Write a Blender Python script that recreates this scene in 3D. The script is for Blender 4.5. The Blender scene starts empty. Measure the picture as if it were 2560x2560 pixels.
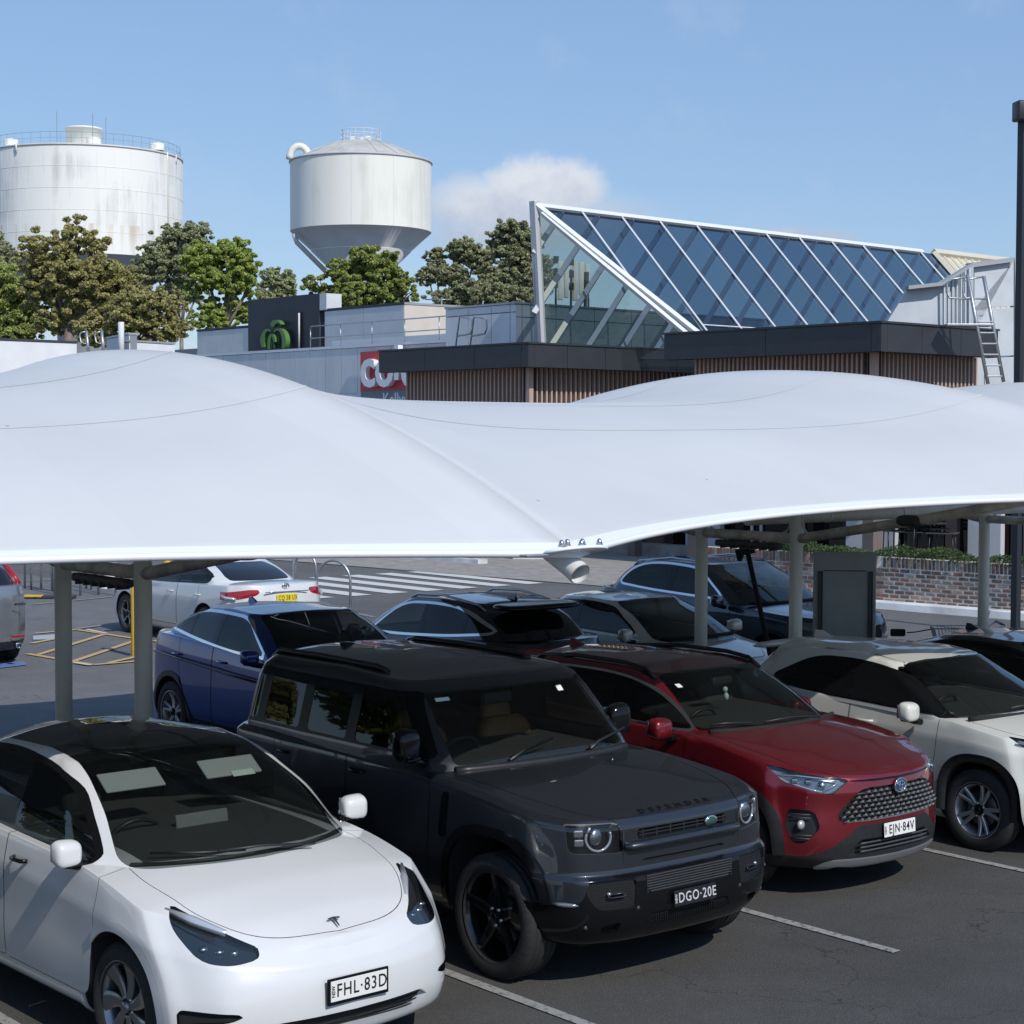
import bpy, bmesh, math, random
import numpy as np
from mathutils import Vector, Matrix

SC = bpy.context.scene
COL = SC.collection
PI = math.pi

# ---------------------------------------------------------------- camera
cam_d = bpy.data.cameras.new('camera')
cam = bpy.data.objects.new('camera', cam_d)
COL.objects.link(cam)
cam_d.sensor_width = 36.0
cam_d.lens = 36.0 * 4542.3 / 2560.0
cam_d.clip_start = 0.1
cam_d.clip_end = 4000.0
CAM_H = 3.512
PITCH = math.radians(2.517)
ROLL = math.radians(0.144)
cam.matrix_world = (Matrix.Translation((0, 0, CAM_H)) @ Matrix.Rotation(PI / 2 - PITCH, 4, 'X')
                    @ Matrix.Rotation(ROLL, 4, 'Z'))
SC.camera = cam

# ---------------------------------------------------------------- light
SUN_EL = math.radians(42)
SUN_H = Vector((0.57, -0.822, 0)).normalized()
TO_SUN = Vector((SUN_H.x * math.cos(SUN_EL), SUN_H.y * math.cos(SUN_EL), math.sin(SUN_EL)))
sun_d = bpy.data.lights.new('sun', 'SUN')
sun_d.energy = 3.5
sun_d.angle = math.radians(0.5)
sun_d.color = (1.0, 0.95, 0.88)
sun = bpy.data.objects.new('sun', sun_d)
COL.objects.link(sun)
sun.rotation_euler = TO_SUN.to_track_quat('Z', 'Y').to_euler()

W = bpy.data.worlds.new('World')
SC.world = W
W.use_nodes = True
wn = W.node_tree.nodes
wl = W.node_tree.links
wn.clear()
w_out = wn.new('ShaderNodeOutputWorld')
w_bg = wn.new('ShaderNodeBackground')
w_bg.inputs['Strength'].default_value = 0.125
w_sky = wn.new('ShaderNodeTexSky')
w_sky.sky_type = 'NISHITA'
w_sky.sun_disc = False
w_sky.sun_elevation = SUN_EL
w_sky.sun_rotation = math.atan2(SUN_H.x, SUN_H.y)
w_sky.air_density = 1.0
w_sky.dust_density = 0.15
w_sky.ozone_density = 2.0
w_sky.altitude = 60.0


def wmath(op, a, b=None, c=None):
    n = wn.new('ShaderNodeMath')
    n.operation = op
    for i, v in enumerate((a, b, c)):
        if v is None:
            continue
        if isinstance(v, (int, float)):
            n.inputs[i].default_value = v
        else:
            wl.new(v, n.inputs[i])
    return n.outputs[0]


def wmix(fac, a, b):
    n = wn.new('ShaderNodeMix')
    n.data_type = 'RGBA'
    if isinstance(fac, (int, float)):
        n.inputs[0].default_value = fac
    else:
        wl.new(fac, n.inputs[0])
    for s, v in ((6, a), (7, b)):
        if isinstance(v, tuple):
            n.inputs[s].default_value = (*v, 1)
        else:
            wl.new(v, n.inputs[s])
    return n.outputs[2]


def wnoise(vec, scale, detail, rough=0.55):
    n = wn.new('ShaderNodeTexNoise')
    n.inputs['Scale'].default_value = scale
    n.inputs['Detail'].default_value = detail
    n.inputs['Roughness'].default_value = rough
    wl.new(vec, n.inputs['Vector'])
    return n.outputs['Fac']


w_tc = wn.new('ShaderNodeTexCoord')
w_sep = wn.new('ShaderNodeSeparateXYZ')
wl.new(w_tc.outputs['Generated'], w_sep.inputs[0])
w_az = wmath('ARCTAN2', w_sep.outputs[0], w_sep.outputs[1])
w_el = wmath('ARCSINE', w_sep.outputs[2])
w_map = wn.new('ShaderNodeCombineXYZ')
wl.new(w_az, w_map.inputs[0])
wl.new(w_el, w_map.inputs[1])
DIRV = w_map.outputs[0]
edge_n = wnoise(DIRV, 46.0, 9.0, 0.66)
edge_f = wnoise(DIRV, 14.0, 5.0, 0.6)


def puff(az, el, ra, re, soft=0.35, amp=1.3):
    """a cumulus lump at one azimuth and elevation of the sky"""
    dx = wmath('DIVIDE', wmath('SUBTRACT', w_az, az), ra)
    dy = wmath('DIVIDE', wmath('SUBTRACT', w_el, el), re)
    r = wmath('SQRT', wmath('ADD', wmath('MULTIPLY', dx, dx), wmath('MULTIPLY', dy, dy)))
    r = wmath('ADD', r, wmath('MULTIPLY', wmath('SUBTRACT', edge_n, 0.5), amp))
    m = wn.new('ShaderNodeMapRange')
    m.interpolation_type = 'SMOOTHSTEP'
    wl.new(r, m.inputs[0])
    m.inputs[1].default_value = 1.0 + soft * 0.5
    m.inputs[2].default_value = 1.0 - soft
    return m.outputs[0]


def px_az(u):
    return math.atan((u - 1280) / 4542.3)


def px_el(v):
    return math.atan((1080 - v) / 4542.3)


CLOUDS = [(1330, 490, 150, 95, .4, .9), (1200, 520, 150, 75, .6, 1.0), (1420, 480, 100, 75, .5, .9),
          (1330, 560, 300, 75, .9, .7), (1240, 590, 180, 60, .9, .7), (1960, 592, 60, 18, .8, 1.4), (2060, 600, 70, 16, .9, 1.4)]
cm = None
for (u, v, ru, rv, so, am) in CLOUDS:
    p = puff(px_az(u), px_el(v), ru / 4542.3, rv / 4542.3, so, am)
    cm = p if cm is None else wmath('MAXIMUM', cm, p)
# thin scattered wisps over the whole sky
wis = wn.new('ShaderNodeMapRange')
wl.new(edge_f, wis.inputs[0])
wis.inputs[1].default_value = 0.55
wis.inputs[2].default_value = 0.80
wisp = wmath('MULTIPLY', wis.outputs[0], 0.16)
cm_all = wmath('MAXIMUM', wmath('MULTIPLY', cm, 0.88), wisp)
# the sun side of the lumps is whiter, their bases are greyer
ctop = wn.new('ShaderNodeMapRange')
wl.new(wmath('ADD', w_el, wmath('MULTIPLY', wmath('SUBTRACT', edge_n, .5), 0.06)), ctop.inputs[0])
ctop.inputs[1].default_value = px_el(600)
ctop.inputs[2].default_value = px_el(440)
ccol = wmix(ctop.outputs[0], (3.9, 4.3, 5.3), (6.2, 6.4, 6.8))
w_gain = wn.new('ShaderNodeVectorMath')
w_gain.operation = 'MULTIPLY'
wl.new(w_sky.outputs[0], w_gain.inputs[0])
w_gain.inputs[1].default_value = (1.0, .97, .92)
sky_soft = wmix(.55, w_gain.outputs[0], (1.95, 3.45, 6.3))
sky_mix = wmix(cm_all, sky_soft, ccol)
wl.new(sky_mix, w_bg.inputs['Color'])
wl.new(w_bg.outputs[0], w_out.inputs[0])

SC.view_settings.view_transform = 'Standard'
SC.view_settings.look = 'None'
SC.view_settings.exposure = 0.0
SC.view_settings.gamma = 1.0
SC.view_settings.use_curve_mapping = False
SC.cycles.max_bounces = 8
SC.cycles.transparent_max_bounces = 12
SC.cycles.caustics_reflective = False
SC.cycles.caustics_refractive = False
SC.cycles.use_denoising = True

random.seed(7)
RNG = np.random.default_rng(7)

# ---------------------------------------------------------------- placing
def at(u, v, Y):
    """the point at ground distance Y in front of the camera post seen at photo position (u, v)"""
    c, s = math.cos(-ROLL), math.sin(-ROLL)
    x, y = u - 1280, v - 1280
    x, y = c * x - s * y, s * x + c * y
    c, s = math.cos(PITCH), math.sin(PITCH)
    d = Vector((x, 4542.3 * c - y * s, -4542.3 * s - y * c))
    return Vector((0, 0, CAM_H)) + d * (Y / d.y)


def gnd(u, v, z=0.0):
    p = at(u, v, 1.0)
    d = p - Vector((0, 0, CAM_H))
    return Vector((0, 0, CAM_H)) + d * ((z - CAM_H) / d.z)


def onwall(u, v, P, D):
    """the point of the vertical wall through P along D (plan) seen at (u, v)"""
    p = at(u, v, 1.0)
    r = p - Vector((0, 0, CAM_H))
    # r.xy*t = P + D*k
    den = r.x * D[1] - r.y * D[0]
    t = (P[0] * D[1] - P[1] * D[0]) / den
    return Vector((0, 0, CAM_H)) + r * t


NX, NY = 0.7660, 0.6428          # across the bays
DX, DY = 0.6428, -0.7660         # along the parked cars, towards the aisle


def row(s, d, z=0.0):
    return Vector((s * NX + d * DX, s * NY + d * DY, z))


# ---------------------------------------------------------------- materials
MATS = {}


def nodes_of(name):
    m = bpy.data.materials.new(name)
    m.use_nodes = True
    return m, m.node_tree.nodes, m.node_tree.links, m.node_tree.nodes['Principled BSDF']


def P(name, col, rough=0.5, metal=0.0, coat=0.0, var=0.0, vscale=8.0, bump=0.0, bscale=60.0, spec=0.5,
      coatr=0.03, stretch=None, var2=None, flake=0.0):
    """principled material with object-space colour variation and fine relief"""
    if name in MATS:
        return MATS[name]
    m, n, l, b = nodes_of(name)
    b.inputs['Base Color'].default_value = (*col, 1)
    b.inputs['Roughness'].default_value = rough
    b.inputs['Metallic'].default_value = metal
    b.inputs['Coat Weight'].default_value = coat
    b.inputs['Coat Roughness'].default_value = coatr
    b.inputs['Specular IOR Level'].default_value = spec
    tc = n.new('ShaderNodeTexCoord')
    src = tc.outputs['Object']
    if stretch:
        mp = n.new('ShaderNodeMapping')
        mp.inputs['Scale'].default_value = stretch
        l.new(src, mp.inputs[0])
        src = mp.outputs[0]
    if var:
        t = n.new('ShaderNodeTexNoise')
        t.inputs['Scale'].default_value = vscale
        t.inputs['Detail'].default_value = 6
        t.inputs['Roughness'].default_value = 0.6
        l.new(src, t.inputs['Vector'])
        r = n.new('ShaderNodeMapRange')
        r.inputs[1].default_value = 0.3
        r.inputs[2].default_value = 0.7
        l.new(t.outputs['Fac'], r.inputs[0])
        mx = n.new('ShaderNodeMix')
        mx.data_type = 'RGBA'
        l.new(r.outputs[0], mx.inputs[0])
        c2 = var2 if var2 else tuple(c * (1 - var) for c in col)
        mx.inputs[6].default_value = (*c2, 1)
        mx.inputs[7].default_value = (*(min(1, c * (1 + (var if not var2 else 0))) for c in col), 1)
        l.new(mx.outputs[2], b.inputs['Base Color'])
    if bump:
        t = n.new('ShaderNodeTexNoise')
        t.inputs['Scale'].default_value = bscale
        t.inputs['Detail'].default_value = 4
        l.new(src, t.inputs['Vector'])
        bp = n.new('ShaderNodeBump')
        bp.inputs['Strength'].default_value = bump
        bp.inputs['Distance'].default_value = 0.01
        l.new(t.outputs['Fac'], bp.inputs['Height'])
        l.new(bp.outputs[0], b.inputs['Normal'])
    if flake:
        t = n.new('ShaderNodeTexVoronoi')
        t.inputs['Scale'].default_value = 900
        l.new(src, t.inputs['Vector'])
        mr = n.new('ShaderNodeMapRange')
        mr.inputs[3].default_value = rough * (1 - flake)
        mr.inputs[4].default_value = rough * (1 + flake)
        l.new(t.outputs['Distance'], mr.inputs[0])
        l.new(mr.outputs[0], b.inputs['Roughness'])
    MATS[name] = m
    return m


def glass(name, tint, refl=0.06, rough=0.0):
    """thin tinted pane: tinted see-through plus a mirror-like skin"""
    if name in MATS:
        return MATS[name]
    m = bpy.data.materials.new(name)
    m.use_nodes = True
    n, l = m.node_tree.nodes, m.node_tree.links
    n.clear()
    o = n.new('ShaderNodeOutputMaterial')
    tr = n.new('ShaderNodeBsdfTransparent')
    tr.inputs[0].default_value = (*tint, 1)
    gl = n.new('ShaderNodeBsdfGlossy')
    gl.inputs['Color'].default_value = (0.92, 0.97, 0.95, 1)
    gl.inputs['Roughness'].default_value = rough
    fr = n.new('ShaderNodeLayerWeight')
    fr.inputs[0].default_value = .5
    pw = n.new('ShaderNodeMath')
    pw.operation = 'POWER'
    pw.inputs[1].default_value = 5.0
    l.new(fr.outputs['Facing'], pw.inputs[0])
    ma = n.new('ShaderNodeMath')
    ma.operation = 'MULTIPLY_ADD'
    ma.inputs[1].default_value = .90
    ma.inputs[2].default_value = refl + .045
    ma.use_clamp = True
    l.new(pw.outputs[0], ma.inputs[0])
    mx = n.new('ShaderNodeMixShader')
    l.new(ma.outputs[0], mx.inputs[0])
    l.new(tr.outputs[0], mx.inputs[1])
    l.new(gl.outputs[0], mx.inputs[2])
    l.new(mx.outputs[0], o.inputs[0])
    MATS[name] = m
    return m


# ---------------------------------------------------------------- objects
def link(name, me, mat=None, parent=None, smooth=False):
    o = bpy.data.objects.new(name, me)
    COL.objects.link(o)
    if mat is not None and not me.materials:
        me.materials.append(mat)
    if parent is not None:
        o.parent = parent
    return o


def tag(o, label=None, cat=None, group=None, kind=None):
    if label:
        o['label'] = label
    if cat:
        o['category'] = cat
    if group:
        o['group'] = group
    if kind:
        o['kind'] = kind
    return o


def empty(name, loc=(0, 0, 0), rz=0.0, label=None, cat=None, group=None, kind=None):
    o = bpy.data.objects.new(name, None)
    o.empty_display_size = 0.2
    COL.objects.link(o)
    o.location = loc
    o.rotation_euler = (0, 0, rz)
    return tag(o, label, cat, group, kind)


class MB:
    """collects shapes into one mesh"""

    def __init__(self):
        self.v = []
        self.f = []
        self.sm = []
        self.n = 0

    def add(self, vs, fs, smooth=False):
        self.v.extend([tuple(p) for p in vs])
        self.f.extend([tuple(i + self.n for i in f) for f in fs])
        self.sm.extend([smooth] * len(fs))
        self.n = len(self.v)
        return self

    def box(self, c, s, R=None):
        x, y, z = s[0] / 2, s[1] / 2, s[2] / 2
        vs = [Vector((a * x, b * y, e * z)) for a in (-1, 1) for b in (-1, 1) for e in (-1, 1)]
        if R is not None:
            vs = [R @ p for p in vs]
        vs = [p + Vector(c) for p in vs]
        return self.add(vs, [(0, 1, 3, 2), (4, 6, 7, 5), (0, 4, 5, 1), (2, 3, 7, 6), (0, 2, 6, 4), (1, 5, 7, 3)])

    def bevbox(self, c, s, b=0.01, R=None):
        """box with chamfered edges"""
        x, y, z = s[0] / 2, s[1] / 2, s[2] / 2
        bm = bmesh.new()
        bmesh.ops.create_cube(bm, size=1)
        for v in bm.verts:
            v.co = Vector((v.co.x * s[0], v.co.y * s[1], v.co.z * s[2]))
        bmesh.ops.bevel(bm, geom=bm.edges[:], offset=min(b, x * .9, y * .9, z * .9), segments=2, affect='EDGES', profile=.5)
        bm.verts.index_update()
        vs = [v.co.copy() for v in bm.verts]
        fs = [[v.index for v in f.verts] for f in bm.faces]
        bm.free()
        if R is not None:
            vs = [R @ p for p in vs]
        vs = [p + Vector(c) for p in vs]
        return self.add(vs, fs, True if b > 0.02 else False)

    def tube(self, pts, r, n=8, cap=True, smooth=None, closed=False):
        smooth = n > 4 if smooth is None else smooth
        pts = [Vector(p) for p in pts]
        m = len(pts)
        rr = r if isinstance(r, (list, tuple)) else [r] * m
        vs = []
        up = None
        for i, p in enumerate(pts):
            if closed:
                t = (pts[(i + 1) % m] - pts[i - 1]).normalized()
            else:
                t = (pts[min(i + 1, m - 1)] - pts[max(i - 1, 0)]).normalized()
            if up is None:
                up = Vector((0, 0, 1)) if abs(t.z) < .9 else Vector((1, 0, 0))
            a = t.cross(up)
            if a.length < 1e-6:
                a = t.cross(Vector((0, 1, 0)))
            a.normalize()
            b = a.cross(t).normalized()
            up = b
            for k in range(n):
                w = 2 * PI * k / n
                vs.append(p + a * (math.cos(w) * rr[i]) + b * (math.sin(w) * rr[i]))
        fs = []
        for i in range(m if closed else m - 1):
            j = (i + 1) % m
            for k in range(n):
                fs.append((i * n + k, i * n + (k + 1) % n, j * n + (k + 1) % n, j * n + k))
        self.add(vs, fs, smooth)
        if cap and not closed:
            base = self.n - len(vs)
            self.f.append(tuple(base + k for k in range(n - 1, -1, -1)))
            self.f.append(tuple(base + (m - 1) * n + k for k in range(n)))
            self.sm += [False, False]
        return self

    def lathe(self, prof, n=32, axis='z', c=(0, 0, 0), smooth=True, a0=0, a1=2 * PI):
        """prof: (r, h) pairs"""
        full = abs(a1 - a0 - 2 * PI) < 1e-6
        k = n if full else n + 1
        vs = []
        for (r, h) in prof:
            for i in range(k):
                w = a0 + (a1 - a0) * i / n
                x, y = r * math.cos(w), r * math.sin(w)
                p = {'z': (x, y, h), 'y': (x, h, y), 'x': (h, x, y)}[axis]
                vs.append((p[0] + c[0], p[1] + c[1], p[2] + c[2]))
        fs = []
        for j in range(len(prof) - 1):
            for i in range(n):
                i2 = (i + 1) % k
                fs.append((j * k + i, j * k + i2, (j + 1) * k + i2, (j + 1) * k + i))
        return self.add(vs, fs, smooth)

    def prism(self, pts, h, frame):
        """polygon pts in a frame (origin, ux, uy, uz), extruded by h along uz"""
        o, ux, uy, uz = [Vector(a) for a in frame]
        n = len(pts)
        a = [o + ux * p[0] + uy * p[1] for p in pts]
        b = [q + uz * h for q in a]
        fs = [tuple(range(n - 1, -1, -1)), tuple(range(n, 2 * n))]
        fs += [(i, (i + 1) % n, n + (i + 1) % n, n + i) for i in range(n)]
        return self.add(a + b, fs)

    def quad(self, a, b, c, d):
        return self.add([a, b, c, d], [(0, 1, 2, 3)])

    def mesh(self, name):
        me = bpy.data.meshes.new(name)
        me.from_pydata(self.v, [], self.f)
        me.polygons.foreach_set('use_smooth', self.sm)
        me.update()
        return me

    def build(self, name, mat, parent=None):
        return link(name, self.mesh(name), mat, parent)


def Rz(a):
    return Matrix.Rotation(a, 3, 'Z')


def wallbox(mb, a, b, z0, z1, t, off=0.0):
    """upright slab from plan point a to b"""
    a = Vector((a[0], a[1]))
    b = Vector((b[0], b[1]))
    d = (b - a).normalized()
    nrm = Vector((-d.y, d.x))
    p = [a + nrm * off, b + nrm * off, b + nrm * (off + t), a + nrm * (off + t)]
    vs = [(q.x, q.y, z0) for q in p] + [(q.x, q.y, z1) for q in p]
    mb.add(vs, [(3, 2, 1, 0), (4, 5, 6, 7), (0, 1, 5, 4), (1, 2, 6, 5), (2, 3, 7, 6), (3, 0, 4, 7)])


def text_mesh(txt, size, ext=0.001, bold=0.0, sx=1.0, spacing=1.0):
    """lettering as a mesh, centred, in the xy plane facing +z"""
    cu = bpy.data.curves.new('lettering', 'FONT')
    cu.body = txt
    cu.size = size
    cu.extrude = ext
    cu.offset = bold
    cu.space_character = spacing
    cu.align_x = 'CENTER'
    cu.align_y = 'CENTER'
    cu.resolution_u = 3
    o = bpy.data.objects.new('lettering', cu)
    COL.objects.link(o)
    dg = bpy.context.evaluated_depsgraph_get()
    dg.update()
    me = bpy.data.meshes.new_from_object(o.evaluated_get(dg))
    bpy.data.objects.remove(o)
    bpy.data.curves.remove(cu)
    for v in me.vertices:
        v.co.x *= sx
    me.name = 'lettering'
    return me


def frame_mat(o, ux, uy):
    """4x4 with x along ux, y along uy"""
    ux = Vector(ux).normalized()
    uy = Vector(uy)
    uz = ux.cross(uy).normalized()
    uy = uz.cross(ux)
    m = Matrix((ux, uy, uz)).transposed().to_4x4()
    m.translation = Vector(o)
    return m


def copy_tree(o, parent=None):
    c = o.copy()
    COL.objects.link(c)
    c.parent = parent
    for ch in list(o.children):
        copy_tree(ch, c)
    return c


def rounded(pts, r=0.03, n=4):
    """closed outline with its corners rounded; a point may carry its own radius as a third number"""
    m = len(pts)
    out = []
    for i in range(m):
        a, b, c = (np.array(pts[(i + k) % m][:2], float) for k in (-1, 0, 1))
        rr = pts[i][2] if len(pts[i]) > 2 else r
        la, lc = np.linalg.norm(a - b), np.linalg.norm(c - b)
        ra, rc = min(rr, la * .48), min(rr, lc * .48)
        p0 = b + (a - b) / max(la, 1e-9) * ra
        p2 = b + (c - b) / max(lc, 1e-9) * rc
        for k in range(n + 1):
            t = k / n
            out.append(p0 * (1 - t) ** 2 + b * 2 * t * (1 - t) + p2 * t * t)
    return np.array(out)

# ---------------------------------------------------------------- car body surfaces
def cr(P0, P1, P2, P3, t):
    return 0.5 * ((2 * P1) + (-P0 + P2) * t + (2 * P0 - 5 * P1 + 4 * P2 - P3) * t * t + (-P0 + 3 * P1 - 3 * P2 + P3) * t ** 3)


def spline_rows(A, dens, creases=()):
    """A: (R, C, 3) control rows -> dense rows; rows in creases keep a sharp edge"""
    R = A.shape[0]
    out = []
    for i in range(R - 1):
        p1, p2 = A[i], A[i + 1]
        p0 = 2 * p1 - p2 if (i == 0 or i in creases) else A[i - 1]
        p3 = 2 * p2 - p1 if (i + 1 == R - 1 or (i + 1) in creases) else A[i + 2]
        # tame overshoot where neighbouring spans differ a lot
        l1 = np.linalg.norm(p2 - p1, axis=1, keepdims=True) + 1e-9
        l0 = np.linalg.norm(p1 - p0, axis=1, keepdims=True) + 1e-9
        l3 = np.linalg.norm(p3 - p2, axis=1, keepdims=True) + 1e-9
        p0 = p1 - (p1 - p0) * np.minimum(1, l1 / l0)
        p3 = p2 + (p3 - p2) * np.minimum(1, l1 / l3)
        d = dens[i] if isinstance(dens, (list, tuple)) else dens
        for k in range(d):
            out.append(cr(p0, p1, p2, p3, k / d))
    out.append(A[-1])
    return np.array(out)


def ipl(tab, x):
    xs = [t[0] for t in tab]
    ys = [t[1] for t in tab]
    if len(xs) > 1 and xs[0] > xs[-1]:
        xs, ys = xs[::-1], ys[::-1]
    return np.interp(x, xs, ys)


YF = [0, .30, .56, .78, .93]
SWF = [0, .06, .22, .50, 1.0]


def ring_pts(r, plan, nside):
    """one half outline: xf, front sweep, xr, rear sweep, half width, z table"""
    xf, swf, xr, swr, hw, zt = r[:6]
    yf = r[6] if len(r) > 6 and r[6] else YF
    sf = r[7] if len(r) > 7 and r[7] else SWF
    pts = []
    hf = hw * ipl(plan, xf - swf)
    hr = hw * ipl(plan, xr + swr)
    for a, b in zip(yf, sf):
        pts.append((xf - swf * b, hf * a))
    x0, x1 = xf - swf - .10, xr + swr + .10
    for k in range(nside):
        x = x0 + (x1 - x0) * k / (nside - 1)
        pts.append((x, hw * ipl(plan, x)))
    for a, b in zip(YF[::-1], SWF[::-1]):
        pts.append((xr + swr * b, hr * a))
    return np.array([(x, y, ipl(zt, x)) for x, y in pts])


def cap_rows(edge, spine, fs, e=2.0):
    """close an outline towards a centre line (x, z table)"""
    lo, hi = min(s[0] for s in spine), max(s[0] for s in spine)
    rows = []
    for f in fs:
        xt = np.clip(edge[:, 0], lo, hi)
        x = edge[:, 0] + (xt - edge[:, 0]) * f
        y = edge[:, 1] * (1 - f)
        g = 1 - (1 - f) ** e
        z = edge[:, 2] + (ipl(spine, x) - edge[:, 2]) * g
        rows.append(np.stack([x, y, z], 1))
    return rows


class Half:
    """half shell (y >= 0) with per-vertex normals; can be clipped along outlines"""

    def __init__(self, V, N, F):
        self.V, self.N, self.F = V, N, F

    @staticmethod
    def grid(A):
        R, C = A.shape[:2]
        V = A.reshape(-1, 3).copy()
        V[np.abs(V[:, 1]) < 1e-5, 1] = 0
        du = np.zeros_like(A)
        dv = np.zeros_like(A)
        du[:, 1:-1] = A[:, 2:] - A[:, :-2]
        du[:, 0] = A[:, 1] - A[:, 0]
        du[:, -1] = A[:, -1] - A[:, -2]
        du[:, 0, 0] = 0
        du[:, 0, 2] = 0
        du[:, -1, 0] = 0
        du[:, -1, 2] = 0
        dv[1:-1] = A[2:] - A[:-2]
        dv[0] = A[1] - A[0]
        dv[-1] = A[-1] - A[-2]
        N = np.cross(dv, du).reshape(-1, 3)
        bad = np.linalg.norm(N, axis=1) < 1e-9
        N[bad] = (0, 0, 1e-9)
        N /= np.linalg.norm(N, axis=1, keepdims=True)
        cen = np.array([V[:, 0].mean(), 0, V[:, 2].mean()])
        if ((V - cen) * N).sum() < 0:
            N = -N
            flip = True
        else:
            flip = False
        N[bad] = (0, 0, 1)
        F = []
        for i in range(R - 1):
            for j in range(C - 1):
                a, b, c, d = i * C + j, i * C + j + 1, (i + 1) * C + j + 1, (i + 1) * C + j
                F.append((a, d, c, b) if not flip else (a, b, c, d))
        return Half(V, N, F)

    def split(self, f):
        """f: value per vertex; returns (inside f<0, outside)"""
        V, N = self.V, self.N
        sg = f < 0
        ins, outs, mix = [], [], []
        for fc in self.F:
            k = sum(1 for i in fc if sg[i])
            if k == 0:
                outs.append(fc)
            elif k == len(fc):
                ins.append(fc)
            else:
                mix.append(fc)
        nv, nn, key = [], [], {}
        base = len(V)

        def cut(i, j):
            k = (i, j) if i < j else (j, i)
            if k not in key:
                t = f[i] / (f[i] - f[j])
                t = min(max(t, 0.0), 1.0)
                nv.append(V[i] + (V[j] - V[i]) * t)
                q = N[i] + (N[j] - N[i]) * t
                nn.append(q / (np.linalg.norm(q) + 1e-12))
                key[k] = base + len(nv) - 1
            return key[k]
        for fc in mix:
            for side, res in ((True, ins), (False, outs)):
                poly = []
                m = len(fc)
                for a in range(m):
                    i, j = fc[a], fc[(a + 1) % m]
                    if sg[i] == side:
                        poly.append(i)
                    if sg[i] != sg[j]:
                        poly.append(cut(i, j))
                if len(poly) >= 3:
                    res.append(tuple(poly))
        if nv:
            V = np.vstack([V, nv])
            N = np.vstack([N, nn])
        return Half(V, N, ins).compact(), Half(V, N, outs).compact()

    def compact(self):
        used = np.unique(np.array([i for f in self.F for i in f], int)) if self.F else np.zeros(0, int)
        mp = -np.ones(len(self.V), int)
        mp[used] = np.arange(len(used))
        return Half(self.V[used], self.N[used], [tuple(mp[i] for i in f) for f in self.F])

    def largest(self):
        par = list(range(len(self.V)))

        def root(i):
            while par[i] != i:
                par[i] = par[par[i]]
                i = par[i]
            return i
        for f in self.F:
            for i in f[1:]:
                par[root(i)] = root(f[0])
        cnt = {}
        for f in self.F:
            r = root(f[0])
            cnt[r] = cnt.get(r, 0) + 1
        b = max(cnt, key=cnt.get)
        return Half(self.V, self.N, [f for f in self.F if root(f[0]) == b]).compact()

    def border(self, keep_centre=False):
        """border edges, leaving out those on the symmetry plane"""
        e = {}
        for f in self.F:
            for a in range(len(f)):
                i, j = f[a], f[(a + 1) % len(f)]
                if (j, i) in e:
                    del e[(j, i)]
                else:
                    e[(i, j)] = 1
        return [k for k in e if keep_centre or not (abs(self.V[k[0]][1]) < 1e-4 and abs(self.V[k[1]][1]) < 1e-4)]

    def moved(self, d):
        return Half(self.V + self.N * d, self.N, self.F)

    def join(self, o):
        b = len(self.V)
        return Half(np.vstack([self.V, o.V]), np.vstack([self.N, o.N]), self.F + [tuple(i + b for i in f) for f in o.F])


def sd_poly(p, poly):
    """signed distance of points (n,2) to a closed outline (m,2)"""
    a = poly
    b = np.roll(poly, -1, 0)
    ab = b - a
    ap = p[:, None, :] - a[None]
    t = np.clip((ap * ab).sum(2) / ((ab * ab).sum(1) + 1e-12), 0, 1)
    q = ap - ab[None] * t[..., None]
    d = np.sqrt((q * q).sum(2)).min(1)
    c1 = (a[None, :, 1] <= p[:, None, 1]) != (b[None, :, 1] <= p[:, None, 1])
    with np.errstate(divide='ignore', invalid='ignore'):
        den = np.where(np.abs(ab[:, 1]) < 1e-12, 1e-12, ab[:, 1])
        xs = a[None, :, 0] + (p[:, None, 1] - a[None, :, 1]) / den[None] * ab[None, :, 0]
    ins = ((c1 & (p[:, None, 0] < xs)).sum(1) % 2) == 1
    return np.where(ins, -d, d)


def sd_open(p, line):
    """distance to an open polyline"""
    a = line[:-1]
    b = line[1:]
    ab = b - a
    ap = p[:, None, :] - a[None]
    t = np.clip((ap * ab).sum(2) / ((ab * ab).sum(1) + 1e-12), 0, 1)
    q = ap - ab[None] * t[..., None]
    return np.sqrt((q * q).sum(2)).min(1)


def proj2(V, mode):
    if mode == 'side':
        return V[:, [0, 2]]
    if mode == 'front' or mode == 'rear':
        return V[:, [1, 2]]
    if mode == 'top':
        return V[:, [0, 1]]
    # oblique: looking along a plan angle given in degrees from the car's nose towards its flank
    w = math.radians(mode)
    u = -V[:, 0] * math.sin(w) + V[:, 1] * math.cos(w)
    return np.stack([u, V[:, 2]], 1)


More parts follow.
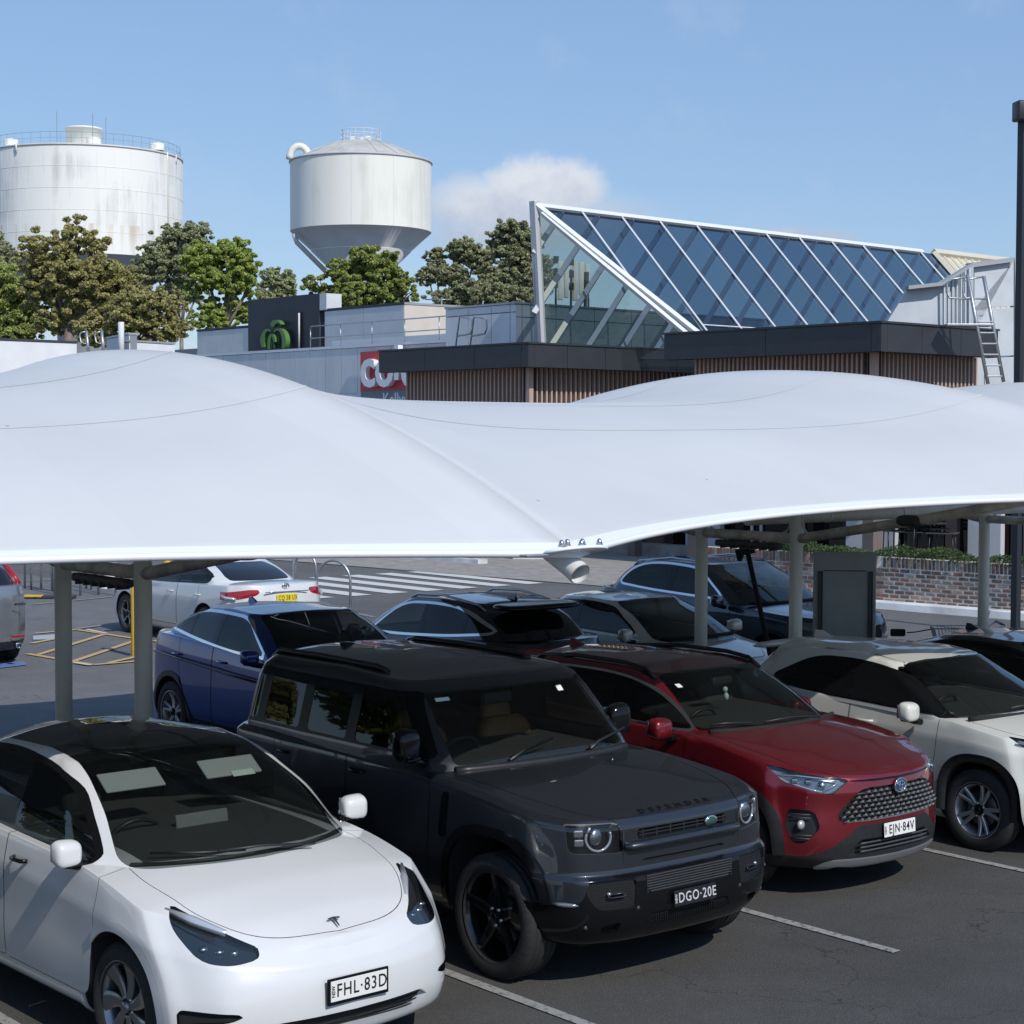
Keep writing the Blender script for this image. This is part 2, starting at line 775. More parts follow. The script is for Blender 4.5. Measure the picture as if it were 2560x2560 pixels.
class Car:
    def __init__(self, name, loc, yaw, label, group=None, cat='car'):
        self.root = empty(name, (loc[0], loc[1], 0), math.radians(yaw), label, cat, group)
        self.shells = {}
        self.trees = []

    # -- surfaces
    def lower(self, rings, spine, plan, creases=(), nside=11, du=6, dr=5, e=2.0, caps=(.04, .22, .5, .78, 1)):
        rows = [ring_pts(r, plan, nside) for r in rings]
        rows += cap_rows(rows[-1], spine, caps, e)
        self.shells['low'] = self._dense(np.array(rows), du, dr, creases)

    def upper(self, rings, spine, plan, creases=(), nside=9, du=6, dr=5, e=2.0, caps=(.10, .35, .7, 1)):
        rows = [ring_pts(r, plan, nside) for r in rings]
        rows += cap_rows(rows[-1], spine, caps, e)
        self.shells['up'] = self._dense(np.array(rows), du, dr, creases)

    def _dense(self, A, du, dr, creases):
        A = spline_rows(A, dr, creases)
        B = spline_rows(A.transpose(1, 0, 2), du).transpose(1, 0, 2)
        B[:, 0, 1] = 0
        B[:, -1, 1] = 0
        B[..., 1] = np.maximum(B[..., 1], 0)
        h = Half.grid(B)
        from mathutils.bvhtree import BVHTree
        self.trees.append(BVHTree.FromPolygons(h.V.tolist(), h.F))
        return h

    def xat(self, y, z, back=0.0, which=0):
        """x of the nose surface at this height and distance from the centre"""
        r = self.trees[which].ray_cast(Vector((3, max(abs(y), .002), z)), Vector((-1, 0, 0)))
        return (r[0].x if r[0] else .5) - back

    def zat(self, x, y, which=1):
        r = self.trees[which].ray_cast(Vector((x, max(abs(y), .002), 4)), Vector((0, 0, -1)))
        return r[0].z if r[0] else 1.5

    def yat(self, x, z, which=0):
        r = self.trees[which].ray_cast(Vector((x, 4, z)), Vector((0, -1, 0)))
        return r[0].y if r[0] else .8

    def rail(self, pts, r, mat, lift=.02, name='roof_rail'):
        for sd in (-1, 1):
            m = MB()
            p = [(x, sd * y, self.zat(x, y) + (lift if 0 < k < len(pts) - 1 else 0)) for k, (x, y) in enumerate(pts)]
            m.tube(p, r, 8)
            m.build(name, mat, self.root)

    def f(self, sh, mode, outline, cond=None):
        """signed distance field of an outline over a shell; cond limits where it can be inside"""
        V = sh.V
        d = sd_poly(proj2(V, mode), outline)
        if cond is not None:
            d = np.where(cond(V), d, 9.0)
        return d

    def take(self, key, f):
        a, b = self.shells[key].split(f)
        self.shells[key] = b
        return a

    # -- output
    def emit(self, h, name, mat, parent=None, mirror=True, both=True, off=0.0, thick=0.0, skirt=None, split_sides=False):
        """turn a half piece into objects: one welded piece across the centre, or one per flank"""
        parent = parent or self.root
        if not h.F:
            return []
        V, N, F = h.V + h.N * off, h.N, list(h.F)
        if thick:
            bd = h.border()
            V2 = V - N * thick
            m = len(V)
            V = np.vstack([V, V2])
            N = np.vstack([N, N])
            F = F + [(j, i, i + m, j + m) for i, j in bd]
        if split_sides:
            res = []
            for sgn in (-1, 1):
                W_ = V * np.array([1, sgn, 1])
                M_ = N * np.array([1, sgn, 1])
                G = F if sgn == 1 else [f[::-1] for f in F]
                res.append(self._obj(W_, M_, G, name, mat, parent))
            return res
        n = len(V)
        cen = np.abs(V[:, 1]) < 1e-4
        mp = np.where(cen, np.arange(n), np.arange(n) + n)
        W_ = np.vstack([V, V * np.array([1, -1, 1])])
        M_ = np.vstack([N, N * np.array([1, -1, 1])])
        G = F + [tuple(int(mp[i]) for i in f[::-1]) for f in F]
        return [self._obj(W_, M_, G, name, mat, parent)]

    def _obj(self, V, N, F, name, mat, parent):
        G = []
        for f in F:
            g = []
            for i in f:
                if not g or g[-1] != i:
                    g.append(int(i))
            if len(g) > 2 and len(set(g)) == len(g):
                G.append(g)
        me = bpy.data.meshes.new(name)
        me.from_pydata(V.tolist(), [], G)
        me.polygons.foreach_set('use_smooth', [True] * len(me.polygons))
        me.update()
        try:
            me.normals_split_custom_set_from_vertices(N.tolist())
        except Exception:
            pass
        o = link(name, me, mat, parent)
        return o

    def walls(self, h, name, mat, depth=None, vec=None, sides=False, parent=None):
        """strip that goes in from the border of a piece by depth (along normals) or vec"""
        bd = h.border()
        if not bd:
            return
        V = h.V
        D = (-h.N * depth) if vec is None else np.tile(np.array(vec, float), (len(V), 1))
        m = len(V)
        W_ = np.vstack([V, V + D])
        w = Half(W_, np.vstack([h.N, h.N]), [(i, j, j + m, i + m) for i, j in bd]).compact()
        # flat shading normals
        objs = self.emit(w, name, mat, parent, split_sides=sides)
        for o in objs:
            pass
        return objs

    def panel(self, key, name, mode, pts, mat, r=.03, seam=.003, cond=None, sides=True, off=0.0, seam_mat=None, parent=None):
        """a body panel with a recessed dark joint round it"""
        outline = rounded(pts, r)
        sh = self.shells[key]
        f = self.f(sh, mode, outline, cond)
        ins = self.take(key, f - seam)
        f2 = self.f(ins, mode, outline, cond)
        core, band = ins.split(f2 + seam)
        o = self.emit(core, name, mat, parent, split_sides=sides, off=off)
        self.emit(band, 'panel_joint', seam_mat or MATS['joint'], o[0] if not sides else None, off=-.004, split_sides=sides)
        return core, o

    def window(self, key, name, mode, pts, mat, r=.03, cond=None, sides=True, frame=0.0, frame_mat=None, off=0.0,
               parent=None, frame_name='window_frame', frame_off=0.003):
        """a pane that follows the body, with a border strip"""
        outline = rounded(pts, r)
        sh = self.shells[key]
        f = self.f(sh, mode, outline, cond)
        ins = self.take(key, f - frame)
        if frame:
            f2 = self.f(ins, mode, outline, cond)
            core, band = ins.split(f2)
            o = self.emit(core, name, mat, parent, split_sides=sides, off=off)
            if sides:
                for q in range(2):
                    pass
            self.emit(band, frame_name, frame_mat, parent, off=frame_off, split_sides=sides, thick=.006)
        else:
            core = ins
            o = self.emit(core, name, mat, parent, split_sides=sides, off=off)
        return core, o

    def recess(self, key, name, mode, pts, mat, depth=.03, r=.02, cond=None, sides=True, wall_mat=None, parent=None):
        """an opening sunk into the shell"""
        outline = rounded(pts, r)
        sh = self.shells[key]
        ins = self.take(key, self.f(sh, mode, outline, cond))
        o = self.emit(ins, name, mat, parent, split_sides=sides, off=-depth)
        if o:
            self.walls(ins, 'opening_edge', wall_mat or mat, depth=depth, sides=sides, parent=parent)
        return ins, o

    def arches(self, wb, R0, zc, lip=0.0, lip_mat=None, lip_off=.012, R1=None, depth=.32, flat=None, ymin=.55, shape=None, xoff=0.0):
        for x in (xoff, -wb):
            sh = self.shells['low']

            def fd(V, rr):
                dx, dz = V[:, 0] - x, V[:, 2] - zc
                if shape:
                    # squared-off arch
                    k = shape
                    d = ((np.abs(dx) / rr) ** k + (np.maximum(dz, 0) / rr) ** k) ** (1 / k) * rr - rr
                    d = np.where(dz < 0, np.abs(dx) - rr, d)
                else:
                    d = np.sqrt(dx * dx + np.maximum(dz, -.02) ** 2) - rr
                    d = np.where(dz < 0, np.abs(dx) - rr, d)
                return np.where(V[:, 1] > ymin, d, 9.0)
            if lip:
                ins = self.take('low', fd(sh.V, R0 + lip))
                well, band = ins.split(fd(ins.V, R0))
                self.emit(band, 'wheel_arch_trim', lip_mat, off=lip_off, split_sides=True, thick=lip_off + .004)
            else:
                well = self.take('low', fd(sh.V, R0))
            self.walls(well, 'arch_liner', MATS['liner'], vec=(0, -depth, 0), sides=True)

    def deck(self, x0, x1, hw):
        """the part of the lower shell that lies inside the cabin"""
        pts = [(x0, -1), (x0, hw * .4, .1), (x0 - .08, hw * .75, .1), (x0 - .20, hw, .05), (x1, hw * .86, .1), (x1, -1)]
        ins = self.take('low', self.f(self.shells['low'], 'top', rounded(pts, .05), lambda V: V[:, 2] > .88))
        self.emit(ins, 'dashboard_top', MATS['fabric_dark'])

    def finish(self, low_mat, up_mat, zmin=.18):
        self.body = self.emit(self.shells['low'], 'body', low_mat)[0]
        if 'up' in self.shells and self.shells['up'].F:
            self.emit(self.shells['up'], 'roof_and_pillars', up_mat)

    def place(self, name, mb, mat, parent=None):
        return mb.build(name, mat, parent or self.root)


def hit_half(car_half, p, d):
    """first hit of a ray on a half shell (given in car space, y mirrored when negative)"""
    from mathutils.bvhtree import BVHTree
    t = BVHTree.FromPolygons(car_half.V.tolist(), [tuple(int(i) for i in f) for f in car_half.F])
    return t.ray_cast(Vector(p), Vector(d))


# ---------------------------------------------------------------- car fittings
def wheel(parent, x, y, R, rim_r, w, side, style, tyre_mat, rim_mat, spokes=5, cover=None, seedang=0.0):
    """side: -1 right flank, +1 left flank; the outer face looks along side*y"""
    t = empty('wheel', (x, y, R))
    t.parent = parent
    s = side
    m = MB()
    hw = w / 2
    sh = R - rim_r
    prof = [(rim_r - .015, -hw * .80), (rim_r + .01, -hw * .92), (rim_r + sh * .45, -hw), (R - .035, -hw * .93), (R - .012, -hw * .82), (R - .002, -hw * .70)]
    g = [-.52, -.18, .18, .52]
    for q in g:
        prof += [(R, hw * (q - .05)), (R - .008, hw * (q - .035)), (R - .008, hw * (q + .035)), (R, hw * (q + .05))]
    prof += [(R - .002, hw * .70), (R - .012, hw * .82), (R - .035, hw * .93), (rim_r + sh * .45, hw), (rim_r + .012, hw * .93), (rim_r + .004, hw * .90), (rim_r - .015, hw * .80)]
    m.lathe([(a, b * s) for a, b in prof], 64, 'y')
    # side ribs on the shoulder of the tyre
    for k in range(60):
        a = 2 * PI * k / 60
        c, sn = math.cos(a), math.sin(a)
        r0, r1 = R - .030, R - .003
        y0, y1 = s * hw * .945, s * hw * .73
        da = .012
        vs = []
        for rr, yy in ((r0, y0), (r1, y1)):
            for aa in (a - da, a + da):
                vs.append((rr * math.cos(aa), yy, rr * math.sin(aa)))
        m.add(vs, [(0, 1, 3, 2)])
    m.build('tyre', tyre_mat, t)
    m = MB()
    lip = rim_r
    m.lathe([(lip - .02, -hw * .75 * s), (lip - .035, 0), (lip - .03, hw * .55 * s), (lip - .012, hw * .80 * s), (lip + .004, hw * .91 * s), (lip + .006, hw * .87 * s), (lip, hw * .78 * s)], 64, 'y')
    m.build('rim', rim_mat, t)
    m = MB()
    m.lathe([(.0, hw * .10 * s), (lip * .62, hw * .10 * s), (lip * .64, hw * .05 * s), (lip * .64, -.02 * s)], 40, 'y')
    m.build('brake_disc', MATS['disc'], t)
    m = MB()
    m.lathe([(0.0, -hw * .55 * s), (lip - .03, -hw * .55 * s)], 32, 'y')
    m.build('wheel_back', MATS['liner'], t)
    yo = hw * .78 * s
    hub = MB()
    hub.lathe([(0, yo + .004 * s), (.028, yo + .004 * s), (.034, yo - .004 * s), (.036, yo - .03 * s)], 20, 'y')
    hub.build('hub_cap', MATS['black_gloss'] if style != 'turbine' else rim_mat, t)
    nut = MB()
    for k in range(5):
        a = 2 * PI * (k + .5) / 5 + seedang
        nut.lathe([(0, yo - .012 * s), (.011, yo - .012 * s), (.012, yo - .04 * s)], 8, 'y', (.056 * math.cos(a), 0, .056 * math.sin(a)))
    nut.build('wheel_nuts', MATS['chrome_dull'], t)

    def spoke(a, w0, w1, r0, r1, d0, d1, th=.03, name='spoke', mat=rim_mat, twist=0.0):
        b = MB()
        secs = []
        for i in range(6):
            q = i / 5
            r = r0 + (r1 - r0) * q
            ww = (w0 + (w1 - w0) * q) / 2
            dd = d0 + (d1 - d0) * q + .012 * math.sin(q * PI)
            aa = a + twist * q
            ca, sa = math.cos(aa), math.sin(aa)
            yy = yo - dd * s
            sec = []
            for (tt, h) in ((-1, -th), (-1, -.006), (-.6, 0), (.6, 0), (1, -.006), (1, -th)):
                px, pz = r * ca - tt * ww * sa, r * sa + tt * ww * ca
                sec.append((px, yy + h * s, pz))
            secs.append(sec)
        vs = [p for sec in secs for p in sec]
        fs = []
        for i in range(5):
            for k in range(5):
                fs.append((i * 6 + k, i * 6 + k + 1, (i + 1) * 6 + k + 1, (i + 1) * 6 + k))
            fs.append((i * 6 + 5, i * 6, (i + 1) * 6, (i + 1) * 6 + 5))
        b.add(vs, fs, False)
        b.build(name, mat, t)
    if style == 'five':           # five broad split-edged spokes
        for k in range(5):
            a = 2 * PI * k / 5 + seedang
            spoke(a, .085, .055, .03, lip - .012, .025, .0, .035)
    elif style == 'double':       # paired thin spokes
        for k in range(spokes):
            a = 2 * PI * k / spokes + seedang
            for q in (-1, 1):
                spoke(a + q * .14, .034, .030, .05, lip - .012, .02, .0, .03, twist=q * .06)
    elif style == 'multi':
        for k in range(spokes):
            a = 2 * PI * k / spokes + seedang
            spoke(a, .03, .036, .045, lip - .012, .02, .0, .03)
    elif style == 'turbine':      # wide flat blades
        for k in range(spokes):
            a = 2 * PI * k / spokes + seedang
            spoke(a, .045, .12, .045, lip - .006, .012, -.004, .02, twist=.25)
    return t


def ell(mb, c, s, n=14, m=10, px=2.0, R=None, zmin=None):
    """rounded block (superellipsoid)"""
    vs = []
    for i in range(m + 1):
        th = -PI / 2 + PI * i / m
        for k in range(n):
            ph = 2 * PI * k / n

            def sp(v, e):
                return math.copysign(abs(v) ** e, v)
            e = 2 / px
            x = sp(math.cos(th), e) * sp(math.cos(ph), e) * s[0] / 2
            y = sp(math.cos(th), e) * sp(math.sin(ph), e) * s[1] / 2
            z = sp(math.sin(th), e) * s[2] / 2
            if zmin is not None:
                z = max(z, zmin)
            p = Vector((x, y, z))
            if R is not None:
                p = R @ p
            vs.append(p + Vector(c))
    fs = [(i * n + k, i * n + (k + 1) % n, (i + 1) * n + (k + 1) % n, (i + 1) * n + k) for i in range(m) for k in range(n)]
    mb.add(vs, fs, True)


def mirrors(car, x, y, z, mat, base_mat, s=(.16, .24, .17), lower_mat=None, lean=0.0, left=None):
    for sd in (-1, 1):
        e = empty('door_mirror', (x, sd * y, z) if sd < 0 or not left else left)
        e.parent = car.root
        m = MB()
        R = Matrix.Rotation(sd * math.radians(-8), 3, 'Z') @ Matrix.Rotation(math.radians(lean), 3, 'Y')
        ell(m, (0, sd * .02, 0), s, 22, 16, 3.4, R)
        for k, p in enumerate(m.v):            # higher and fuller on the outer side, sloping down at the nose
            t = sd * p[1] / s[1]
            u = p[0] / s[0]
            m.v[k] = (p[0], p[1], p[2] * (1 + .18 * t) - max(0, u) * .03 + (.012 if p[2] < 0 else 0) * t)
        m.build('mirror_shell', mat, e)
        m = MB()
        m.bevbox((-s[0] * .47, sd * .02, 0), (.02, s[1] * .84, s[2] * .74), .008, R)
        m.build('mirror_glass', MATS['mirror'], e)
        m = MB()
        m.tube([(.0, sd * .0, -s[2] * .42), (.0, -sd * .07, -s[2] * .58), (.02, -sd * (.13), -s[2] * .66)], [.035, .03, .028], 8)
        m.bevbox((0, sd * .0, -s[2] * .46), (s[0] * .8, s[1] * .7, .03), .01, R)
        m.build('mirror_base', base_mat, e)


def plate(car, x, y, z, pitch, txt, fg, bg, w=.372, h=.134, frame=None, state='NSW', face=1, dot=True, size=None, sxx=.80, side_txt=True):
    """number plate; face +1 looks forwards, -1 backwards"""
    e = empty('number_plate', (x, y, z), 0 if face == 1 else PI)
    e.parent = car.root
    e.rotation_euler = (0, pitch * 1.0, 0 if face == 1 else PI)
    m = MB()
    if frame:
        m.bevbox((-.006, 0, -.004), (.012, w + .034, h + .034), .006)
        m.build('plate_surround', frame, e)
    m = MB()
    m.bevbox((.003, 0, 0), (.004, w, h), .0015)
    m.build('plate_board', bg, e)
    me = text_mesh(txt, (size or h) * .90, .0008, .0006, sxx * 1.02, 1.14)
    me.materials.append(fg)
    o = link('plate_lettering', me, None, e)
    o.matrix_local = frame_mat((.0062, .018, -.002), (0, 1, 0), (0, 0, 1))
    if side_txt:
        me = text_mesh('NSW', h * .28, .0006, .0006, .9)
        me.materials.append(fg)
        o = link('plate_state_lettering', me, None, e)
        o.matrix_local = frame_mat((.0062, -w * .455, 0), (0, 0, 1), (0, -1, 0))
    return e


def seats(car, mat, xs=(-1.35,), y=.37, z=.62, h=.62, w=.48, lean=.22):
    for x in xs:
        for sd in (-1, 1):
            e = empty('seat', (x, sd * y, z))
            e.parent = car.root
            m = MB()
            R = Matrix.Rotation(-lean, 3, 'Y')
            ell(m, (-.05, 0, h * .42), (.16, w, h), 16, 12, 4.0, R)
            m.build('backrest', mat, e)
            m = MB()
            ell(m, (-.19, 0, h * .92), (.10, .26, .18), 14, 10, 4.0, R)
            m.build('headrest', mat, e)
            m = MB()
            ell(m, (.2, 0, -.06), (.52, w, .16), 16, 10, 4.0)
            m.build('cushion', mat, e)


def steering(car, x, y, z, mat, r=.185):
    e = empty('steering_wheel', (x, y, z))
    e.parent = car.root
    e.rotation_euler = (0, math.radians(-65), 0)
    m = MB()
    pts = [(r * math.cos(2 * PI * k / 28), r * math.sin(2 * PI * k / 28), 0) for k in range(28)]
    m.tube(pts, .014, 8, closed=True)
    ell(m, (0, 0, -.01), (.13, .15, .05), 12, 8, 3)
    for a in (90, -90, 180):
        a = math.radians(a)
        m.tube([(.05 * math.cos(a), .05 * math.sin(a), -.01), (r * math.cos(a), r * math.sin(a), 0)], .012, 6)
    m.build('steering_ring', mat, e)


def cabin(car, x0, x1, hw, z0, z1, dash_mat, floor_z=.35):
    """dashboard and cabin floor seen through the windscreen"""
    m = MB()
    ell(m, (x0 - .18, 0, z0 - .13), (.62, hw * 2, .30), 24, 10, 5.0)
    m.build('dashboard', dash_mat, car.root)
    m = MB()
    m.box(((x0 + x1) / 2, 0, floor_z), (x0 - x1, hw * 2 - .02, .05))
    m.build('cabin_floor', MATS['liner'], car.root)


def liner(car, key='up', d=.02):
    h = car.shells[key]
    q = Half(h.V - h.N * d, -h.N, [f[::-1] for f in h.F])
    return q


def underbody(car, x0, x1, hw, z=.2, z1=.5):
    m = MB()
    m.bevbox(((x0 + x1) / 2, 0, (z + z1) / 2), (x0 - x1, hw * 2, z1 - z), .05)
    m.build('underbody', MATS['liner'], car.root)


def door_handle(car, x, y, z, mat, L=.2, sides=(-1, 1), tilt=0.0):
    for sd in sides:
        m = MB()
        m.tube([(x + L / 2, sd * (y - .012), z), (x + L * .36, sd * (y + .022), z + tilt * .3), (x, sd * (y + .028), z + tilt * .5), (x - L * .36, sd * (y + .022), z + tilt * .8), (x - L / 2, sd * (y - .012), z + tilt)], .013, 8)
        m.build('door_handle', mat, car.root)

# ---------------------------------------------------------------- shared materials
P('joint', (.012, .012, .013), .6)
P('liner', (.010, .010, .011), .85)
P('trim', (.018, .018, .020), .42, var=.2, vscale=30)
P('trim_grey', (.055, .058, .062), .5, var=.15, vscale=30)
P('black_gloss', (.006, .006, .007), .14, spec=.35)
P('tyre', (.022, .022, .022), .78, var=.25, vscale=25, bump=.3, bscale=160)
P('alloy', (.50, .51, .52), .36, metal=.7)
P('alloy_grey', (.30, .31, .32), .30, metal=.85, coat=.3)
P('alloy_dark', (.025, .026, .03), .30, metal=.6, coat=.4)
P('rim_black', (.008, .0085, .011), .22, coat=.5)
P('disc', (.10, .10, .105), .38, metal=.8)
P('chrome', (.75, .76, .78), .08, metal=1.0)
P('chrome_dull', (.45, .46, .48), .28, metal=1.0)
P('mirror', (.6, .62, .64), .03, metal=1.0)
P('lamp_red', (.32, .008, .012), .10, coat=1.0)
P('lamp_white', (.62, .64, .68), .12, metal=.5, coat=1.0)
P('lamp_dark', (.02, .022, .026), .16, coat=1.0)
P('lamp_bright', (.34, .36, .39), .22, metal=.7, coat=.8)
P('lamp_amber', (.7, .25, .03), .2, coat=.6)
P('plate_white', (.78, .78, .76), .4)
P('plate_yellow', (.80, .62, .03), .4)
P('plate_black', (.012, .012, .014), .4)
P('ink', (.01, .01, .012), .5)
P('ink_grey', (.55, .56, .57), .4)
P('fabric_dark', (.042, .043, .045), .9, var=.2, vscale=40)
P('fabric_grey', (.20, .205, .21), .85, var=.1, vscale=30)
P('tan_leather', (.36, .17, .055), .5, var=.12, vscale=20)
P('visor', (.42, .45, .45), .8)
P('sticker', (.65, .80, .74), .5)
P('sticker_yellow', (.8, .6, .1), .5)
P('privacy', (.006, .007, .008), .015, spec=.40)
P('privacy_blue', (.008, .009, .012), .02, spec=.6)
glass('screen', (.55, .58, .56), .012)
glass('door_glass', (.20, .22, .22), .0)
glass('lamp_cover', (.80, .83, .85), .03)
P('pillar', (.006, .006, .007), .22, spec=.15)
# paints
P('paint_white', (.66, .67, .68), .30, coat=1.0, var=.015, vscale=2)
P('paint_cream', (.66, .66, .61), .30, coat=1.0, var=.02, vscale=2)
P('paint_pearl', (.62, .64, .67), .32, coat=1.0, metal=.1)
P('paint_charcoal', (.027, .032, .042), .30, metal=.55, coat=1.0, flake=.35, coatr=.02)
P('paint_black', (.006, .0065, .009), .25, coat=1.0, coatr=.02)
P('paint_red', (.20, .012, .020), .30, metal=.55, coat=1.0, flake=.35, coatr=.02)
P('paint_blue', (.010, .040, .24), .28, metal=.45, coat=1.0, flake=.3, coatr=.02)
P('paint_silver', (.34, .36, .38), .30, metal=.75, coat=1.0, flake=.3)
P('paint_champagne', (.64, .62, .56), .32, metal=.1, coat=1.0)
P('paint_navy_grey', (.045, .060, .085), .26, metal=.6, coat=1.0, flake=.3)
P('paint_navy_black', (.010, .013, .022), .22, metal=.4, coat=1.0)

# ================================================================ ground and markings
def asphalt(name, base, light, patch=.25, tint=(1, 1, 1)):
    m, n, l, b = nodes_of(name)
    tc = n.new('ShaderNodeTexCoord')
    o = tc.outputs['Object']

    def noise(sc, det, rough=.6):
        t = n.new('ShaderNodeTexNoise')
        t.inputs['Scale'].default_value = sc
        t.inputs['Detail'].default_value = det
        t.inputs['Roughness'].default_value = rough
        l.new(o, t.inputs['Vector'])
        return t.outputs['Fac']
    big = noise(.16, 4)
    mid = noise(1.6, 6, .7)
    vo = n.new('ShaderNodeTexVoronoi')
    vo.inputs['Scale'].default_value = 95
    l.new(o, vo.inputs['Vector'])
    sp = n.new('ShaderNodeTexVoronoi')
    sp.inputs['Scale'].default_value = 34
    l.new(o, sp.inputs['Vector'])
    fine = noise(55, 4, .8)

    def mr(src, a, b_, c, d):
        r = n.new('ShaderNodeMapRange')
        l.new(src, r.inputs[0])
        for i, v in enumerate((a, b_, c, d)):
            r.inputs[i + 1].default_value = v
        return r.outputs[0]

    def mul(a, b_):
        q = n.new('ShaderNodeMath')
        q.operation = 'MULTIPLY'
        l.new(a, q.inputs[0])
        l.new(b_, q.inputs[1])
        return q.outputs[0]
    v = mul(mr(big, .3, .7, 1 - patch, 1 + patch), mr(mid, .25, .75, .84, 1.16))
    v = mul(v, mr(vo.outputs['Distance'], .0, .7, .72, 1.30))
    v = mul(v, mr(fine, .3, .7, .80, 1.20))
    # old oil drips and a few hairline cracks
    od = noise(.75, 5, .62)
    v = mul(v, mr(od, .62, .72, 1.0, .72))
    wob = n.new('ShaderNodeVectorMath')
    wob.operation = 'ADD'
    l.new(o, wob.inputs[0])
    nz = n.new('ShaderNodeTexNoise')
    nz.inputs['Scale'].default_value = 1.7
    nz.inputs['Detail'].default_value = 5
    l.new(o, nz.inputs['Vector'])
    l.new(nz.outputs['Color'], wob.inputs[1])
    ck = n.new('ShaderNodeTexVoronoi')
    ck.feature = 'DISTANCE_TO_EDGE'
    ck.inputs['Scale'].default_value = .33
    l.new(wob.outputs[0], ck.inputs['Vector'])
    v = mul(v, mr(ck.outputs['Distance'], .0008, .0022, .55, 1.0))
    # scattered pale aggregate
    st = mr(sp.outputs['Distance'], .10, .05, 0, 1)
    rnd = mr(sp.outputs['Color'], .55, .75, 0, 1)
    st = mul(st, rnd)
    mx = n.new('ShaderNodeMix')
    mx.data_type = 'RGBA'
    l.new(st, mx.inputs[0])
    sc = n.new('ShaderNodeVectorMath')
    sc.operation = 'SCALE'
    sc.inputs[0].default_value = tuple(base * t for t in tint)
    l.new(v, sc.inputs['Scale'])
    l.new(sc.outputs[0], mx.inputs[6])
    mx.inputs[7].default_value = (light, light * .97, light * .88, 1)
    l.new(mx.outputs[2], b.inputs['Base Color'])
    b.inputs['Roughness'].default_value = .86
    b.inputs['Specular IOR Level'].default_value = .35
    bp = n.new('ShaderNodeBump')
    bp.inputs['Strength'].default_value = .55
    bp.inputs['Distance'].default_value = .006
    l.new(vo.outputs['Distance'], bp.inputs['Height'])
    l.new(bp.outputs[0], b.inputs['Normal'])
    return m


def paint_mark(name, col, wear=.5):
    m, n, l, b = nodes_of(name)
    tc = n.new('ShaderNodeTexCoord')
    t = n.new('ShaderNodeTexNoise')
    t.inputs['Scale'].default_value = 24
    t.inputs['Detail'].default_value = 8
    t.inputs['Roughness'].default_value = .75
    l.new(tc.outputs['Object'], t.inputs['Vector'])
    r = n.new('ShaderNodeMapRange')
    r.inputs[1].default_value = .5 + (1 - wear) * .18
    r.inputs[2].default_value = .5 + (1 - wear) * .18 + .12
    l.new(t.outputs['Fac'], r.inputs[0])
    mx = n.new('ShaderNodeMix')
    mx.data_type = 'RGBA'
    l.new(r.outputs[0], mx.inputs[0])
    mx.inputs[6].default_value = (*col, 1)
    mx.inputs[7].default_value = (.085, .085, .085, 1)
    l.new(mx.outputs[2], b.inputs['Base Color'])
    b.inputs['Roughness'].default_value = .75
    return m


A_OLD = asphalt('asphalt_old', .125, .30, .14, (1.0, 1.0, 1.02))
A_NEW = asphalt('asphalt_bay', .060, .34, .20, (1.02, 1.0, .96))
A_ROAD = asphalt('asphalt_road', .105, .28, .18, (1.0, 1.0, 1.0))
WHITE = paint_mark('marking_white', (.60, .60, .58), .45)
WHITE_OLD = paint_mark('marking_white_worn', (.30, .30, .29), .95)
YEL = paint_mark('marking_yellow', (.52, .36, .16), .4)
BLUE = paint_mark('marking_blue', (.12, .20, .42), .7)
PALE = paint_mark('marking_pale', (.36, .42, .46), .35)
CONC = P('concrete_kerb', (.66, .68, .69), .8, var=.30, vscale=1.4, bump=.3, bscale=40)
PAVE = P('paving', (.30, .28, .26), .85, var=.25, vscale=3, bump=.2, bscale=30)


def sheet(name, pts, mat, z):
    m = MB()
    m.add([(p[0], p[1], z) for p in pts], [tuple(range(len(pts)))])
    o = m.build(name, mat)
    # face up
    if o.data.polygons[0].normal.z < 0:
        o.data.flip_normals()
    return tag(o, kind='structure')


def strip(a, b, w):
    a, b = Vector((a[0], a[1])), Vector((b[0], b[1]))
    d = (b - a).normalized()
    q = Vector((-d.y, d.x)) * w / 2
    return [a - q, b - q, b + q, a + q]


sheet('ground', [(-900, -120), (900, -120), (900, 1500), (-900, 1500)], A_OLD, 0.0)
sheet('parking_bay_surface', [row(-30, -18.6), row(60, -18.6), row(60, 12), row(-30, 12)], A_NEW, 0.004)
sheet('road', [row(19.5, -70), row(28.9, -70), row(28.9, 30), row(19.5, 30)], A_ROAD, 0.0045)


def marking(name, pts, mat, z, label=None):
    o = sheet(name, pts, mat, z)
    return o


for s in (4.55, 7.17, 9.80, 12.42, 15.02, 17.62):
    marking('bay_line', strip(row(s, -7.62 if s > 9 else -7.35), row(s, -13.0), .085), WHITE_OLD, .012)
    marking('bay_line', strip(row(s, -14.8), row(s, -19.6), .085), WHITE_OLD, .012)
# zebra crossing over the cross road
for k in range(10):
    s = 28.35 - k * .98
    marking('crossing_stripe', strip(row(s, -36.4), row(s, -31.75), .50), WHITE, .016)


def gl(a, b, w, mat, z=.016, name='hatch_line'):
    marking(name, strip(gnd(*a), gnd(*b), w), mat, z)


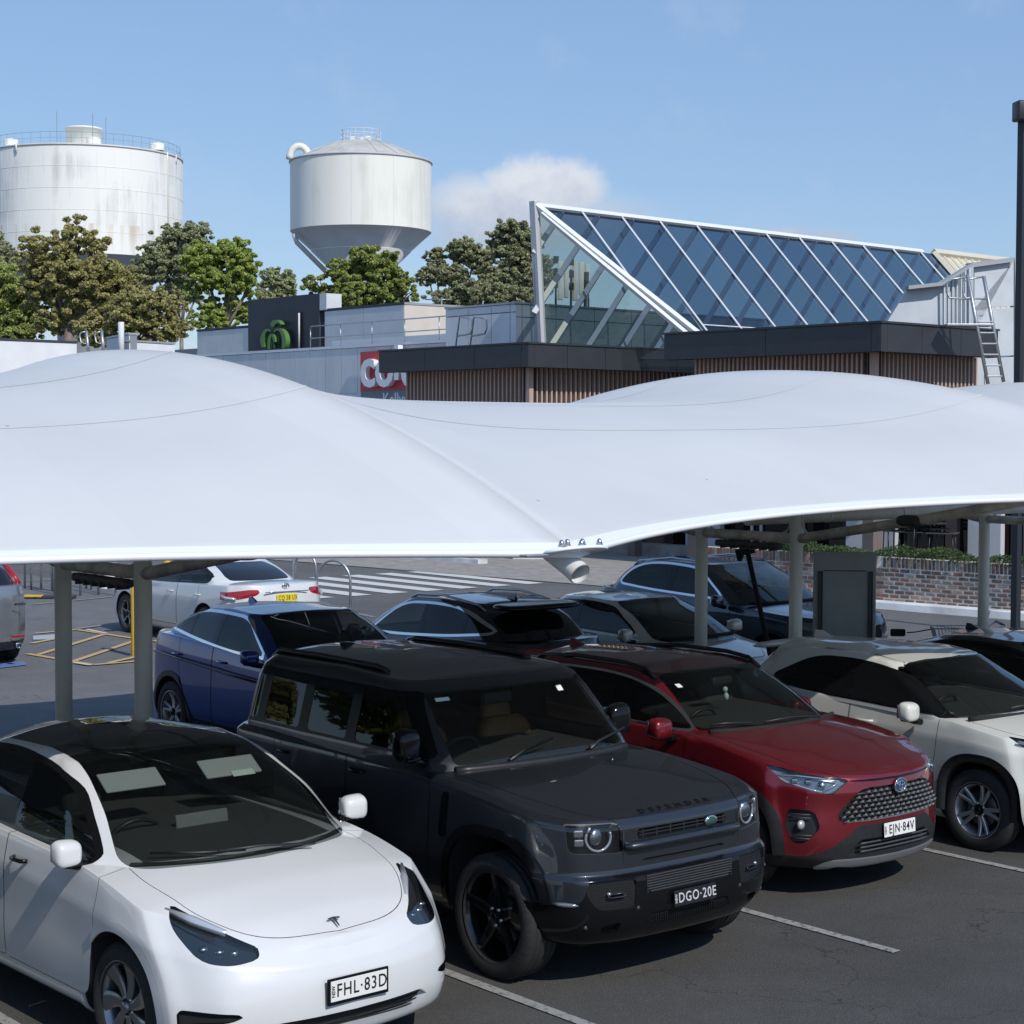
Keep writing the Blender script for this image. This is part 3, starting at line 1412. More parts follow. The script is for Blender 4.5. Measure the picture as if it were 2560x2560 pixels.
# yellow hatched island by the left posts (seen lines, in world position)
Z2 = lambda x, y: (60 + x * .20704, 1380 + y * .20704)
for k, (a, b) in enumerate([((40, 1236), (840, 1372)), ((640, 945), (1400, 1062)), ((90, 1112), (380, 1055)), ((130, 992), (640, 945)), ((170, 1250), (960, 1005)),
                            ((600, 1330), (1400, 1060)), ((840, 1372), (1420, 1325)), ((1020, 1350), (1420, 1262)), ((1560, 1080), (1700, 1105)), ((1600, 1190), (1720, 1130))]):
    gl(Z2(*a), Z2(*b), .11, YEL, .014 + .0006 * k)
gl(Z2(640, 938), Z2(920, 900), .10, WHITE_OLD, .022)
gl(Z2(760, 946), Z2(1000, 996), .07, WHITE, .0225)
gl(Z2(600, 1350), Z2(800, 1382), .06, WHITE, .023)
marking('bay_patch', [gnd(*Z2(110, 1020)), gnd(*Z2(400, 1000)), gnd(*Z2(400, 1062)), gnd(*Z2(110, 1068))], PALE, .013)
marking('accessible_bay_paint', [gnd(0, 1660), gnd(60, 1655), gnd(66, 1664), gnd(0, 1672)], BLUE, .013)
for k, (a, b) in enumerate([((90, 640), (380, 615)), ((600, 592), (1070, 545)), ((60, 520), (390, 562)), ((10, 356), (390, 338)), ((590, 330), (760, 320))]):
    gl(Z2(*a), Z2(*b), .10, WHITE_OLD, .013 + .0005 * k, 'bay_line')
gl((640, 1400), (500, 1372), .10, YEL, .015, 'bay_line')
gl((860, 1530), (935, 1544), .10, WHITE_OLD, .0165, 'bay_line')

# ================================================================ kerb, brick planter wall, hedge
KA, KB = Vector((7.25, 36.25)), Vector((13.6, 30.15))        # face of the kerb
kd = (KB - KA).normalized()
kn = Vector((-kd.y, kd.x))                                  # away from the road
if kn.dot(KA) < 0:
    kn = -kn


def kp(t, off=0.0):
    p = KA + kd * t + kn * off
    return (p.x, p.y)


km = MB()
T0, T1 = -3.2, 12.0
segs = [(T0, 2.42), (2.55, T1)]
for (a, b) in segs:
    prof = [(0, 0), (.03, .13), (.06, .15), (.36, .15)]
    vs = []
    for t in (a, b):
        for (o_, z) in prof:
            x, y = kp(t, o_)
            vs.append((x, y, z))
    km.add(vs, [(i, i + 4, i + 5, i + 1) for i in range(3)])
x, y = kp(2.48, .2)
km.add([(*kp(2.40, .02), .15), (*kp(2.57, .02), .15), (*kp(2.57, .36), .15), (*kp(2.40, .36), .15), (*kp(2.40, .02), .11), (*kp(2.57, .02), .11)], [(0, 1, 2, 3), (0, 4, 5, 1)])
tag(km.build('kerb', CONC), 'pale concrete kerb along the foot of the brick planter wall, with one dark drain slot', 'kerb')

WALL_T0, WALL_T1 = -4.6, 12.0
wall_e = empty('planter_wall', (*kp(0, .36), 0), 0, 'weathered red brown brick planter wall with upright coping bricks behind the kerb, under the hedge', 'wall')
MORT = P('mortar', (.85, .78, .68), .9, var=.2, vscale=12)
BR = [P('brick_brown', (.19, .12, .10), .85, var=.3, vscale=14, bump=.5, bscale=60), P('brick_red', (.27, .12, .09), .85, var=.3, vscale=14, bump=.5, bscale=60),
      P('brick_dark', (.12, .10, .095), .85, var=.3, vscale=14, bump=.5, bscale=60), P('brick_tan', (.36, .26, .20), .85, var=.3, vscale=14, bump=.5, bscale=60),
      P('brick_grey', (.25, .22, .205), .85, var=.3, vscale=14, bump=.5, bscale=60)]
WH = 1.02
mb = MB()
a = Vector(kp(WALL_T0, .425)) - wall_e.location.xy
b = Vector(kp(WALL_T1, .425)) - wall_e.location.xy
sg = 1 if Vector((-kd.y, kd.x)).dot(kn) > 0 else -1
wallbox(mb, a, b, 0, WH - .004, .22 * sg, -.085 * sg)
mb.build('mortar_bed', MORT, wall_e)

wall_e_inv = Matrix.Translation((-kp(0, .36)[0], -kp(0, .36)[1], 0))


def brick_mesh(L, H, D):
    bm = bmesh.new()
    bmesh.ops.create_cube(bm, size=1)
    for v in bm.verts:
        v.co = Vector((v.co.x * L, v.co.y * D, v.co.z * H))
    bmesh.ops.bevel(bm, geom=[e for e in bm.edges], offset=.008, segments=1, affect='EDGES')
    for v in bm.verts:
        v.co += Vector((random.uniform(-1, 1), random.uniform(-1, 1), random.uniform(-1, 1))) * .0025
    me = bpy.data.meshes.new('brick')
    bm.to_mesh(me)
    bm.free()
    return me


brick_sets = {}
for kind, (L, H) in {'run': (.204, .062), 'cap': (.062, .195)}.items():
    brick_sets[kind] = []
    for mt in BR:
        for q in range(2):
            me = brick_mesh(L, H, .12)
            me.materials.append(mt)
            brick_sets[kind].append(me)
wt = [6, 1.4, 3, 2, 4]


def brick_list(t0, t1):
    out = []
    for r_ in range(10):
        z = .155 + r_ * .0865 + .0
        if z > WH - .20:
            break
        t = t0 + (0 if r_ % 2 else -.12)
        while t < t1:
            out.append(('run', t + random.uniform(-.004, .004), z + random.uniform(-.003, .003)))
            t += .238
    t = t0
    while t < t1:
        out.append(('cap', t, WH - .105))
        t += .0865
    return out


rot = math.atan2(kd.y, kd.x)


def place_brick(kind, t, z, root_e, off):
    i = random.choices(range(5), wt)[0] * 2 + random.randrange(2)
    o = bpy.data.objects.new('brick', brick_sets[kind][i])
    COL.objects.link(o)
    x, y = kp(t, off + random.uniform(-.004, .004))
    o.parent = root_e
    o.location = (x - root_e.location.x, y - root_e.location.y, z)
    o.rotation_euler = (0, 0, rot + random.uniform(-.01, .01))


allb = brick_list(.02, 10.2)
allb.sort(key=lambda q: (-q[1]))
vis = [q for q in allb if 0.0 < q[1] < 3.75]
rest = [q for q in allb if not (0.0 < q[1] < 3.75)]
vis.sort(key=lambda q: -q[1])
sing, more = vis[:296], vis[296:] + rest + [(k, t - 4.7, z) for k, t, z in brick_list(0.02, 4.6)]
for k, t, z in sing:
    place_brick(k, t, z, wall_e, .385 - .0)
sm = [MB() for _ in BR]
for k, t, z in more:
    L, H = (.218, .070) if k == 'run' else (.070, .205)
    i = random.choices(range(5), wt)[0]
    x, y = kp(t, .385 + random.uniform(-.004, .004))
    sm[i].bevbox((x - wall_e.location.x, y - wall_e.location.y, z), (L, .12, H), .006, Rz(rot))
me = None
smm = MB()
idx = []
for i, m_ in enumerate(sm):
    smm.add(m_.v, m_.f)
    idx += [i] * len(m_.f)
me = smm.mesh('brickwork')
for mt in BR:
    me.materials.append(mt)
me.polygons.foreach_set('material_index', idx)
o = link('brickwork', me, None, wall_e)
o['kind'] = 'stuff'


# ---------------------------------------------------------------- foliage
def leaf_mat(name, c1, c2, trans=.25):
    m, n, l, b = nodes_of(name)
    oi = n.new('ShaderNodeTexCoord')
    t = n.new('ShaderNodeTexNoise')
    t.inputs['Scale'].default_value = 3.0
    t.inputs['Detail'].default_value = 5
    l.new(oi.outputs['Object'], t.inputs['Vector'])
    at_ = n.new('ShaderNodeAttribute')
    at_.attribute_name = 'tone'
    ad = n.new('ShaderNodeMath')
    ad.operation = 'ADD'
    l.new(t.outputs['Fac'], ad.inputs[0])
    l.new(at_.outputs['Fac'], ad.inputs[1])
    r = n.new('ShaderNodeMapRange')
    r.inputs[1].default_value = .45
    r.inputs[2].default_value = 1.45
    l.new(ad.outputs[0], r.inputs[0])
    mx = n.new('ShaderNodeMix')
    mx.data_type = 'RGBA'
    l.new(r.outputs[0], mx.inputs[0])
    mx.inputs[6].default_value = (*c1, 1)
    mx.inputs[7].default_value = (*c2, 1)
    l.new(mx.outputs[2], b.inputs['Base Color'])
    b.inputs['Roughness'].default_value = .55
    b.inputs['Specular IOR Level'].default_value = .3
    tr = n.new('ShaderNodeBsdfTranslucent')
    l.new(mx.outputs[2], tr.inputs[0])
    ms = n.new('ShaderNodeMixShader')
    ms.inputs[0].default_value = trans
    l.new(b.outputs[0], ms.inputs[1])
    l.new(tr.outputs[0], ms.inputs[2])
    out = [q for q in n if q.type == 'OUTPUT_MATERIAL'][0]
    l.new(ms.outputs[0], out.inputs[0])
    MATS[name] = m
    return m


def leaves_mesh(name, cent, nrm_bias, size, rng, droop=0.0, fold=True):
    """cent: (n,3) leaf places; every leaf is a small kite of two triangles"""
    n = len(cent)
    # leaves turn their faces towards the light, more or less
    e = rng.normal(size=(n, 3)) * .8 + nrm_bias
    e /= np.linalg.norm(e, axis=1, keepdims=True)
    d = rng.normal(size=(n, 3))
    d[:, 2] -= droop
    d -= e * (d * e).sum(1, keepdims=True)
    d /= np.linalg.norm(d, axis=1, keepdims=True) + 1e-9
    w = np.cross(d, e)
    w /= np.linalg.norm(w, axis=1, keepdims=True) + 1e-9
    s = size * rng.uniform(.6, 1.3, size=(n, 1))
    a = cent - d * s * .5
    c = cent + d * s * .5
    b = cent + w * s * .30
    f = cent - w * s * .30
    V = np.stack([a, b, c, f], 1).reshape(-1, 3)
    me = bpy.data.meshes.new(name)
    me.vertices.add(4 * n)
    me.vertices.foreach_set('co', V.ravel())
    me.loops.add(4 * n)
    me.loops.foreach_set('vertex_index', np.arange(4 * n))
    me.polygons.add(n)
    me.polygons.foreach_set('loop_start', np.arange(n) * 4)
    me.polygons.foreach_set('loop_total', np.full(n, 4))
    at_ = me.attributes.new('tone', 'FLOAT', 'FACE')
    at_.data.foreach_set('value', rng.uniform(0, 1, n).astype(np.float32))
    me.update()
    me.validate()
    return me


L_HEDGE = leaf_mat('leaf_hedge', (.020, .045, .014), (.085, .13, .035))
rng = np.random.default_rng(3)
n = 15000
t = rng.uniform(-2.6, 11.5, n)
hh = .22 + .07 * np.sin(t * 2.1) + .05 * np.sin(t * 5.3 + 1)
o_ = rng.uniform(-.14, .55, n)
z = WH - .05 + hh * rng.uniform(0, 1, n) ** .7 * (1 - ((o_ - .2) / .5) ** 2 * .4)
o_ += .38
cen = np.stack([KA.x + kd.x * t + kn.x * o_, KA.y + kd.y * t + kn.y * o_, z], 1)
he = empty('hedge', (*kp(3, .6), WH - .1), 0, 'low dark green clipped hedge along the top of the brick planter wall', 'hedge')
cen -= np.array(he.location)
o = link('foliage', leaves_mesh('foliage', cen, np.array([0, -.3, .8]), .055, rng), L_HEDGE, he)
mb = MB()
for k in range(24):
    tt = -2.4 + k * .58
    x, y = kp(tt, .62)
    mb.tube([(x - he.location.x, y - he.location.y, -.1), (x - he.location.x + .03, y - he.location.y, .2)], .012, 5)
mb.build('stem', P('bark', (.11, .085, .065), .9, var=.3, vscale=8), he)


# ---------------------------------------------------------------- trees
def tree(x, y, h, crown, mat, label, group=None, seed=0, n=37260, size=0.186, trunk_r=.3, lean=0.0, kind='tree', bark='bark', droop=.2, clump=1.0, flat=1.0, trunk_h=None):
    """crown: list of (dx, dy, z, rx, rz) lobes above the ground"""
    rng = np.random.default_rng(seed)
    e = empty('tree', (x, y, 0), 0, label, 'tree', group)
    tb = MB()
    th = trunk_h or min(c[2] - c[4] for c in crown) + .6
    base = Vector((0, 0, 0))
    fork = Vector((lean, 0, th))
    tb.tube([base, base.lerp(fork, .5) + Vector((.1 * trunk_r, 0, 0)), fork], [trunk_r, trunk_r * .8, trunk_r * .66], 9)
    cl = []
    vol = sum(c[3] ** 2 * c[4] for c in crown)
    for (dx, dy, z, rx, rz) in crown:
        c0 = Vector((dx, dy, z))
        mid = fork.lerp(c0, .5) + Vector((0, 0, -.1 * rz))
        tb.tube([fork - Vector((0, 0, .3)), mid, c0], [trunk_r * .55, trunk_r * .36, trunk_r * .16], 7)
        m = max(5, int(520 * clump * (rx ** 2 * rz) / vol))
        p = rng.normal(size=(m, 3))
        p /= np.linalg.norm(p, axis=1, keepdims=True)
        rr = rng.uniform(.20, 1.0, (m, 1)) ** .6 * rng.uniform(.85, 1.12, (m, 1))
        p = p * rr * np.array([rx, rx, rz]) + np.array([dx, dy, z])
        for q in p[:: max(1, m // 14)]:
            qv = Vector(q)
            tb.tube([c0.lerp(fork, .25), c0.lerp(qv, .5) + Vector((0, 0, -.05 * rz)), qv], [trunk_r * .16, trunk_r * .09, trunk_r * .03], 5)
        cl.append((p, np.full(m, min(rx, rz))))
    P_ = np.vstack([a for a, _ in cl])
    R_ = np.concatenate([b for _, b in cl])
    k = rng.integers(0, len(P_), n)
    off = rng.normal(size=(n, 3))
    off /= np.linalg.norm(off, axis=1, keepdims=True)
    cr_ = (R_[k] * .21 * rng.uniform(.6, 1.25, len(P_))[k])[:, None]
    off *= rng.uniform(.15, 1, (n, 1)) ** .5 * cr_
    off[:, 2] *= .68 * flat
    cen = P_[k] + off
    me = leaves_mesh('foliage', cen, np.array([.30, -.45, .55]), size, rng, droop)
    link('crown', me, mat, e)
    tb.build('trunk', MATS[bark], e)
    return e


L_EUC = leaf_mat('leaf_eucalypt', (.20, .20, .075), (.52, .48, .20), .32)
L_EUCD = leaf_mat('leaf_eucalypt_dark', (.17, .19, .10), (.45, .46, .26), .3)
L_BRI = leaf_mat('leaf_bright', (.17, .24, .05), (.52, .60, .16), .36)
L_OLI = leaf_mat('leaf_olive', (.15, .20, .05), (.44, .49, .15), .32)
L_PAL = leaf_mat('leaf_pale', (.24, .26, .13), (.50, .52, .28), .35)
P('bark_pale', (.22, .18, .15), .9, var=.3, vscale=3)


def px_tree(u, Y, lobes, mat, label, seed, **kw):
    """lobes in photo positions at distance Y: (u, v, half width, half height)"""
    k = Y / 4542.3
    b = gnd(1280, 1200)
    x0 = (u - 1280) * k
    cr_ = []
    r2 = np.random.default_rng(seed + 100)
    for (a, v, ru, rv) in lobes:
        p = at(a, v, Y)
        cr_.append((p.x - x0, r2.uniform(-.4, .4) * ru * k, p.z, ru * k, rv * k))
    return tree(x0, Y, 10, cr_, mat, label, seed=seed, **kw)


px_tree(45, 118, [(20, 760, 75, 90), (60, 720, 60, 60), (-30, 720, 70, 80), (30, 830, 70, 50), (85, 820, 40, 50)], L_OLI, 'dense dark green tree at the far left edge, above the low white roof', 1, n=62099, size=0.211, trunk_r=.35)
px_tree(175, 110, [(120, 640, 75, 60), (190, 590, 60, 48), (235, 620, 50, 50), (180, 690, 95, 60), (260, 690, 70, 60), (110, 730, 70, 60), (210, 770, 90, 60), (300, 740, 60, 55), (290, 690, 50, 45), (330, 720, 45, 45), (340, 790, 60, 50), (140, 800, 60, 45), (80, 650, 40, 40)], L_EUC,
        'tall brown green eucalypt with pale forked trunk in front of the large water tank', 2, n=107639, size=0.186, trunk_r=.42, bark='bark_pale', clump=1.5)
px_tree(335, 104, [(330, 790, 70, 50), (390, 770, 60, 50), (420, 820, 60, 35), (300, 850, 50, 30), (440, 760, 30, 40), (400, 840, 60, 30), (350, 760, 50, 40), (240, 830, 60, 40)], L_EUC, 'low olive brown shrubby tree left of the grey rooftop wall', 3, n=49679, size=0.174, trunk_r=.2, clump=1.2)
px_tree(455, 150, [(420, 600, 45, 42), (480, 590, 50, 40), (400, 660, 45, 45), (470, 660, 50, 55), (370, 640, 30, 35), (350, 690, 40, 45), (440, 730, 45, 60), (500, 720, 30, 50)], L_EUCD,
        'thin crowned grey green eucalypt standing behind the bright green tree', 4, n=45540, size=0.223, trunk_r=.25, bark='bark_pale', clump=1.3, trunk_h=12)
px_tree(560, 116, [(505, 650, 58, 48), (570, 635, 60, 42), (610, 665, 42, 45), (520, 700, 55, 35), (580, 710, 60, 35), (625, 720, 30, 35), (560, 770, 62, 30), (480, 740, 30, 25), (640, 690, 18, 22), (520, 800, 60, 30), (620, 790, 50, 30)], L_BRI,
        'bright yellow green round headed tree left of the dark supermarket sign', 5, n=99359, size=0.186, trunk_r=.3, bark='bark_pale', clump=1.4, trunk_h=10)
px_tree(700, 150, [(680, 700, 30, 32), (715, 710, 32, 35), (700, 750, 42, 30), (660, 740, 22, 30)], L_PAL, 'sparse pale green tree between the bright tree and the round dark one', 6, n=20700, size=0.223, trunk_r=.15, bark='bark_pale')
px_tree(905, 120, [(930, 655, 70, 45), (860, 690, 62, 42), (960, 700, 70, 45), (800, 715, 48, 32), (1010, 735, 48, 35), (900, 740, 85, 35), (960, 760, 60, 25), (830, 745, 50, 25), (1015, 690, 14, 14)], L_OLI,
        'dense round olive green tree in front of the cone shaped water tank', 7, n=107639, size=0.186, trunk_r=.3, clump=1.2, trunk_h=9)
px_tree(1100, 170, [(1090, 640, 32, 26), (1160, 625, 50, 32), (1070, 690, 30, 30), (1130, 690, 50, 32), (1200, 650, 40, 35)], L_EUCD,
        'open dark eucalypt with several small heads right of the cone shaped tank', 8, n=35190, size=0.260, trunk_r=.22, bark='bark_pale', trunk_h=14, clump=1.2)
px_tree(1285, 165, [(1280, 585, 50, 42), (1240, 600, 35, 28), (1290, 640, 60, 45), (1330, 610, 35, 45), (1270, 700, 60, 40), (1340, 690, 50, 60), (1225, 680, 35, 35)], L_EUCD,
        'tall dark eucalypt just left of the glass roof post', 9, n=62099, size=0.260, trunk_r=.28, bark='bark_pale', trunk_h=14, clump=1.4)
px_tree(1190, 150, [(1130, 745, 70, 30), (1210, 735, 75, 35), (1290, 745, 70, 32), (1170, 710, 45, 25)], L_EUCD, 'dark low bushy tree under the two eucalypts behind the white rooftop block', 10, n=53819, size=0.223, trunk_r=.2)
px_tree(-60, 150, [(-20, 640, 60, 50), (20, 640, 40, 25), (-90, 700, 70, 70)], L_EUCD, 'dark tree top at the foot of the large tank, at the left edge', 11, n=24839, size=0.248)

# trees along the verge to the left of the car park, mirrored in the car windows
for k, (x, y, h, mt) in enumerate([(-34, 6, 9, L_OLI), (-38, 14, 7.5, L_EUC), (-33, 21, 10, L_OLI), (-42, 30, 8, L_EUC), (-30, -4, 8, L_EUC), (-24, -12, 9, L_OLI)]):
    tree(x, y, h, [(0, 0, h * .62, h * .26, h * .24), (h * .14, 0, h * .75, h * .2, h * .2), (-h * .16, .3, h * .6, h * .2, h * .18)], mt,
         ['broad dark green verge tree left of the white car', 'smaller olive verge tree second along', 'tallest verge tree, dark green', 'olive verge tree beyond the silver SUV', 'olive verge tree behind the camera on the left', 'dark green verge tree far behind on the left'][k], seed=40 + k, n=14489, size=0.310, trunk_r=.22)

# ================================================================ tensile canopy
FAB = None


def fabric():
    m, n, l, b = nodes_of('membrane')
    b.inputs['Base Color'].default_value = (.68, .71, .74, 1)
    b.inputs['Roughness'].default_value = .55
    b.inputs['Specular IOR Level'].default_value = .3
    tc = n.new('ShaderNodeTexCoord')
    t = n.new('ShaderNodeTexNoise')
    t.inputs['Scale'].default_value = .7
    t.inputs['Detail'].default_value = 6
    l.new(tc.outputs['Object'], t.inputs['Vector'])
    r = n.new('ShaderNodeMapRange')
    r.inputs[1].default_value = .3
    r.inputs[2].default_value = .75
    l.new(t.outputs['Fac'], r.inputs[0])
    mx = n.new('ShaderNodeMix')
    mx.data_type = 'RGBA'
    mx.inputs[6].default_value = (.69, .70, .705, 1)
    mx.inputs[7].default_value = (.75, .76, .76, 1)
    l.new(r.outputs[0], mx.inputs[0])
    # a few specks of dirt
    v = n.new('ShaderNodeTexVoronoi')
    v.inputs['Scale'].default_value = 1.3
    l.new(tc.outputs['Object'], v.inputs['Vector'])
    r2 = n.new('ShaderNodeMapRange')
    r2.inputs[1].default_value = .012
    r2.inputs[2].default_value = .022
    l.new(v.outputs['Distance'], r2.inputs[0])
    m2 = n.new('ShaderNodeMix')
    m2.data_type = 'RGBA'
    m2.inputs[6].default_value = (.30, .30, .30, 1)
    l.new(r2.outputs[0], m2.inputs[0])
    l.new(mx.outputs[2], m2.inputs[7])
    l.new(m2.outputs[2], b.inputs['Base Color'])
    # cloth panels of slightly different whiteness, faint sag relief
    sp = n.new('ShaderNodeVectorMath')
    sp.operation = 'DOT_PRODUCT'
    l.new(tc.outputs['Object'], sp.inputs[0])
    sp.inputs[1].default_value = (.766 / 1.75, .6428 / 1.75, 0)
    fl = n.new('ShaderNodeMath')
    fl.operation = 'FLOOR'
    l.new(sp.outputs['Value'], fl.inputs[0])
    wn_ = n.new('ShaderNodeTexWhiteNoise')
    wn_.noise_dimensions = '1D'
    l.new(fl.outputs[0], wn_.inputs['W'])
    pr = n.new('ShaderNodeMapRange')
    pr.inputs[3].default_value = .965
    pr.inputs[4].default_value = 1.0
    l.new(wn_.outputs['Value'], pr.inputs[0])
    sc = n.new('ShaderNodeVectorMath')
    sc.operation = 'SCALE'
    l.new(m2.outputs[2], sc.inputs[0])
    l.new(pr.outputs[0], sc.inputs['Scale'])
    l.new(sc.outputs[0], b.inputs['Base Color'])
    tb_ = n.new('ShaderNodeTexNoise')
    tb_.inputs['Scale'].default_value = 1.1
    tb_.inputs['Detail'].default_value = 3
    l.new(tc.outputs['Object'], tb_.inputs['Vector'])
    bp = n.new('ShaderNodeBump')
    bp.inputs['Strength'].default_value = .22
    bp.inputs['Distance'].default_value = .05
    l.new(tb_.outputs['Fac'], bp.inputs['Height'])
    l.new(bp.outputs[0], b.inputs['Normal'])
    tr = n.new('ShaderNodeBsdfTranslucent')
    tr.inputs[0].default_value = (.75, .77, .74, 1)
    ms = n.new('ShaderNodeMixShader')
    ms.inputs[0].default_value = .18
    l.new(b.outputs[0], ms.inputs[1])
    l.new(tr.outputs[0], ms.inputs[2])
    out = [q for q in n if q.type == 'OUTPUT_MATERIAL'][0]
    l.new(ms.outputs[0], out.inputs[0])
    MATS['membrane'] = m
    return m


FAB = fabric()
WEB = P('webbing', (.78, .80, .83), .5)
STEEL = P('steel_cream', (.82, .80, .73), .55, var=.22, vscale=2.2, stretch=(1, 1, .35), bump=.15, bscale=40, var2=(.66, .63, .55))
STEEL_D = P('steel_stained', (.62, .57, .48), .6, var=.35, vscale=5, bump=.15, bscale=40)
GALV = P('galvanised', (.42, .44, .46), .38, metal=.75, var=.15, vscale=12)
DC = -13.8
HW0 = 5.94
ZE = 2.80


def prof(t):
    return 1 - abs(t) ** (2.1 if t > 0 else 1.9)


ZEA = {-8.7: 2.75, -.8: 2.78, 7.1: 2.80, 15.0: 2.98, 20.4: 3.04, 28.3: 2.95}


def span_pt(s0, s1, q, t, sag=1.2, hm=1.0, ha=1.4, zoff=0.0):
    """q -1..1 between two arches, t -1..1 across the canopy"""
    sc, hs = (s0 + s1) / 2, (s1 - s0) / 2
    s = sc + q * hs
    sg = sag * (hs / 3.95) ** .8
    w = HW0 - sg * (1 - q * q)
    H = hm + (ha - hm) * abs(q) ** 3.6
    ze = ZEA[s0] + (ZEA[s1] - ZEA[s0]) * (q + 1) / 2
    z = ze + (H - (ze - ZE)) * prof(t) + zoff + .04 * (1 - q * q) * abs(t)
    return row(s, DC + t * w, z)


def canopy_span(s0, s1, label, ha=1.34, hb=1.34, d_off=0.0, nq=44, nt=64, sag=1.2, hm=1.0, zo=0.0):
    c = row((s0 + s1) / 2, DC + d_off, 0)
    e = empty('canopy_roof', c, 0, label, 'canopy', 'white membrane canopies over the parking bays')
    m = MB()
    vs = []
    for i in range(nq + 1):
        q = -1 + 2 * i / nq
        h = ha + (hb - ha) * (q + 1) / 2
        for j in range(nt + 1):
            t = -1 + 2 * j / nt
            p = span_pt(s0, s1, q, t, ha=h, sag=sag, hm=hm, zoff=zo) + row(0, d_off)
            vs.append(p - c)
    fs = [(i * (nt + 1) + j, (i + 1) * (nt + 1) + j, (i + 1) * (nt + 1) + j + 1, i * (nt + 1) + j + 1) for i in range(nq) for j in range(nt)]
    m.add(vs, fs, True)
    o = m.build('membrane', FAB, e)
    if o.data.polygons[0].normal.z < 0:
        o.data.flip_normals()
    sd = o.modifiers.new('thickness', 'SOLIDIFY')
    sd.thickness = .006
    sd.offset = -1
    # rolled edges with the cable pocket
    for t in (-1, 1):
        b = MB()
        pts = []
        for i in range(nq + 1):
            q = -1 + 2 * i / nq
            pts.append(span_pt(s0, s1, q, t, sag=sag, hm=hm, zoff=zo) + row(0, d_off) - c + Vector((0, 0, .0)))
        b.tube(pts, .022, 8)
        pts2 = [span_pt(s0, s1, -1 + 2 * i / nq, t * .981, sag=sag, hm=hm, zoff=zo) + row(0, d_off) - c + Vector((0, 0, .003)) for i in range(nq + 1)]
        b.build('cable_edge', WEB, e)
        b = MB()
        w = [(pts[i], pts2[i]) for i in range(nq + 1)]
        vs = []
        for a_, b_ in w:
            vs += [a_ + Vector((0, 0, .016)), b_ + Vector((0, 0, .006))]
        b.add(vs, [(2 * i, 2 * i + 1, 2 * i + 3, 2 * i + 2) for i in range(nq)], True)
        b.build('edge_webbing', WEB, e)
    # welded seams of the cloth
    for t in (-.62, -.2, .2, .52):
        b = MB()
        vs = []
        for i in range(nq + 1):
            q = -1 + 2 * i / nq
            for dt in (-.0028, .0028):
                h = ha + (hb - ha) * (q + 1) / 2
                vs.append(span_pt(s0, s1, q, t + dt + .06 * (1 - q * q), ha=h, sag=sag, hm=hm, zoff=zo) + row(0, d_off) - c + Vector((0, 0, .003)))
        b.add(vs, [(2 * i + 1, 2 * i + 3, 2 * i + 2, 2 * i) for i in range(nq)], True)
        b.build('welded_seam', FAB, e)
    return e


ARCH = [-8.7, -.8, 7.1, 15.0, 20.4]
labs = ['white membrane canopy span at the far left, mostly outside the photo', 'white membrane canopy span with the large left hump, nearest the white car', 'wide white membrane canopy span in the middle, between the two humps',
        'short white membrane canopy span at the right, its far hump cut by the right edge']
for k in range(4):
    canopy_span(ARCH[k], ARCH[k + 1], labs[k], *((1.34, 1.34), (1.34, 1.38), (1.38, 1.40), (1.40, 1.38))[k])


def arch_z(d, s):
    return arch_t((d - DC) / HW0, s)


def arch_t(t, s):
    ha = {7.1: 1.38, 15.0: 1.40, 20.4: 1.38}.get(s, 1.34)
    return ZEA[s] + (ha - (ZEA[s] - ZE)) * prof(t)


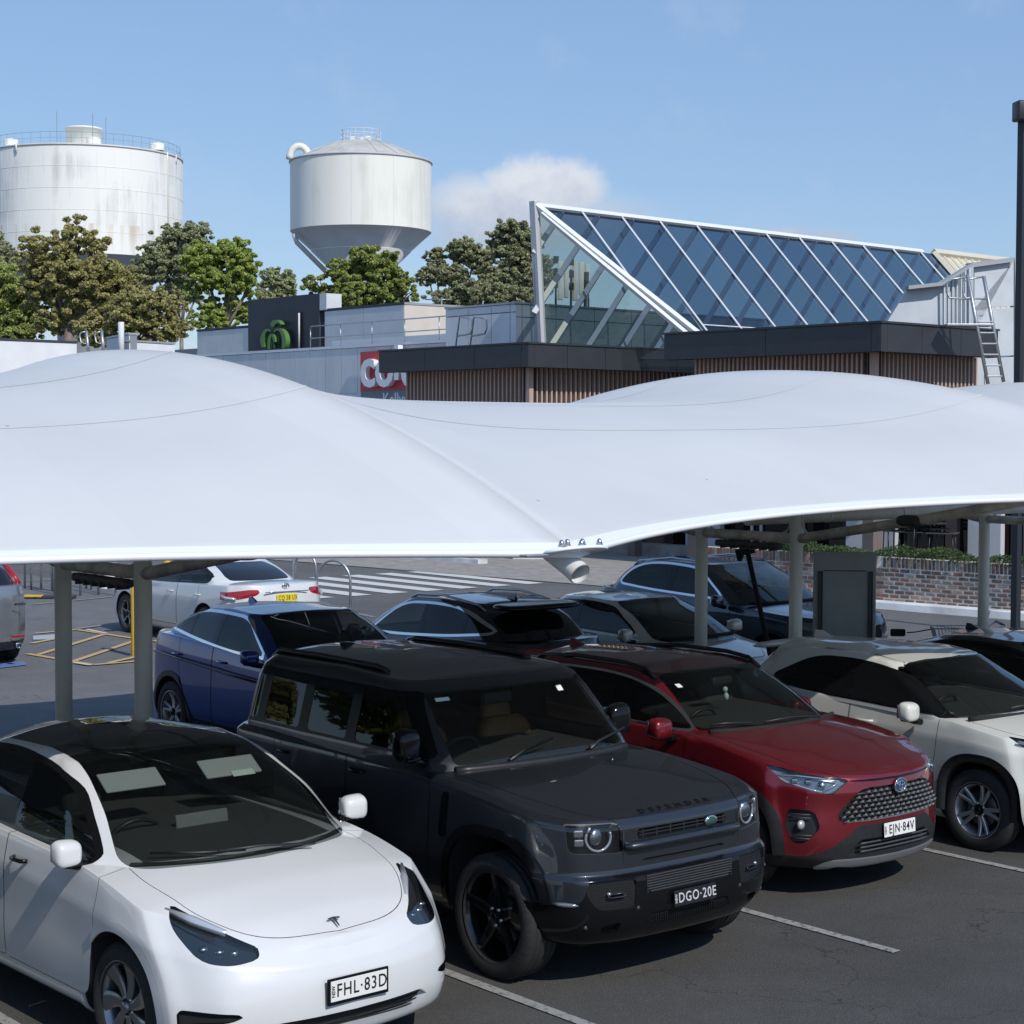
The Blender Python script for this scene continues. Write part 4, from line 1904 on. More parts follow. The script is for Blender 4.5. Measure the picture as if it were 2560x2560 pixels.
for s in ARCH:
    tag_ = {-8.7: 'far left steel canopy frame outside the photo', -.8: 'left steel canopy frame beside the white car', 7.1: 'left pair of cream steel posts, with the arch beam whose open pipe end shows',
            15.0: 'right pair of cream steel posts with its arch beam, in front of the grey board', 20.4: 'steel frame at the far right with one pale post by the brick wall', 28.3: 'steel canopy frame beyond the right edge'}[s]
    c = row(s, DC, 0)
    e = empty('canopy_frame', c, 0, tag_, 'steel frame', 'steel frames of the parking canopy')
    W = lambda d, z, ds=0.0: row(s + ds, d, z) - c
    for d in (-13.08, -14.50):
        m = MB()
        m.tube([W(d, 0), W(d, 1.2), W(d, 2.6), W(d, arch_z(d, s) - .05)], .073, 20)
        m.build('post', STEEL, e)
        m = MB()
        m.bevbox(W(d, .012), (.26, .26, .02), .004, Rz(math.atan2(DY, DX)))
        for a in range(4):
            q = W(d, .03) + Vector((.09 * (-1) ** a, .09 * (-1) ** (a // 2), 0))
            m.tube([q, q + Vector((0, 0, .04))], .012, 6)
        m.build('base_plate', GALV, e)
    m = MB()
    pts = [W(DC + HW0 * t, arch_t(t, s) - .10) for t in np.linspace(-1.03, .99, 40)]
    # open cut end that points down past the corner plate
    pts += [W(DC + HW0 * 1.003, ZEA[s] - .115)]
    m.tube(pts, .068, 20, cap=False)
    inner = MB()
    m.build('arch_beam', P('steel_white', (.74, .75, .75), .5, var=.12, vscale=6, var2=(.60, .60, .59)), e)
    inner.tube(pts[-3:], .062, 16, cap=False)
    inner.build('pipe_inside', MATS['steel_white'], e)
    m = MB()
    m.tube([W(-13.08, 2.37), W(-14.50, 2.37)], .055, 14)
    m.build('strut', STEEL_D, e)
    for d0, d1, z1 in ((-13.08, -9.6, 2.98), (-14.50, -18.0, 2.98)):
        m = MB()
        m.tube([W(d0, 2.36), W((d0 + d1) / 2, (2.36 + z1) / 2 - .02), W(d1, z1)], .052, 12)
        m.build('raking_arm', STEEL_D, e)
    # stiffener fins at the post heads
    for d in (-13.08, -14.50):
        for sg in (-1, 1):
            m = MB()
            arc = [W(d + sg * (.075 + .12 * (1 - math.sin(a))), 2.42 + .20 * (1 - math.cos(a))) for a in np.linspace(0, PI / 2, 8)]
            m.tube(arc, .012, 5)
            m.build('head_fin', STEEL_D, e)
    # corner plate with shackles
    n = W(DC + HW0 - .02, ZEA[s] - .01)
    m = MB()
    R = Rz(math.atan2(NY, NX))
    m.lathe([(.0, .012), (.145, .012), (.155, .004), (.155, -.008), (0, -.008)], 24, 'z')
    for i, p in enumerate(m.v):
        q = R @ Vector((p[0] * 1.5, p[1] * .8, p[2]))
        q = Matrix.Rotation(math.radians(-14), 3, Vector((NX, NY, 0))) @ q
        m.v[i] = tuple(n + q + Vector((0, 0, .03)))
    m.build('corner_plate', WEB, e)
    for k, (a, b_) in enumerate(((-.13, .02), (-.02, .07), (-.04, -.03), (.07, -.02), (.15, .04))):
        m = MB()
        q = n + row(a, b_, .06)
        m.lathe([(0.0, .04), (.010, .036), (.022, .0), (.0, .0)], 8, 'z', tuple(q))
        m.build('shackle_bolt', MATS['chrome_dull'], e)
    m = MB()
    m.bevbox(n + row(-.30, -.02, .015), (.17, .075, .012), .004, Rz(math.atan2(NY, NX)))
    m.build('edge_clamp', GALV, e)
    if s in (7.1, 15.0):
        m = MB()
        m.bevbox(W(-13.78, 2.27), (.10, .95, .07), .02, Rz(math.atan2(DY, DX) - PI / 2))
        for k in range(6):
            m.box(W(-13.42 - .145 * k, 2.24), (.12, .02, .05), Rz(math.atan2(DY, DX) - PI / 2))
        m.build('light_housing', P('light_housing', (.05, .05, .045), .6, var=.2, vscale=10), e)
        m = MB()
        for d in (-13.5, -14.1):
            m.tube([W(d, 2.33), W(d, 2.29)], .012, 6)
        m.build('light_bracket', GALV, e)
        m = MB()
        ell(m, W(-11.55, 2.62), (.32, .20, .12), 12, 8, 3.0, Rz(math.atan2(DY, DX)))
        m.build('flood_light', MATS['light_housing'], e)
# long purlins between the frames, seen at the right
for (a, b_, lb) in ((15.0, 20.4, 'horizontal steel pipe between the right post pair and the far right post'),):
    m = MB()
    c = row(a, DC, 2.56)
    m.tube([row(a, DC, 2.56) - c, row(b_, DC, 2.56) - c], .082, 16)
    for k in range(3):
        q = row(a + (b_ - a) * (.25 + .25 * k), DC, 2.56) - c
        r_ = (row(1, 0) - row(0, 0)).normalized()
        m.tube([q - r_ * .015, q + r_ * .015], .088, 16)
    o = m.build('tie_beam', STEEL, None)
    o.location = c
    tag(o, lb, 'beam')

# ================================================================ buildings
PANEL = P('wall_panel_grey', (.66, .69, .71), .6, var=.10, vscale=1.2, stretch=(1, 1, .3))
PANEL_L = P('wall_panel_light', (.64, .66, .67), .6, var=.07, vscale=1.2)
CREAM = P('wall_cream', (.62, .57, .50), .7, var=.05, vscale=1.5)
WALLW = P('wall_white', (.74, .76, .78), .65, var=.06, vscale=1.2)
CAPM = P('cap_flashing', (.40, .41, .42), .45, metal=.3)
FASC = P('fascia_charcoal', (.030, .033, .040), .45, var=.12, vscale=2)
DARKW = P('wall_charcoal', (.040, .045, .058), .6, var=.1, vscale=1)
BAND = P('wall_band', (.22, .24, .27), .6, var=.08, vscale=1)
BATT = P('batten', (.46, .33, .28), .6, var=.22, vscale=3, stretch=(3, 3, .3))
DARKIN = P('dark_recess', (.03, .02, .018), .85)
COL_ = P('column_brown', (.16, .125, .115), .6, var=.1, vscale=2)
FRAME = P('frame_white', (.70, .72, .75), .4)
FRAMEG = P('frame_grey', (.50, .515, .54), .45)
LV = Vector((-.6428, .766))        # plan direction receding to the left
RV = Vector((.733, .680))          # plan direction receding to the right


def pl2(p):
    return Vector((p[0], p[1]))


def panel_wall(parent, a, b, z0, z1, t, mat, step, name='wall_panel', gap=.025, rows=None, back=True, off=0.0, joint=None):
    """a wall of separate sheets with open joints over a darker backing; a, b in world plan"""
    a, b = pl2(a), pl2(b)
    L = (b - a).length
    d = (b - a) / L
    n = max(1, round(L / step))
    inv = parent.location
    rows = rows or [(z0, z1)]
    nrm = Vector((-d.y, d.x))
    if nrm.dot(a) < 0:
        nrm = -nrm
    sgn = 1 if Vector((-d.y, d.x)).dot(a) >= 0 else -1
    if back:
        m = MB()
        wallbox(m, a - inv.xy + nrm * .02, b - inv.xy + nrm * .02, z0 - inv.z, z1 - inv.z - .01, .25 * sgn)
        m.build('wall_core', joint or BAND, parent)
    for (q0, q1) in rows:
        for k in range(n):
            p0 = a + d * (L * k / n + gap / 2) - inv.xy
            p1 = a + d * (L * (k + 1) / n - gap / 2) - inv.xy
            m = MB()
            wallbox(m, p0, p1, q0 - inv.z + gap / 2, q1 - inv.z - gap / 2, .03 * sgn, -.012 * sgn)
            m.build(name, mat, parent)


def cap(parent, a, b, z, w=.35, h=.08, mat=None, over=.04):
    a, b = pl2(a), pl2(b)
    d = (b - a).normalized()
    sgn = 1 if Vector((-d.y, d.x)).dot(a) >= 0 else -1
    m = MB()
    wallbox(m, a - d * .02 - parent.location.xy, b + d * .02 - parent.location.xy, z - parent.location.z, z + h - parent.location.z, w * sgn, -over * sgn)
    m.build('cap_flashing', mat or CAPM, parent)


# ---- front awnings with timber look battens
def awning(corner, left_len, right_len, zb, zt, label, inset=.7, roof_depth=9, leftn=4, rightn=3, nl=30, nr=34, rv=None):
    rv = rv or RV
    C = pl2(corner)
    e = empty('awning', (C.x, C.y, 0), 0, label, 'awning')
    L = C + LV * left_len
    Rr = C + rv * right_len
    panel_wall(e, C, L, zb, zt, .1, FASC, left_len / leftn, 'fascia_panel', .015, joint=DARKIN)
    panel_wall(e, C, Rr, zb, zt, .1, FASC, right_len / rightn, 'fascia_panel', .015, joint=DARKIN)
    cap(e, C, L, zt, .5, .05, FASC, .05)
    cap(e, C, Rr, zt, .5, .049, FASC, .048)
    inw = (LV * inset + rv * inset)
    # soffit and roof deck
    m = MB()
    far = C + LV * left_len + rv * right_len
    loc = e.location.xy
    far = C + LV * left_len + rv * 1.5
    for z in (zb + .03, zt - .06):
        m.add([(*(q - loc), z) for q in (C, Rr, Rr + LV * 1.5, far, L)], [(0, 1, 2, 3, 4)])
    m.build('roof_deck', DARKIN, e)
    base = C + inw
    zt2 = zb + .03
    zb2 = zb - 1.9
    for (dv, ln, nn) in ((LV, left_len - inset * 1.6, nl), (rv, right_len - inset * .7, nr)):
        nrm = Vector((-dv.y, dv.x))
        if nrm.dot(C) < 0:
            nrm = -nrm
        sgn = 1 if Vector((-dv.y, dv.x)).dot(C) >= 0 else -1
        m = MB()
        wallbox(m, base + nrm * .16 - loc, base + dv * ln + nrm * .16 - loc, zb2, zt2, .1 * sgn)
        m.build('wall_core', DARKIN, e)
        bm_ = MB()
        bm_.bevbox((0, 0, 0), (.062, .12, zt2 - zb2), .004)
        me = bm_.mesh('batten')
        me.materials.append(BATT)
        for k in range(nn):
            o = bpy.data.objects.new('batten', me)
            COL.objects.link(o)
            o.parent = e
            q = base + dv * (ln * (k + .5) / nn) - loc + nrm * .05
            o.location = (q.x, q.y, (zb2 + zt2) / 2)
            o.rotation_euler = (0, 0, math.atan2(dv.y, dv.x))
    m = MB()
    m.bevbox((*(base - loc), (zb2 + zt2) / 2), (.16, .16, zt2 - zb2), .005, Rz(.7))
    m.build('corner_post', BATT, e)
    # brown columns that carry it
    for q in (C + inw, C + LV * (left_len - .5) + rv * .8, C + rv * (right_len - .6) + LV * .8):
        m = MB()
        m.bevbox((q.x - loc.x, q.y - loc.y, zb2 / 2), (.34, .34, zb2), .01, Rz(.7))
        m.build('column', COL_, e)
    return e


awning((.42, 50.0), 6.95, 7.6, 5.30, 5.94, 'left charcoal awning with vertical brown battens, in front of the glass gable', nl=32, nr=37, leftn=3, rightn=5)
awning((8.48, 42.0), 7.05, 4.9, 5.39, 6.05, 'right charcoal awning with vertical brown battens, under the long glass roof', nl=40, nr=26, leftn=2, rightn=3)

# ---- grey panelled supermarket wall with the red sign
PA = Vector((-2.2, 62.0))
e = empty('supermarket_wall', (PA.x, PA.y, 0), 0, 'long grey panelled wall with a pale joint grid and handrail above, behind the left hump', 'building')
end = PA + LV * 27
zt = 6.56
rows_ = [(1.0, 4.9), (4.9, zt)]
panel_wall(e, PA + LV * -4.0, end, 1.0, zt, .2, PANEL, 1.02, 'wall_panel', .03, rows=rows_, joint=WALLW)
cap(e, PA + LV * -4.0, end, zt, .5, .10, WALLW)
m = MB()
hr = []
loc = e.location
for k in range(6):
    q = PA + LV * (-1 + k * 2.0) + Vector((.3, .5))
    zz = zt + .95 - .0 * k
    m.tube([(q.x - loc.x, q.y - loc.y, zt), (q.x - loc.x, q.y - loc.y, zz)], .02, 6)
    hr.append((q.x - loc.x, q.y - loc.y, zz))
m.tube(hr, .024, 6)
m.tube([(a, b, z - .45) for a, b, z in hr], .022, 6)
m.build('handrail', GALV, e)
m = MB()
q0, q1 = PA + LV * -3 + Vector((1.0, 1.4)), PA + LV * 8.5 + Vector((1.0, 1.4))
wallbox(m, q0 - loc.xy, q1 - loc.xy, zt - .3, zt + .42, .3)
m.build('upstand', WALLW, e)

# the red sign with white letters
SW = PA + LV * 0
sign = empty('shop_sign', (PA.x, PA.y, 0), 0, 'red shop sign with large white letters, half hidden by the left awning', 'sign')


def on_pa(u, v):
    return onwall(u, v, (PA.x, PA.y), (LV.x, LV.y))


nrm = Vector((-LV.y, LV.x))
nrm = -nrm if nrm.dot(PA) > 0 else nrm       # towards the camera
RED = P('sign_red', (.50, .035, .045), .4)
GREYS = P('sign_grey', (.17, .20, .25), .5)
LETW = P('sign_letter', (.78, .80, .84), .35)
LETS = P('sign_letter_side', (.55, .58, .62), .4)


def signboard(u0, v0, u1, v1, mat, name, off, th=.06):
    a, b = on_pa(u0, v0), on_pa(u1, v1)
    a0, b0 = Vector((a.x, a.y)), Vector((b.x, b.y))
    m = MB()
    p = [a0 + nrm * off, b0 + nrm * off]
    q = [a0 + nrm * (off - th), b0 + nrm * (off - th)]
    z0, z1 = b.z, a.z
    vs = [(p[0].x, p[0].y, z0), (p[1].x, p[1].y, z0), (p[1].x, p[1].y, z1), (p[0].x, p[0].y, z1), (q[0].x, q[0].y, z0), (q[1].x, q[1].y, z0), (q[1].x, q[1].y, z1), (q[0].x, q[0].y, z1)]
    vs = [(x - PA.x, y - PA.y, z) for x, y, z in vs]
    m.add(vs, [(0, 1, 2, 3), (5, 4, 7, 6), (0, 3, 7, 4), (1, 5, 6, 2), (3, 2, 6, 7), (0, 4, 5, 1)])
    return m.build(name, mat, sign)


signboard(910, 880, 1118, 972, RED, 'sign_face', .16)
signboard(910, 973, 1118, 1030, GREYS, 'name_board', .14)


def letters(txt, u, v, size, mat, ext, off, bold, sx=1.0, sp=1.0, name='sign_lettering'):
    me = text_mesh(txt, size, ext, bold, sx, sp)
    me.materials.append(mat)
    o = link(name, me, None, sign)
    p = on_pa(u, v)
    o.matrix_local = frame_mat((p.x + nrm.x * off - PA.x, p.y + nrm.y * off - PA.y, p.z), (-LV.x, -LV.y, 0), (0, 0, 1))
    return o


for k, (ch, u, v, sz, sx) in enumerate((('c', 938, 923, 2.00, 1.05), ('o', 980, 922, 2.00, 1.0), ('l', 1011, 912, 1.65, 1.0), ('e', 1042, 921, 2.0, 1.0), ('s', 1082, 920, 2.0, 1.0))):
    letters(ch, u, v, sz, LETW, .10, .26, .045, sx, 1.0, 'sign_letter')
letters('Kellyville Village', 1050, 998, .62, LETW, .01, .15, .006, 1.0, 1.0)

# ---- white rooftop block with the two hoops
e = empty('rooftop_block', (.10, 56.0, 0), 0, 'pale grey panelled rooftop block with two pipe hoops on its left face', 'building')
C = Vector((.10, 56.0))
panel_wall(e, C, C + LV * 3.5, 5.2, 7.45, .2, WALLW, 1.15, 'wall_panel', .03, rows=[(5.2, 5.55), (5.55, 7.2), (7.2, 7.45)], joint=BAND)
panel_wall(e, C, C + RV * 12, 5.2, 7.45, .2, CREAM, 1.6, 'wall_panel', .03, rows=[(5.2, 5.5), (5.5, 7.05), (7.05, 7.45)], joint=BAND)
cap(e, C, C + LV * 3.5, 7.45, .4, .06)
cap(e, C, C + RV * 12, 7.45, .4, .059)
m = MB()
for k in (0, 1):
    u0 = 1146 + k * 36

    def w(u, v):
        p = onwall(u, v, (C.x - .25, C.y - .33), (LV.x, LV.y))
        return (p.x - e.location.x, p.y - e.location.y, p.z)
    hoop = [w(u0 - 7, 868), w(u0 + 3, 793), w(u0 + 26, 795), w(u0 + 34, 800), w(u0 + 35, 822), w(u0 + 30, 834), w(u0 + 16, 837), w(u0 - 3, 840)]
    m.tube(hoop, .03, 6)
m.build('ladder_hoop', GALV, e)

# ---- supermarket behind: grey parapets and the charcoal sign tower
GB = Vector((-5.0, 85.0))


def gb(u, v, P0=None):
    P0 = P0 or GB
    return onwall(u, v, (P0.x, P0.y), (LV.x, LV.y))


e = empty('supermarket_building', (GB.x, GB.y, 0), 0, 'grey rendered building with a dark band and cream end wall, behind the charcoal sign tower', 'building')
a, b = gb(1011, 760), gb(812, 775)
panel_wall(e, a.xy, b.xy, 5.0, 9.45, .3, PANEL_L, 4.2, 'wall_panel', .03, rows=[(5.0, 6.1), (6.75, 9.45)], joint=BAND)
a2, b2 = gb(622, 795), gb(493, 803)
panel_wall(e, a2.xy, b2.xy, 5.0, 8.95, .3, PANEL_L, 4.2, 'wall_panel', .03, rows=[(5.0, 6.2), (6.8, 8.95)], joint=BAND)
cap(e, a.xy, b.xy, 9.45, .5, .12, DARKW)
cap(e, a2.xy, b2.xy, 8.95, .5, .12, DARKW)
nx = Vector((.766, .643))
panel_wall(e, a.xy, a.xy + nx * 5.0, 5.0, 9.45, .3, CREAM, 2.4, 'end_wall_panel', .03, joint=BAND)
cap(e, a.xy, a.xy + nx * 5.0, 9.45, .5, .10, CAPM)
a3, b3 = gb(494, 842), gb(437, 848)
panel_wall(e, a3.xy, b3.xy, 5.0, 8.05, .3, BAND, 5, 'wall_panel', .03, joint=DARKW)
m = MB()
p = onwall(1104, 758, (a.x + nx.x * 3.3, a.y + nx.y * 3.3 - .2), (LV.x, LV.y))
m.tube([(p.x - GB.x, p.y - GB.y, 6.0), (p.x - GB.x, p.y - GB.y, 10.0)], .05, 6)
m.tube([(p.x - GB.x - .8, p.y - GB.y, 9.9), (p.x - GB.x + .5, p.y - GB.y, 9.9)], .03, 5)
m.build('roof_mast', GALV, e)

TW = GB + Vector((.5, -.7))
e = empty('sign_tower', (TW.x, TW.y, 0), 0, 'charcoal sign tower with a green apple shaped emblem, between the two grey parapets', 'sign')
a, b = gb(798, 733, TW), gb(620, 748, TW)
sgw = MB()
wallbox(sgw, a.xy - TW, b.xy - TW, 4.5, a.z, -1.2)
sgw.build('tower_face', DARKW, e)
a_, b_ = gb(816, 733, TW), gb(799, 734, TW)
m = MB()
wallbox(m, a_.xy - TW, b_.xy - TW, gb(806, 775, TW).z, a_.z, -.9)
m.build('tower_side', PANEL_L, e)
off = Vector((-.766, -.643))


def tw(u, v, o=.25):
    p = gb(u, v, TW)
    return Vector((p.x + off.x * o - TW.x, p.y + off.y * o - TW.y, p.z))


m = MB()
m.add([tw(665, 882, .1), tw(756, 882, .1), tw(756, 779, .1), tw(665, 786, .1)], [(0, 1, 2, 3)])
m.build('emblem_field', P('sign_navy', (.020, .024, .036), .5), e)
GRN = P('emblem_green', (.10, .22, .055), .4)
GRND = P('emblem_teal', (.02, .10, .06), .4)
X0, Y0, KX = 675, 800, .5176


def em(x, y, o=.3):
    return tw(400 + x * KX, 650 + y * KX, o)


def ribbon(pts, w, mat, name, o=.3, th=.25):
    """thick bent band of the emblem; pts in emblem coordinates with its own width at each point"""
    m = MB()
    P2 = [np.array(p, float) for p in pts]
    ww = w if isinstance(w, (list, tuple)) else [w] * len(P2)
    L, R_ = [], []
    for i in range(len(P2)):
        d = P2[min(i + 1, len(P2) - 1)] - P2[max(i - 1, 0)]
        d /= np.linalg.norm(d)
        q = np.array([-d[1], d[0]]) * ww[i] / 2
        L.append(P2[i] + q)
        R_.append(P2[i] - q)
    vs = []
    for a, b in zip(L, R_):
        vs += [em(*a, o + th), em(*b, o + th), em(*a, o), em(*b, o)]
    n = len(P2)
    fs = []
    for i in range(n - 1):
        k = 4 * i
        fs += [(k, k + 1, k + 5, k + 4), (k, k + 4, k + 6, k + 2), (k + 1, k + 3, k + 7, k + 5)]
    fs += [(0, 2, 3, 1), (4 * n - 4, 4 * n - 3, 4 * n - 1, 4 * n - 2)]
    m.add(vs, fs)
    m.build(name, mat, e)


def arc2(cx, cy, rx, ry, a0, a1, n=14):
    return [(cx + rx * math.cos(math.radians(a0 + (a1 - a0) * k / n)), cy - ry * math.sin(math.radians(a0 + (a1 - a0) * k / n))) for k in range(n + 1)]


ribbon(arc2(563, 395, 26, 55, 210, 60), [10, 14, 17, 19, 19, 18, 17, 16, 15, 14, 12, 10, 8, 6, 4], GRN, 'emblem_left_lobe')
ribbon(arc2(613, 395, 30, 58, -35, 130), [12, 16, 19, 20, 20, 19, 18, 17, 15, 13, 11, 9, 7, 5, 4], GRN, 'emblem_right_lobe')
ribbon(arc2(588, 415, 15, 50, 200, 20), [6, 8, 10, 12, 13, 13, 12, 11, 12, 13, 13, 12, 10, 8, 6], GRN, 'emblem_core', .36)
ribbon(arc2(588, 420, 5, 38, 190, -10), 5, GRND, 'emblem_inner', .30)
ribbon(arc2(607, 320, 20, 20, 200, 20), [6, 12, 17, 20, 22, 22, 21, 20, 18, 15, 12, 9, 6, 4, 3], GRN, 'emblem_leaf')
m = MB()
m.tube([tw(756, 783, .2), tw(756, 870, .2)], .05, 6)
m.build('tower_pipe', PANEL_L, e)

# ---- low roofs at the far left
e = empty('low_building', (-15, 62, 0), 0, 'low building with a long white parapet at the left edge', 'building')
a = at(192, 864, 60)
q = Vector((a.x, a.y))
RN = Vector((-.733, -.68))
panel_wall(e, q, q + RN * 12, 5.35, 6.40, .3, WALLW, 6, 'wall_panel', .02, joint=BAND)
cap(e, q, q + RN * 12, 6.40, .5, .07, DARKW)
panel_wall(e, q + RN * 1.2 + Vector((-.2, .6)), q + RN * 12 + Vector((-.2, .6)), 1.0, 5.3, .3, DARKW, 6, 'wall_panel', .02, joint=DARKIN)
e = empty('plant_enclosure', (-13, 70, 0), 0, 'small grey and white rooftop enclosure with a thin vent pipe, left', 'building')
a, b = at(324, 838, 66), at(267, 842, 69)
panel_wall(e, a.xy, b.xy, 4.8, 7.0, .3, PANEL, 1.2, 'wall_panel', .03, joint=BAND)
c_ = at(436, 852, 68)
panel_wall(e, a.xy, c_.xy, 4.8, 6.75, .3, WALLW, 1.8, 'wall_panel', .03, joint=BAND)
cap(e, a.xy, b.xy, 7.0, .4, .07)
cap(e, a.xy, c_.xy, 6.75, .4, .07)
m = MB()
p = at(303, 850, 66)
m.tube([(p.x + 13, p.y - 70, 6.0), (p.x + 13, p.y - 70, at(303, 805, 66).z)], .11, 8)
m.build('vent_pipe', PANEL_L, e)
e = empty('roof_ladder', (*at(230, 860, 60).xy, 0), 0, 'pair of galvanised roof ladder hoops standing left of the small rooftop enclosure', 'ladder')
m = MB()
for u0 in (212, 250):
    def w(u, v):
        p = at(u, v, 60)
        return (p.x - e.location.x, p.y - e.location.y, p.z)
    m.tube([w(u0 + 11, 900), w(u0 + 4, 827)], .055, 6)
    m.tube([w(u0 + 4, 829), w(u0 - 9, 831), w(u0 - 13, 838), w(u0 - 10, 855), w(u0 - 2, 859), w(u0 + 8, 859)], .028, 6)
m.build('hoop', GALV, e)

# ---- glass roof
AP = Vector((.62, 53.0, 10.05))
SL = math.radians(45)
QV = Vector((.6428 * math.cos(SL), -.766 * math.cos(SL), -math.sin(SL)))
NV = Vector((RV.x, RV.y, 0)).normalized()
gr_n = NV.cross(QV).normalized()
if gr_n.z < 0:
    gr_n = -gr_n


def roofpt(u, v):
    """point of the front roof slope seen at (u, v)"""
    o = Vector((0, 0, CAM_H))
    d = at(u, v, 1.0) - o
    return o + d * ((AP - o).dot(gr_n) / d.dot(gr_n))


e = empty('glass_roof', (AP.x, AP.y, 0), 0, 'long sloping glass skylight roof with white bars and a pointed glazed gable', 'glass roof')
E0 = Vector((AP.x, AP.y, 0))
tops = [1451, 1550, 1645, 1737, 1826, 1911, 1994, 2075, 2153, 2228, 2298]
ridge = []
for u in tops:
    # on the ridge line through the apex
    p = onwall(u, 600, (AP.x, AP.y), (NV.x, NV.y))
    ridge.append(Vector((p.x, p.y, AP.z)))
ZB = 5.75
bl = (AP.z - ZB) / math.sin(SL)
GLSS = [glass('skylight_glass_%s' % n_, t_, r_) for n_, t_, r_ in (('a', (.20, .27, .36), .03), ('b', (.235, .305, .40), .045), ('c', (.185, .245, .34), .02))]
E1 = Vector((5.18, 51.9, 6.31))
edge_dir = (E1 - AP)
E1 = AP + edge_dir * ((AP.z - ZB) / (AP.z - E1.z))
# where each bar starts: on the raking edge for the first one or two, else the ridge
bars = []
for k, r_ in enumerate(ridge):
    a = r_
    b = r_ + QV * bl
    bars.append((a, b))
m = MB()
m.tube([AP - E0 + Vector((-.02, 0, .1)), E1 - E0 + Vector((0, 0, .1))], .10, 4)
m.tube([AP - E0 + Vector((.22, -.1, -.20)), E1 - E0 + Vector((0, -.1, -.22))], .085, 4)
m.build('raking_beam', FRAME, e)
m = MB()
m.tube([AP - E0 + NV * .2, ridge[-1] - E0 + NV * .2], .12, 4)
m.build('ridge_beam', FRAME, e)


def meet(r0):
    """point of the raking edge crossed by the bar line that runs down from a ridge point"""
    # solve AP + edge*s = r0 + QV*t in the slope plane
    M_ = np.array([[edge_dir.x, -QV.x], [edge_dir.y, -QV.y]])
    rr = np.array([r0.x - AP.x, r0.y - AP.y])
    s_, t_ = np.linalg.solve(M_, rr)
    return r0 + QV * t_, t_


for k, (a, b) in enumerate(bars):
    pt, t_ = meet(a)
    if t_ < bl:
        b = pt
    m = MB()
    m.tube([a - E0 + gr_n * .05, b - E0 + gr_n * .05], .034, 4)
    m.build('glazing_bar', FRAME, e)
# panes of the front slope
prev = None
cols = [AP] + [r_ for r_ in ridge] + [ridge[-1] + NV * .9]
for k in range(len(cols) - 1):
    a, b = cols[k], cols[k + 1]
    pa, ta = meet(a) if k else (AP, 0)
    pb, tb = meet(b)
    ends = []
    for q, pq, tq in ((b, pb, tb), (a, pa, ta)):
        ends.append(pq if tq < bl else q + QV * bl)
    poly = [a, b, ends[0]]
    if ta < bl <= tb:
        poly.append(E1)
    if (ends[1] - a).length > .05:
        poly.append(ends[1])
    m = MB()
    m.add([q - E0 for q in poly], [tuple(range(len(poly)))])
    m.build('glass_pane', GLSS[(k * 7 + k // 3) % 3], e)
# horizontal transom of glass
m = MB()
zz = 2.0
m.tube([ridge[1] + QV * (bl * .80) - E0 + gr_n * .03, ridge[-1] + QV * (bl * .80) - E0 + gr_n * .03], .022, 4)
m.build('transom', FRAME, e)
# rear slope rafters and panes
QB = Vector((-.6428 * math.cos(SL), .766 * math.cos(SL), -math.sin(SL)))
for k in range(-2, 15):
    a = Vector((AP.x, AP.y, 5.5)) + NV * (k * 1.5 + .25)
    b = a + NV * 3.85 + Vector((0, 0, 4.45))
    if k < 0:
        a = a + (b - a) * (-(k * 1.5 + .25) / 3.85)
    m = MB()
    m.tube([a - E0, b - E0], .11, 4)
    m.build('rear_strut', FRAMEG, e)
m = MB()
a, b = AP, AP + NV * 21
m.add([a - E0, b - E0, b - E0 - Vector((0, 0, 4.6)), a - E0 - Vector((0, 0, 4.6))], [(0, 1, 2, 3)])
m.build('rear_glass', glass('rear_glass', (.62, .70, .72), .04), e)
# gable: leaning post, glass under the raking beam
m = MB()
pb = Vector((.78, 53.2, 5.4))
m.tube([AP - E0 + Vector((0, 0, .15)), pb - E0 + Vector((.1, 0, 0))], .15, 4)
m.build('gable_post', FRAMEG, e)
m = MB()
gb_ = Vector((E1.x, E1.y, 5.4))
m.add([AP - E0, E1 - E0, gb_ - E0, pb - E0], [(0, 1, 2, 3)])
m.build('gable_glass', glass('gable_glass', (.80, .84, .78), .02), e)
# dark room floor under the glass, kerb wall at the eave
m = MB()
for (z, q) in ((5.45, 0),):
    m.add([AP.xy.to_3d() - E0 + Vector((0, 0, z)) + QB * 3, AP.xy.to_3d() - E0 + Vector((0, 0, z)) + QV.xy.to_3d() * 1.2, AP.xy.to_3d() - E0 + Vector((0, 0, z)) + QV.xy.to_3d() * 1.2 + NV * 22, AP.xy.to_3d() - E0 + Vector((0, 0, z)) + QB.xy.to_3d() * 3 + NV * 22], [(0, 1, 2, 3)])
m.build('flat_roof', P('roof_membrane', (.20, .21, .21), .8, var=.2, vscale=1), e)

# phone antennas seen through the gable
e = empty('phone_antennas', (3.2, 74, 0), 0, 'cluster of tall cream panel antennas on poles, seen through the glass gable', 'antenna')
for k, (u, v0, v1) in enumerate(((1400, 655, 752), (1416, 660, 745), (1438, 652, 750), (1452, 658, 740), (1468, 660, 748), (1390, 668, 735), (1428, 672, 740))):
    p0, p1 = at(u, v1, 74), at(u, v0, 74)
    m = MB()
    if k < 5:
        m.bevbox((p0.x - 3.2, (k % 3) * .4 - .4, (p0.z + p1.z) / 2), (.20, .14, p1.z - p0.z), .03)
    else:
        m.tube([(p0.x - 3.2, .3, p0.z - 1), (p0.x - 3.2, .3, p1.z)], .05, 6)
        for q in range(3):
            m.box((p0.x - 3.2, .2, p0.z + .4 + q * .5), (.22, .2, .28))
    m.build('antenna_panel' if k < 5 else 'antenna_pole', CREAM if k < 5 else MATS['trim'], e)
m = MB()
m.tube([(-.2, 0, 5), (-.2, 0, 10)], .12, 8)
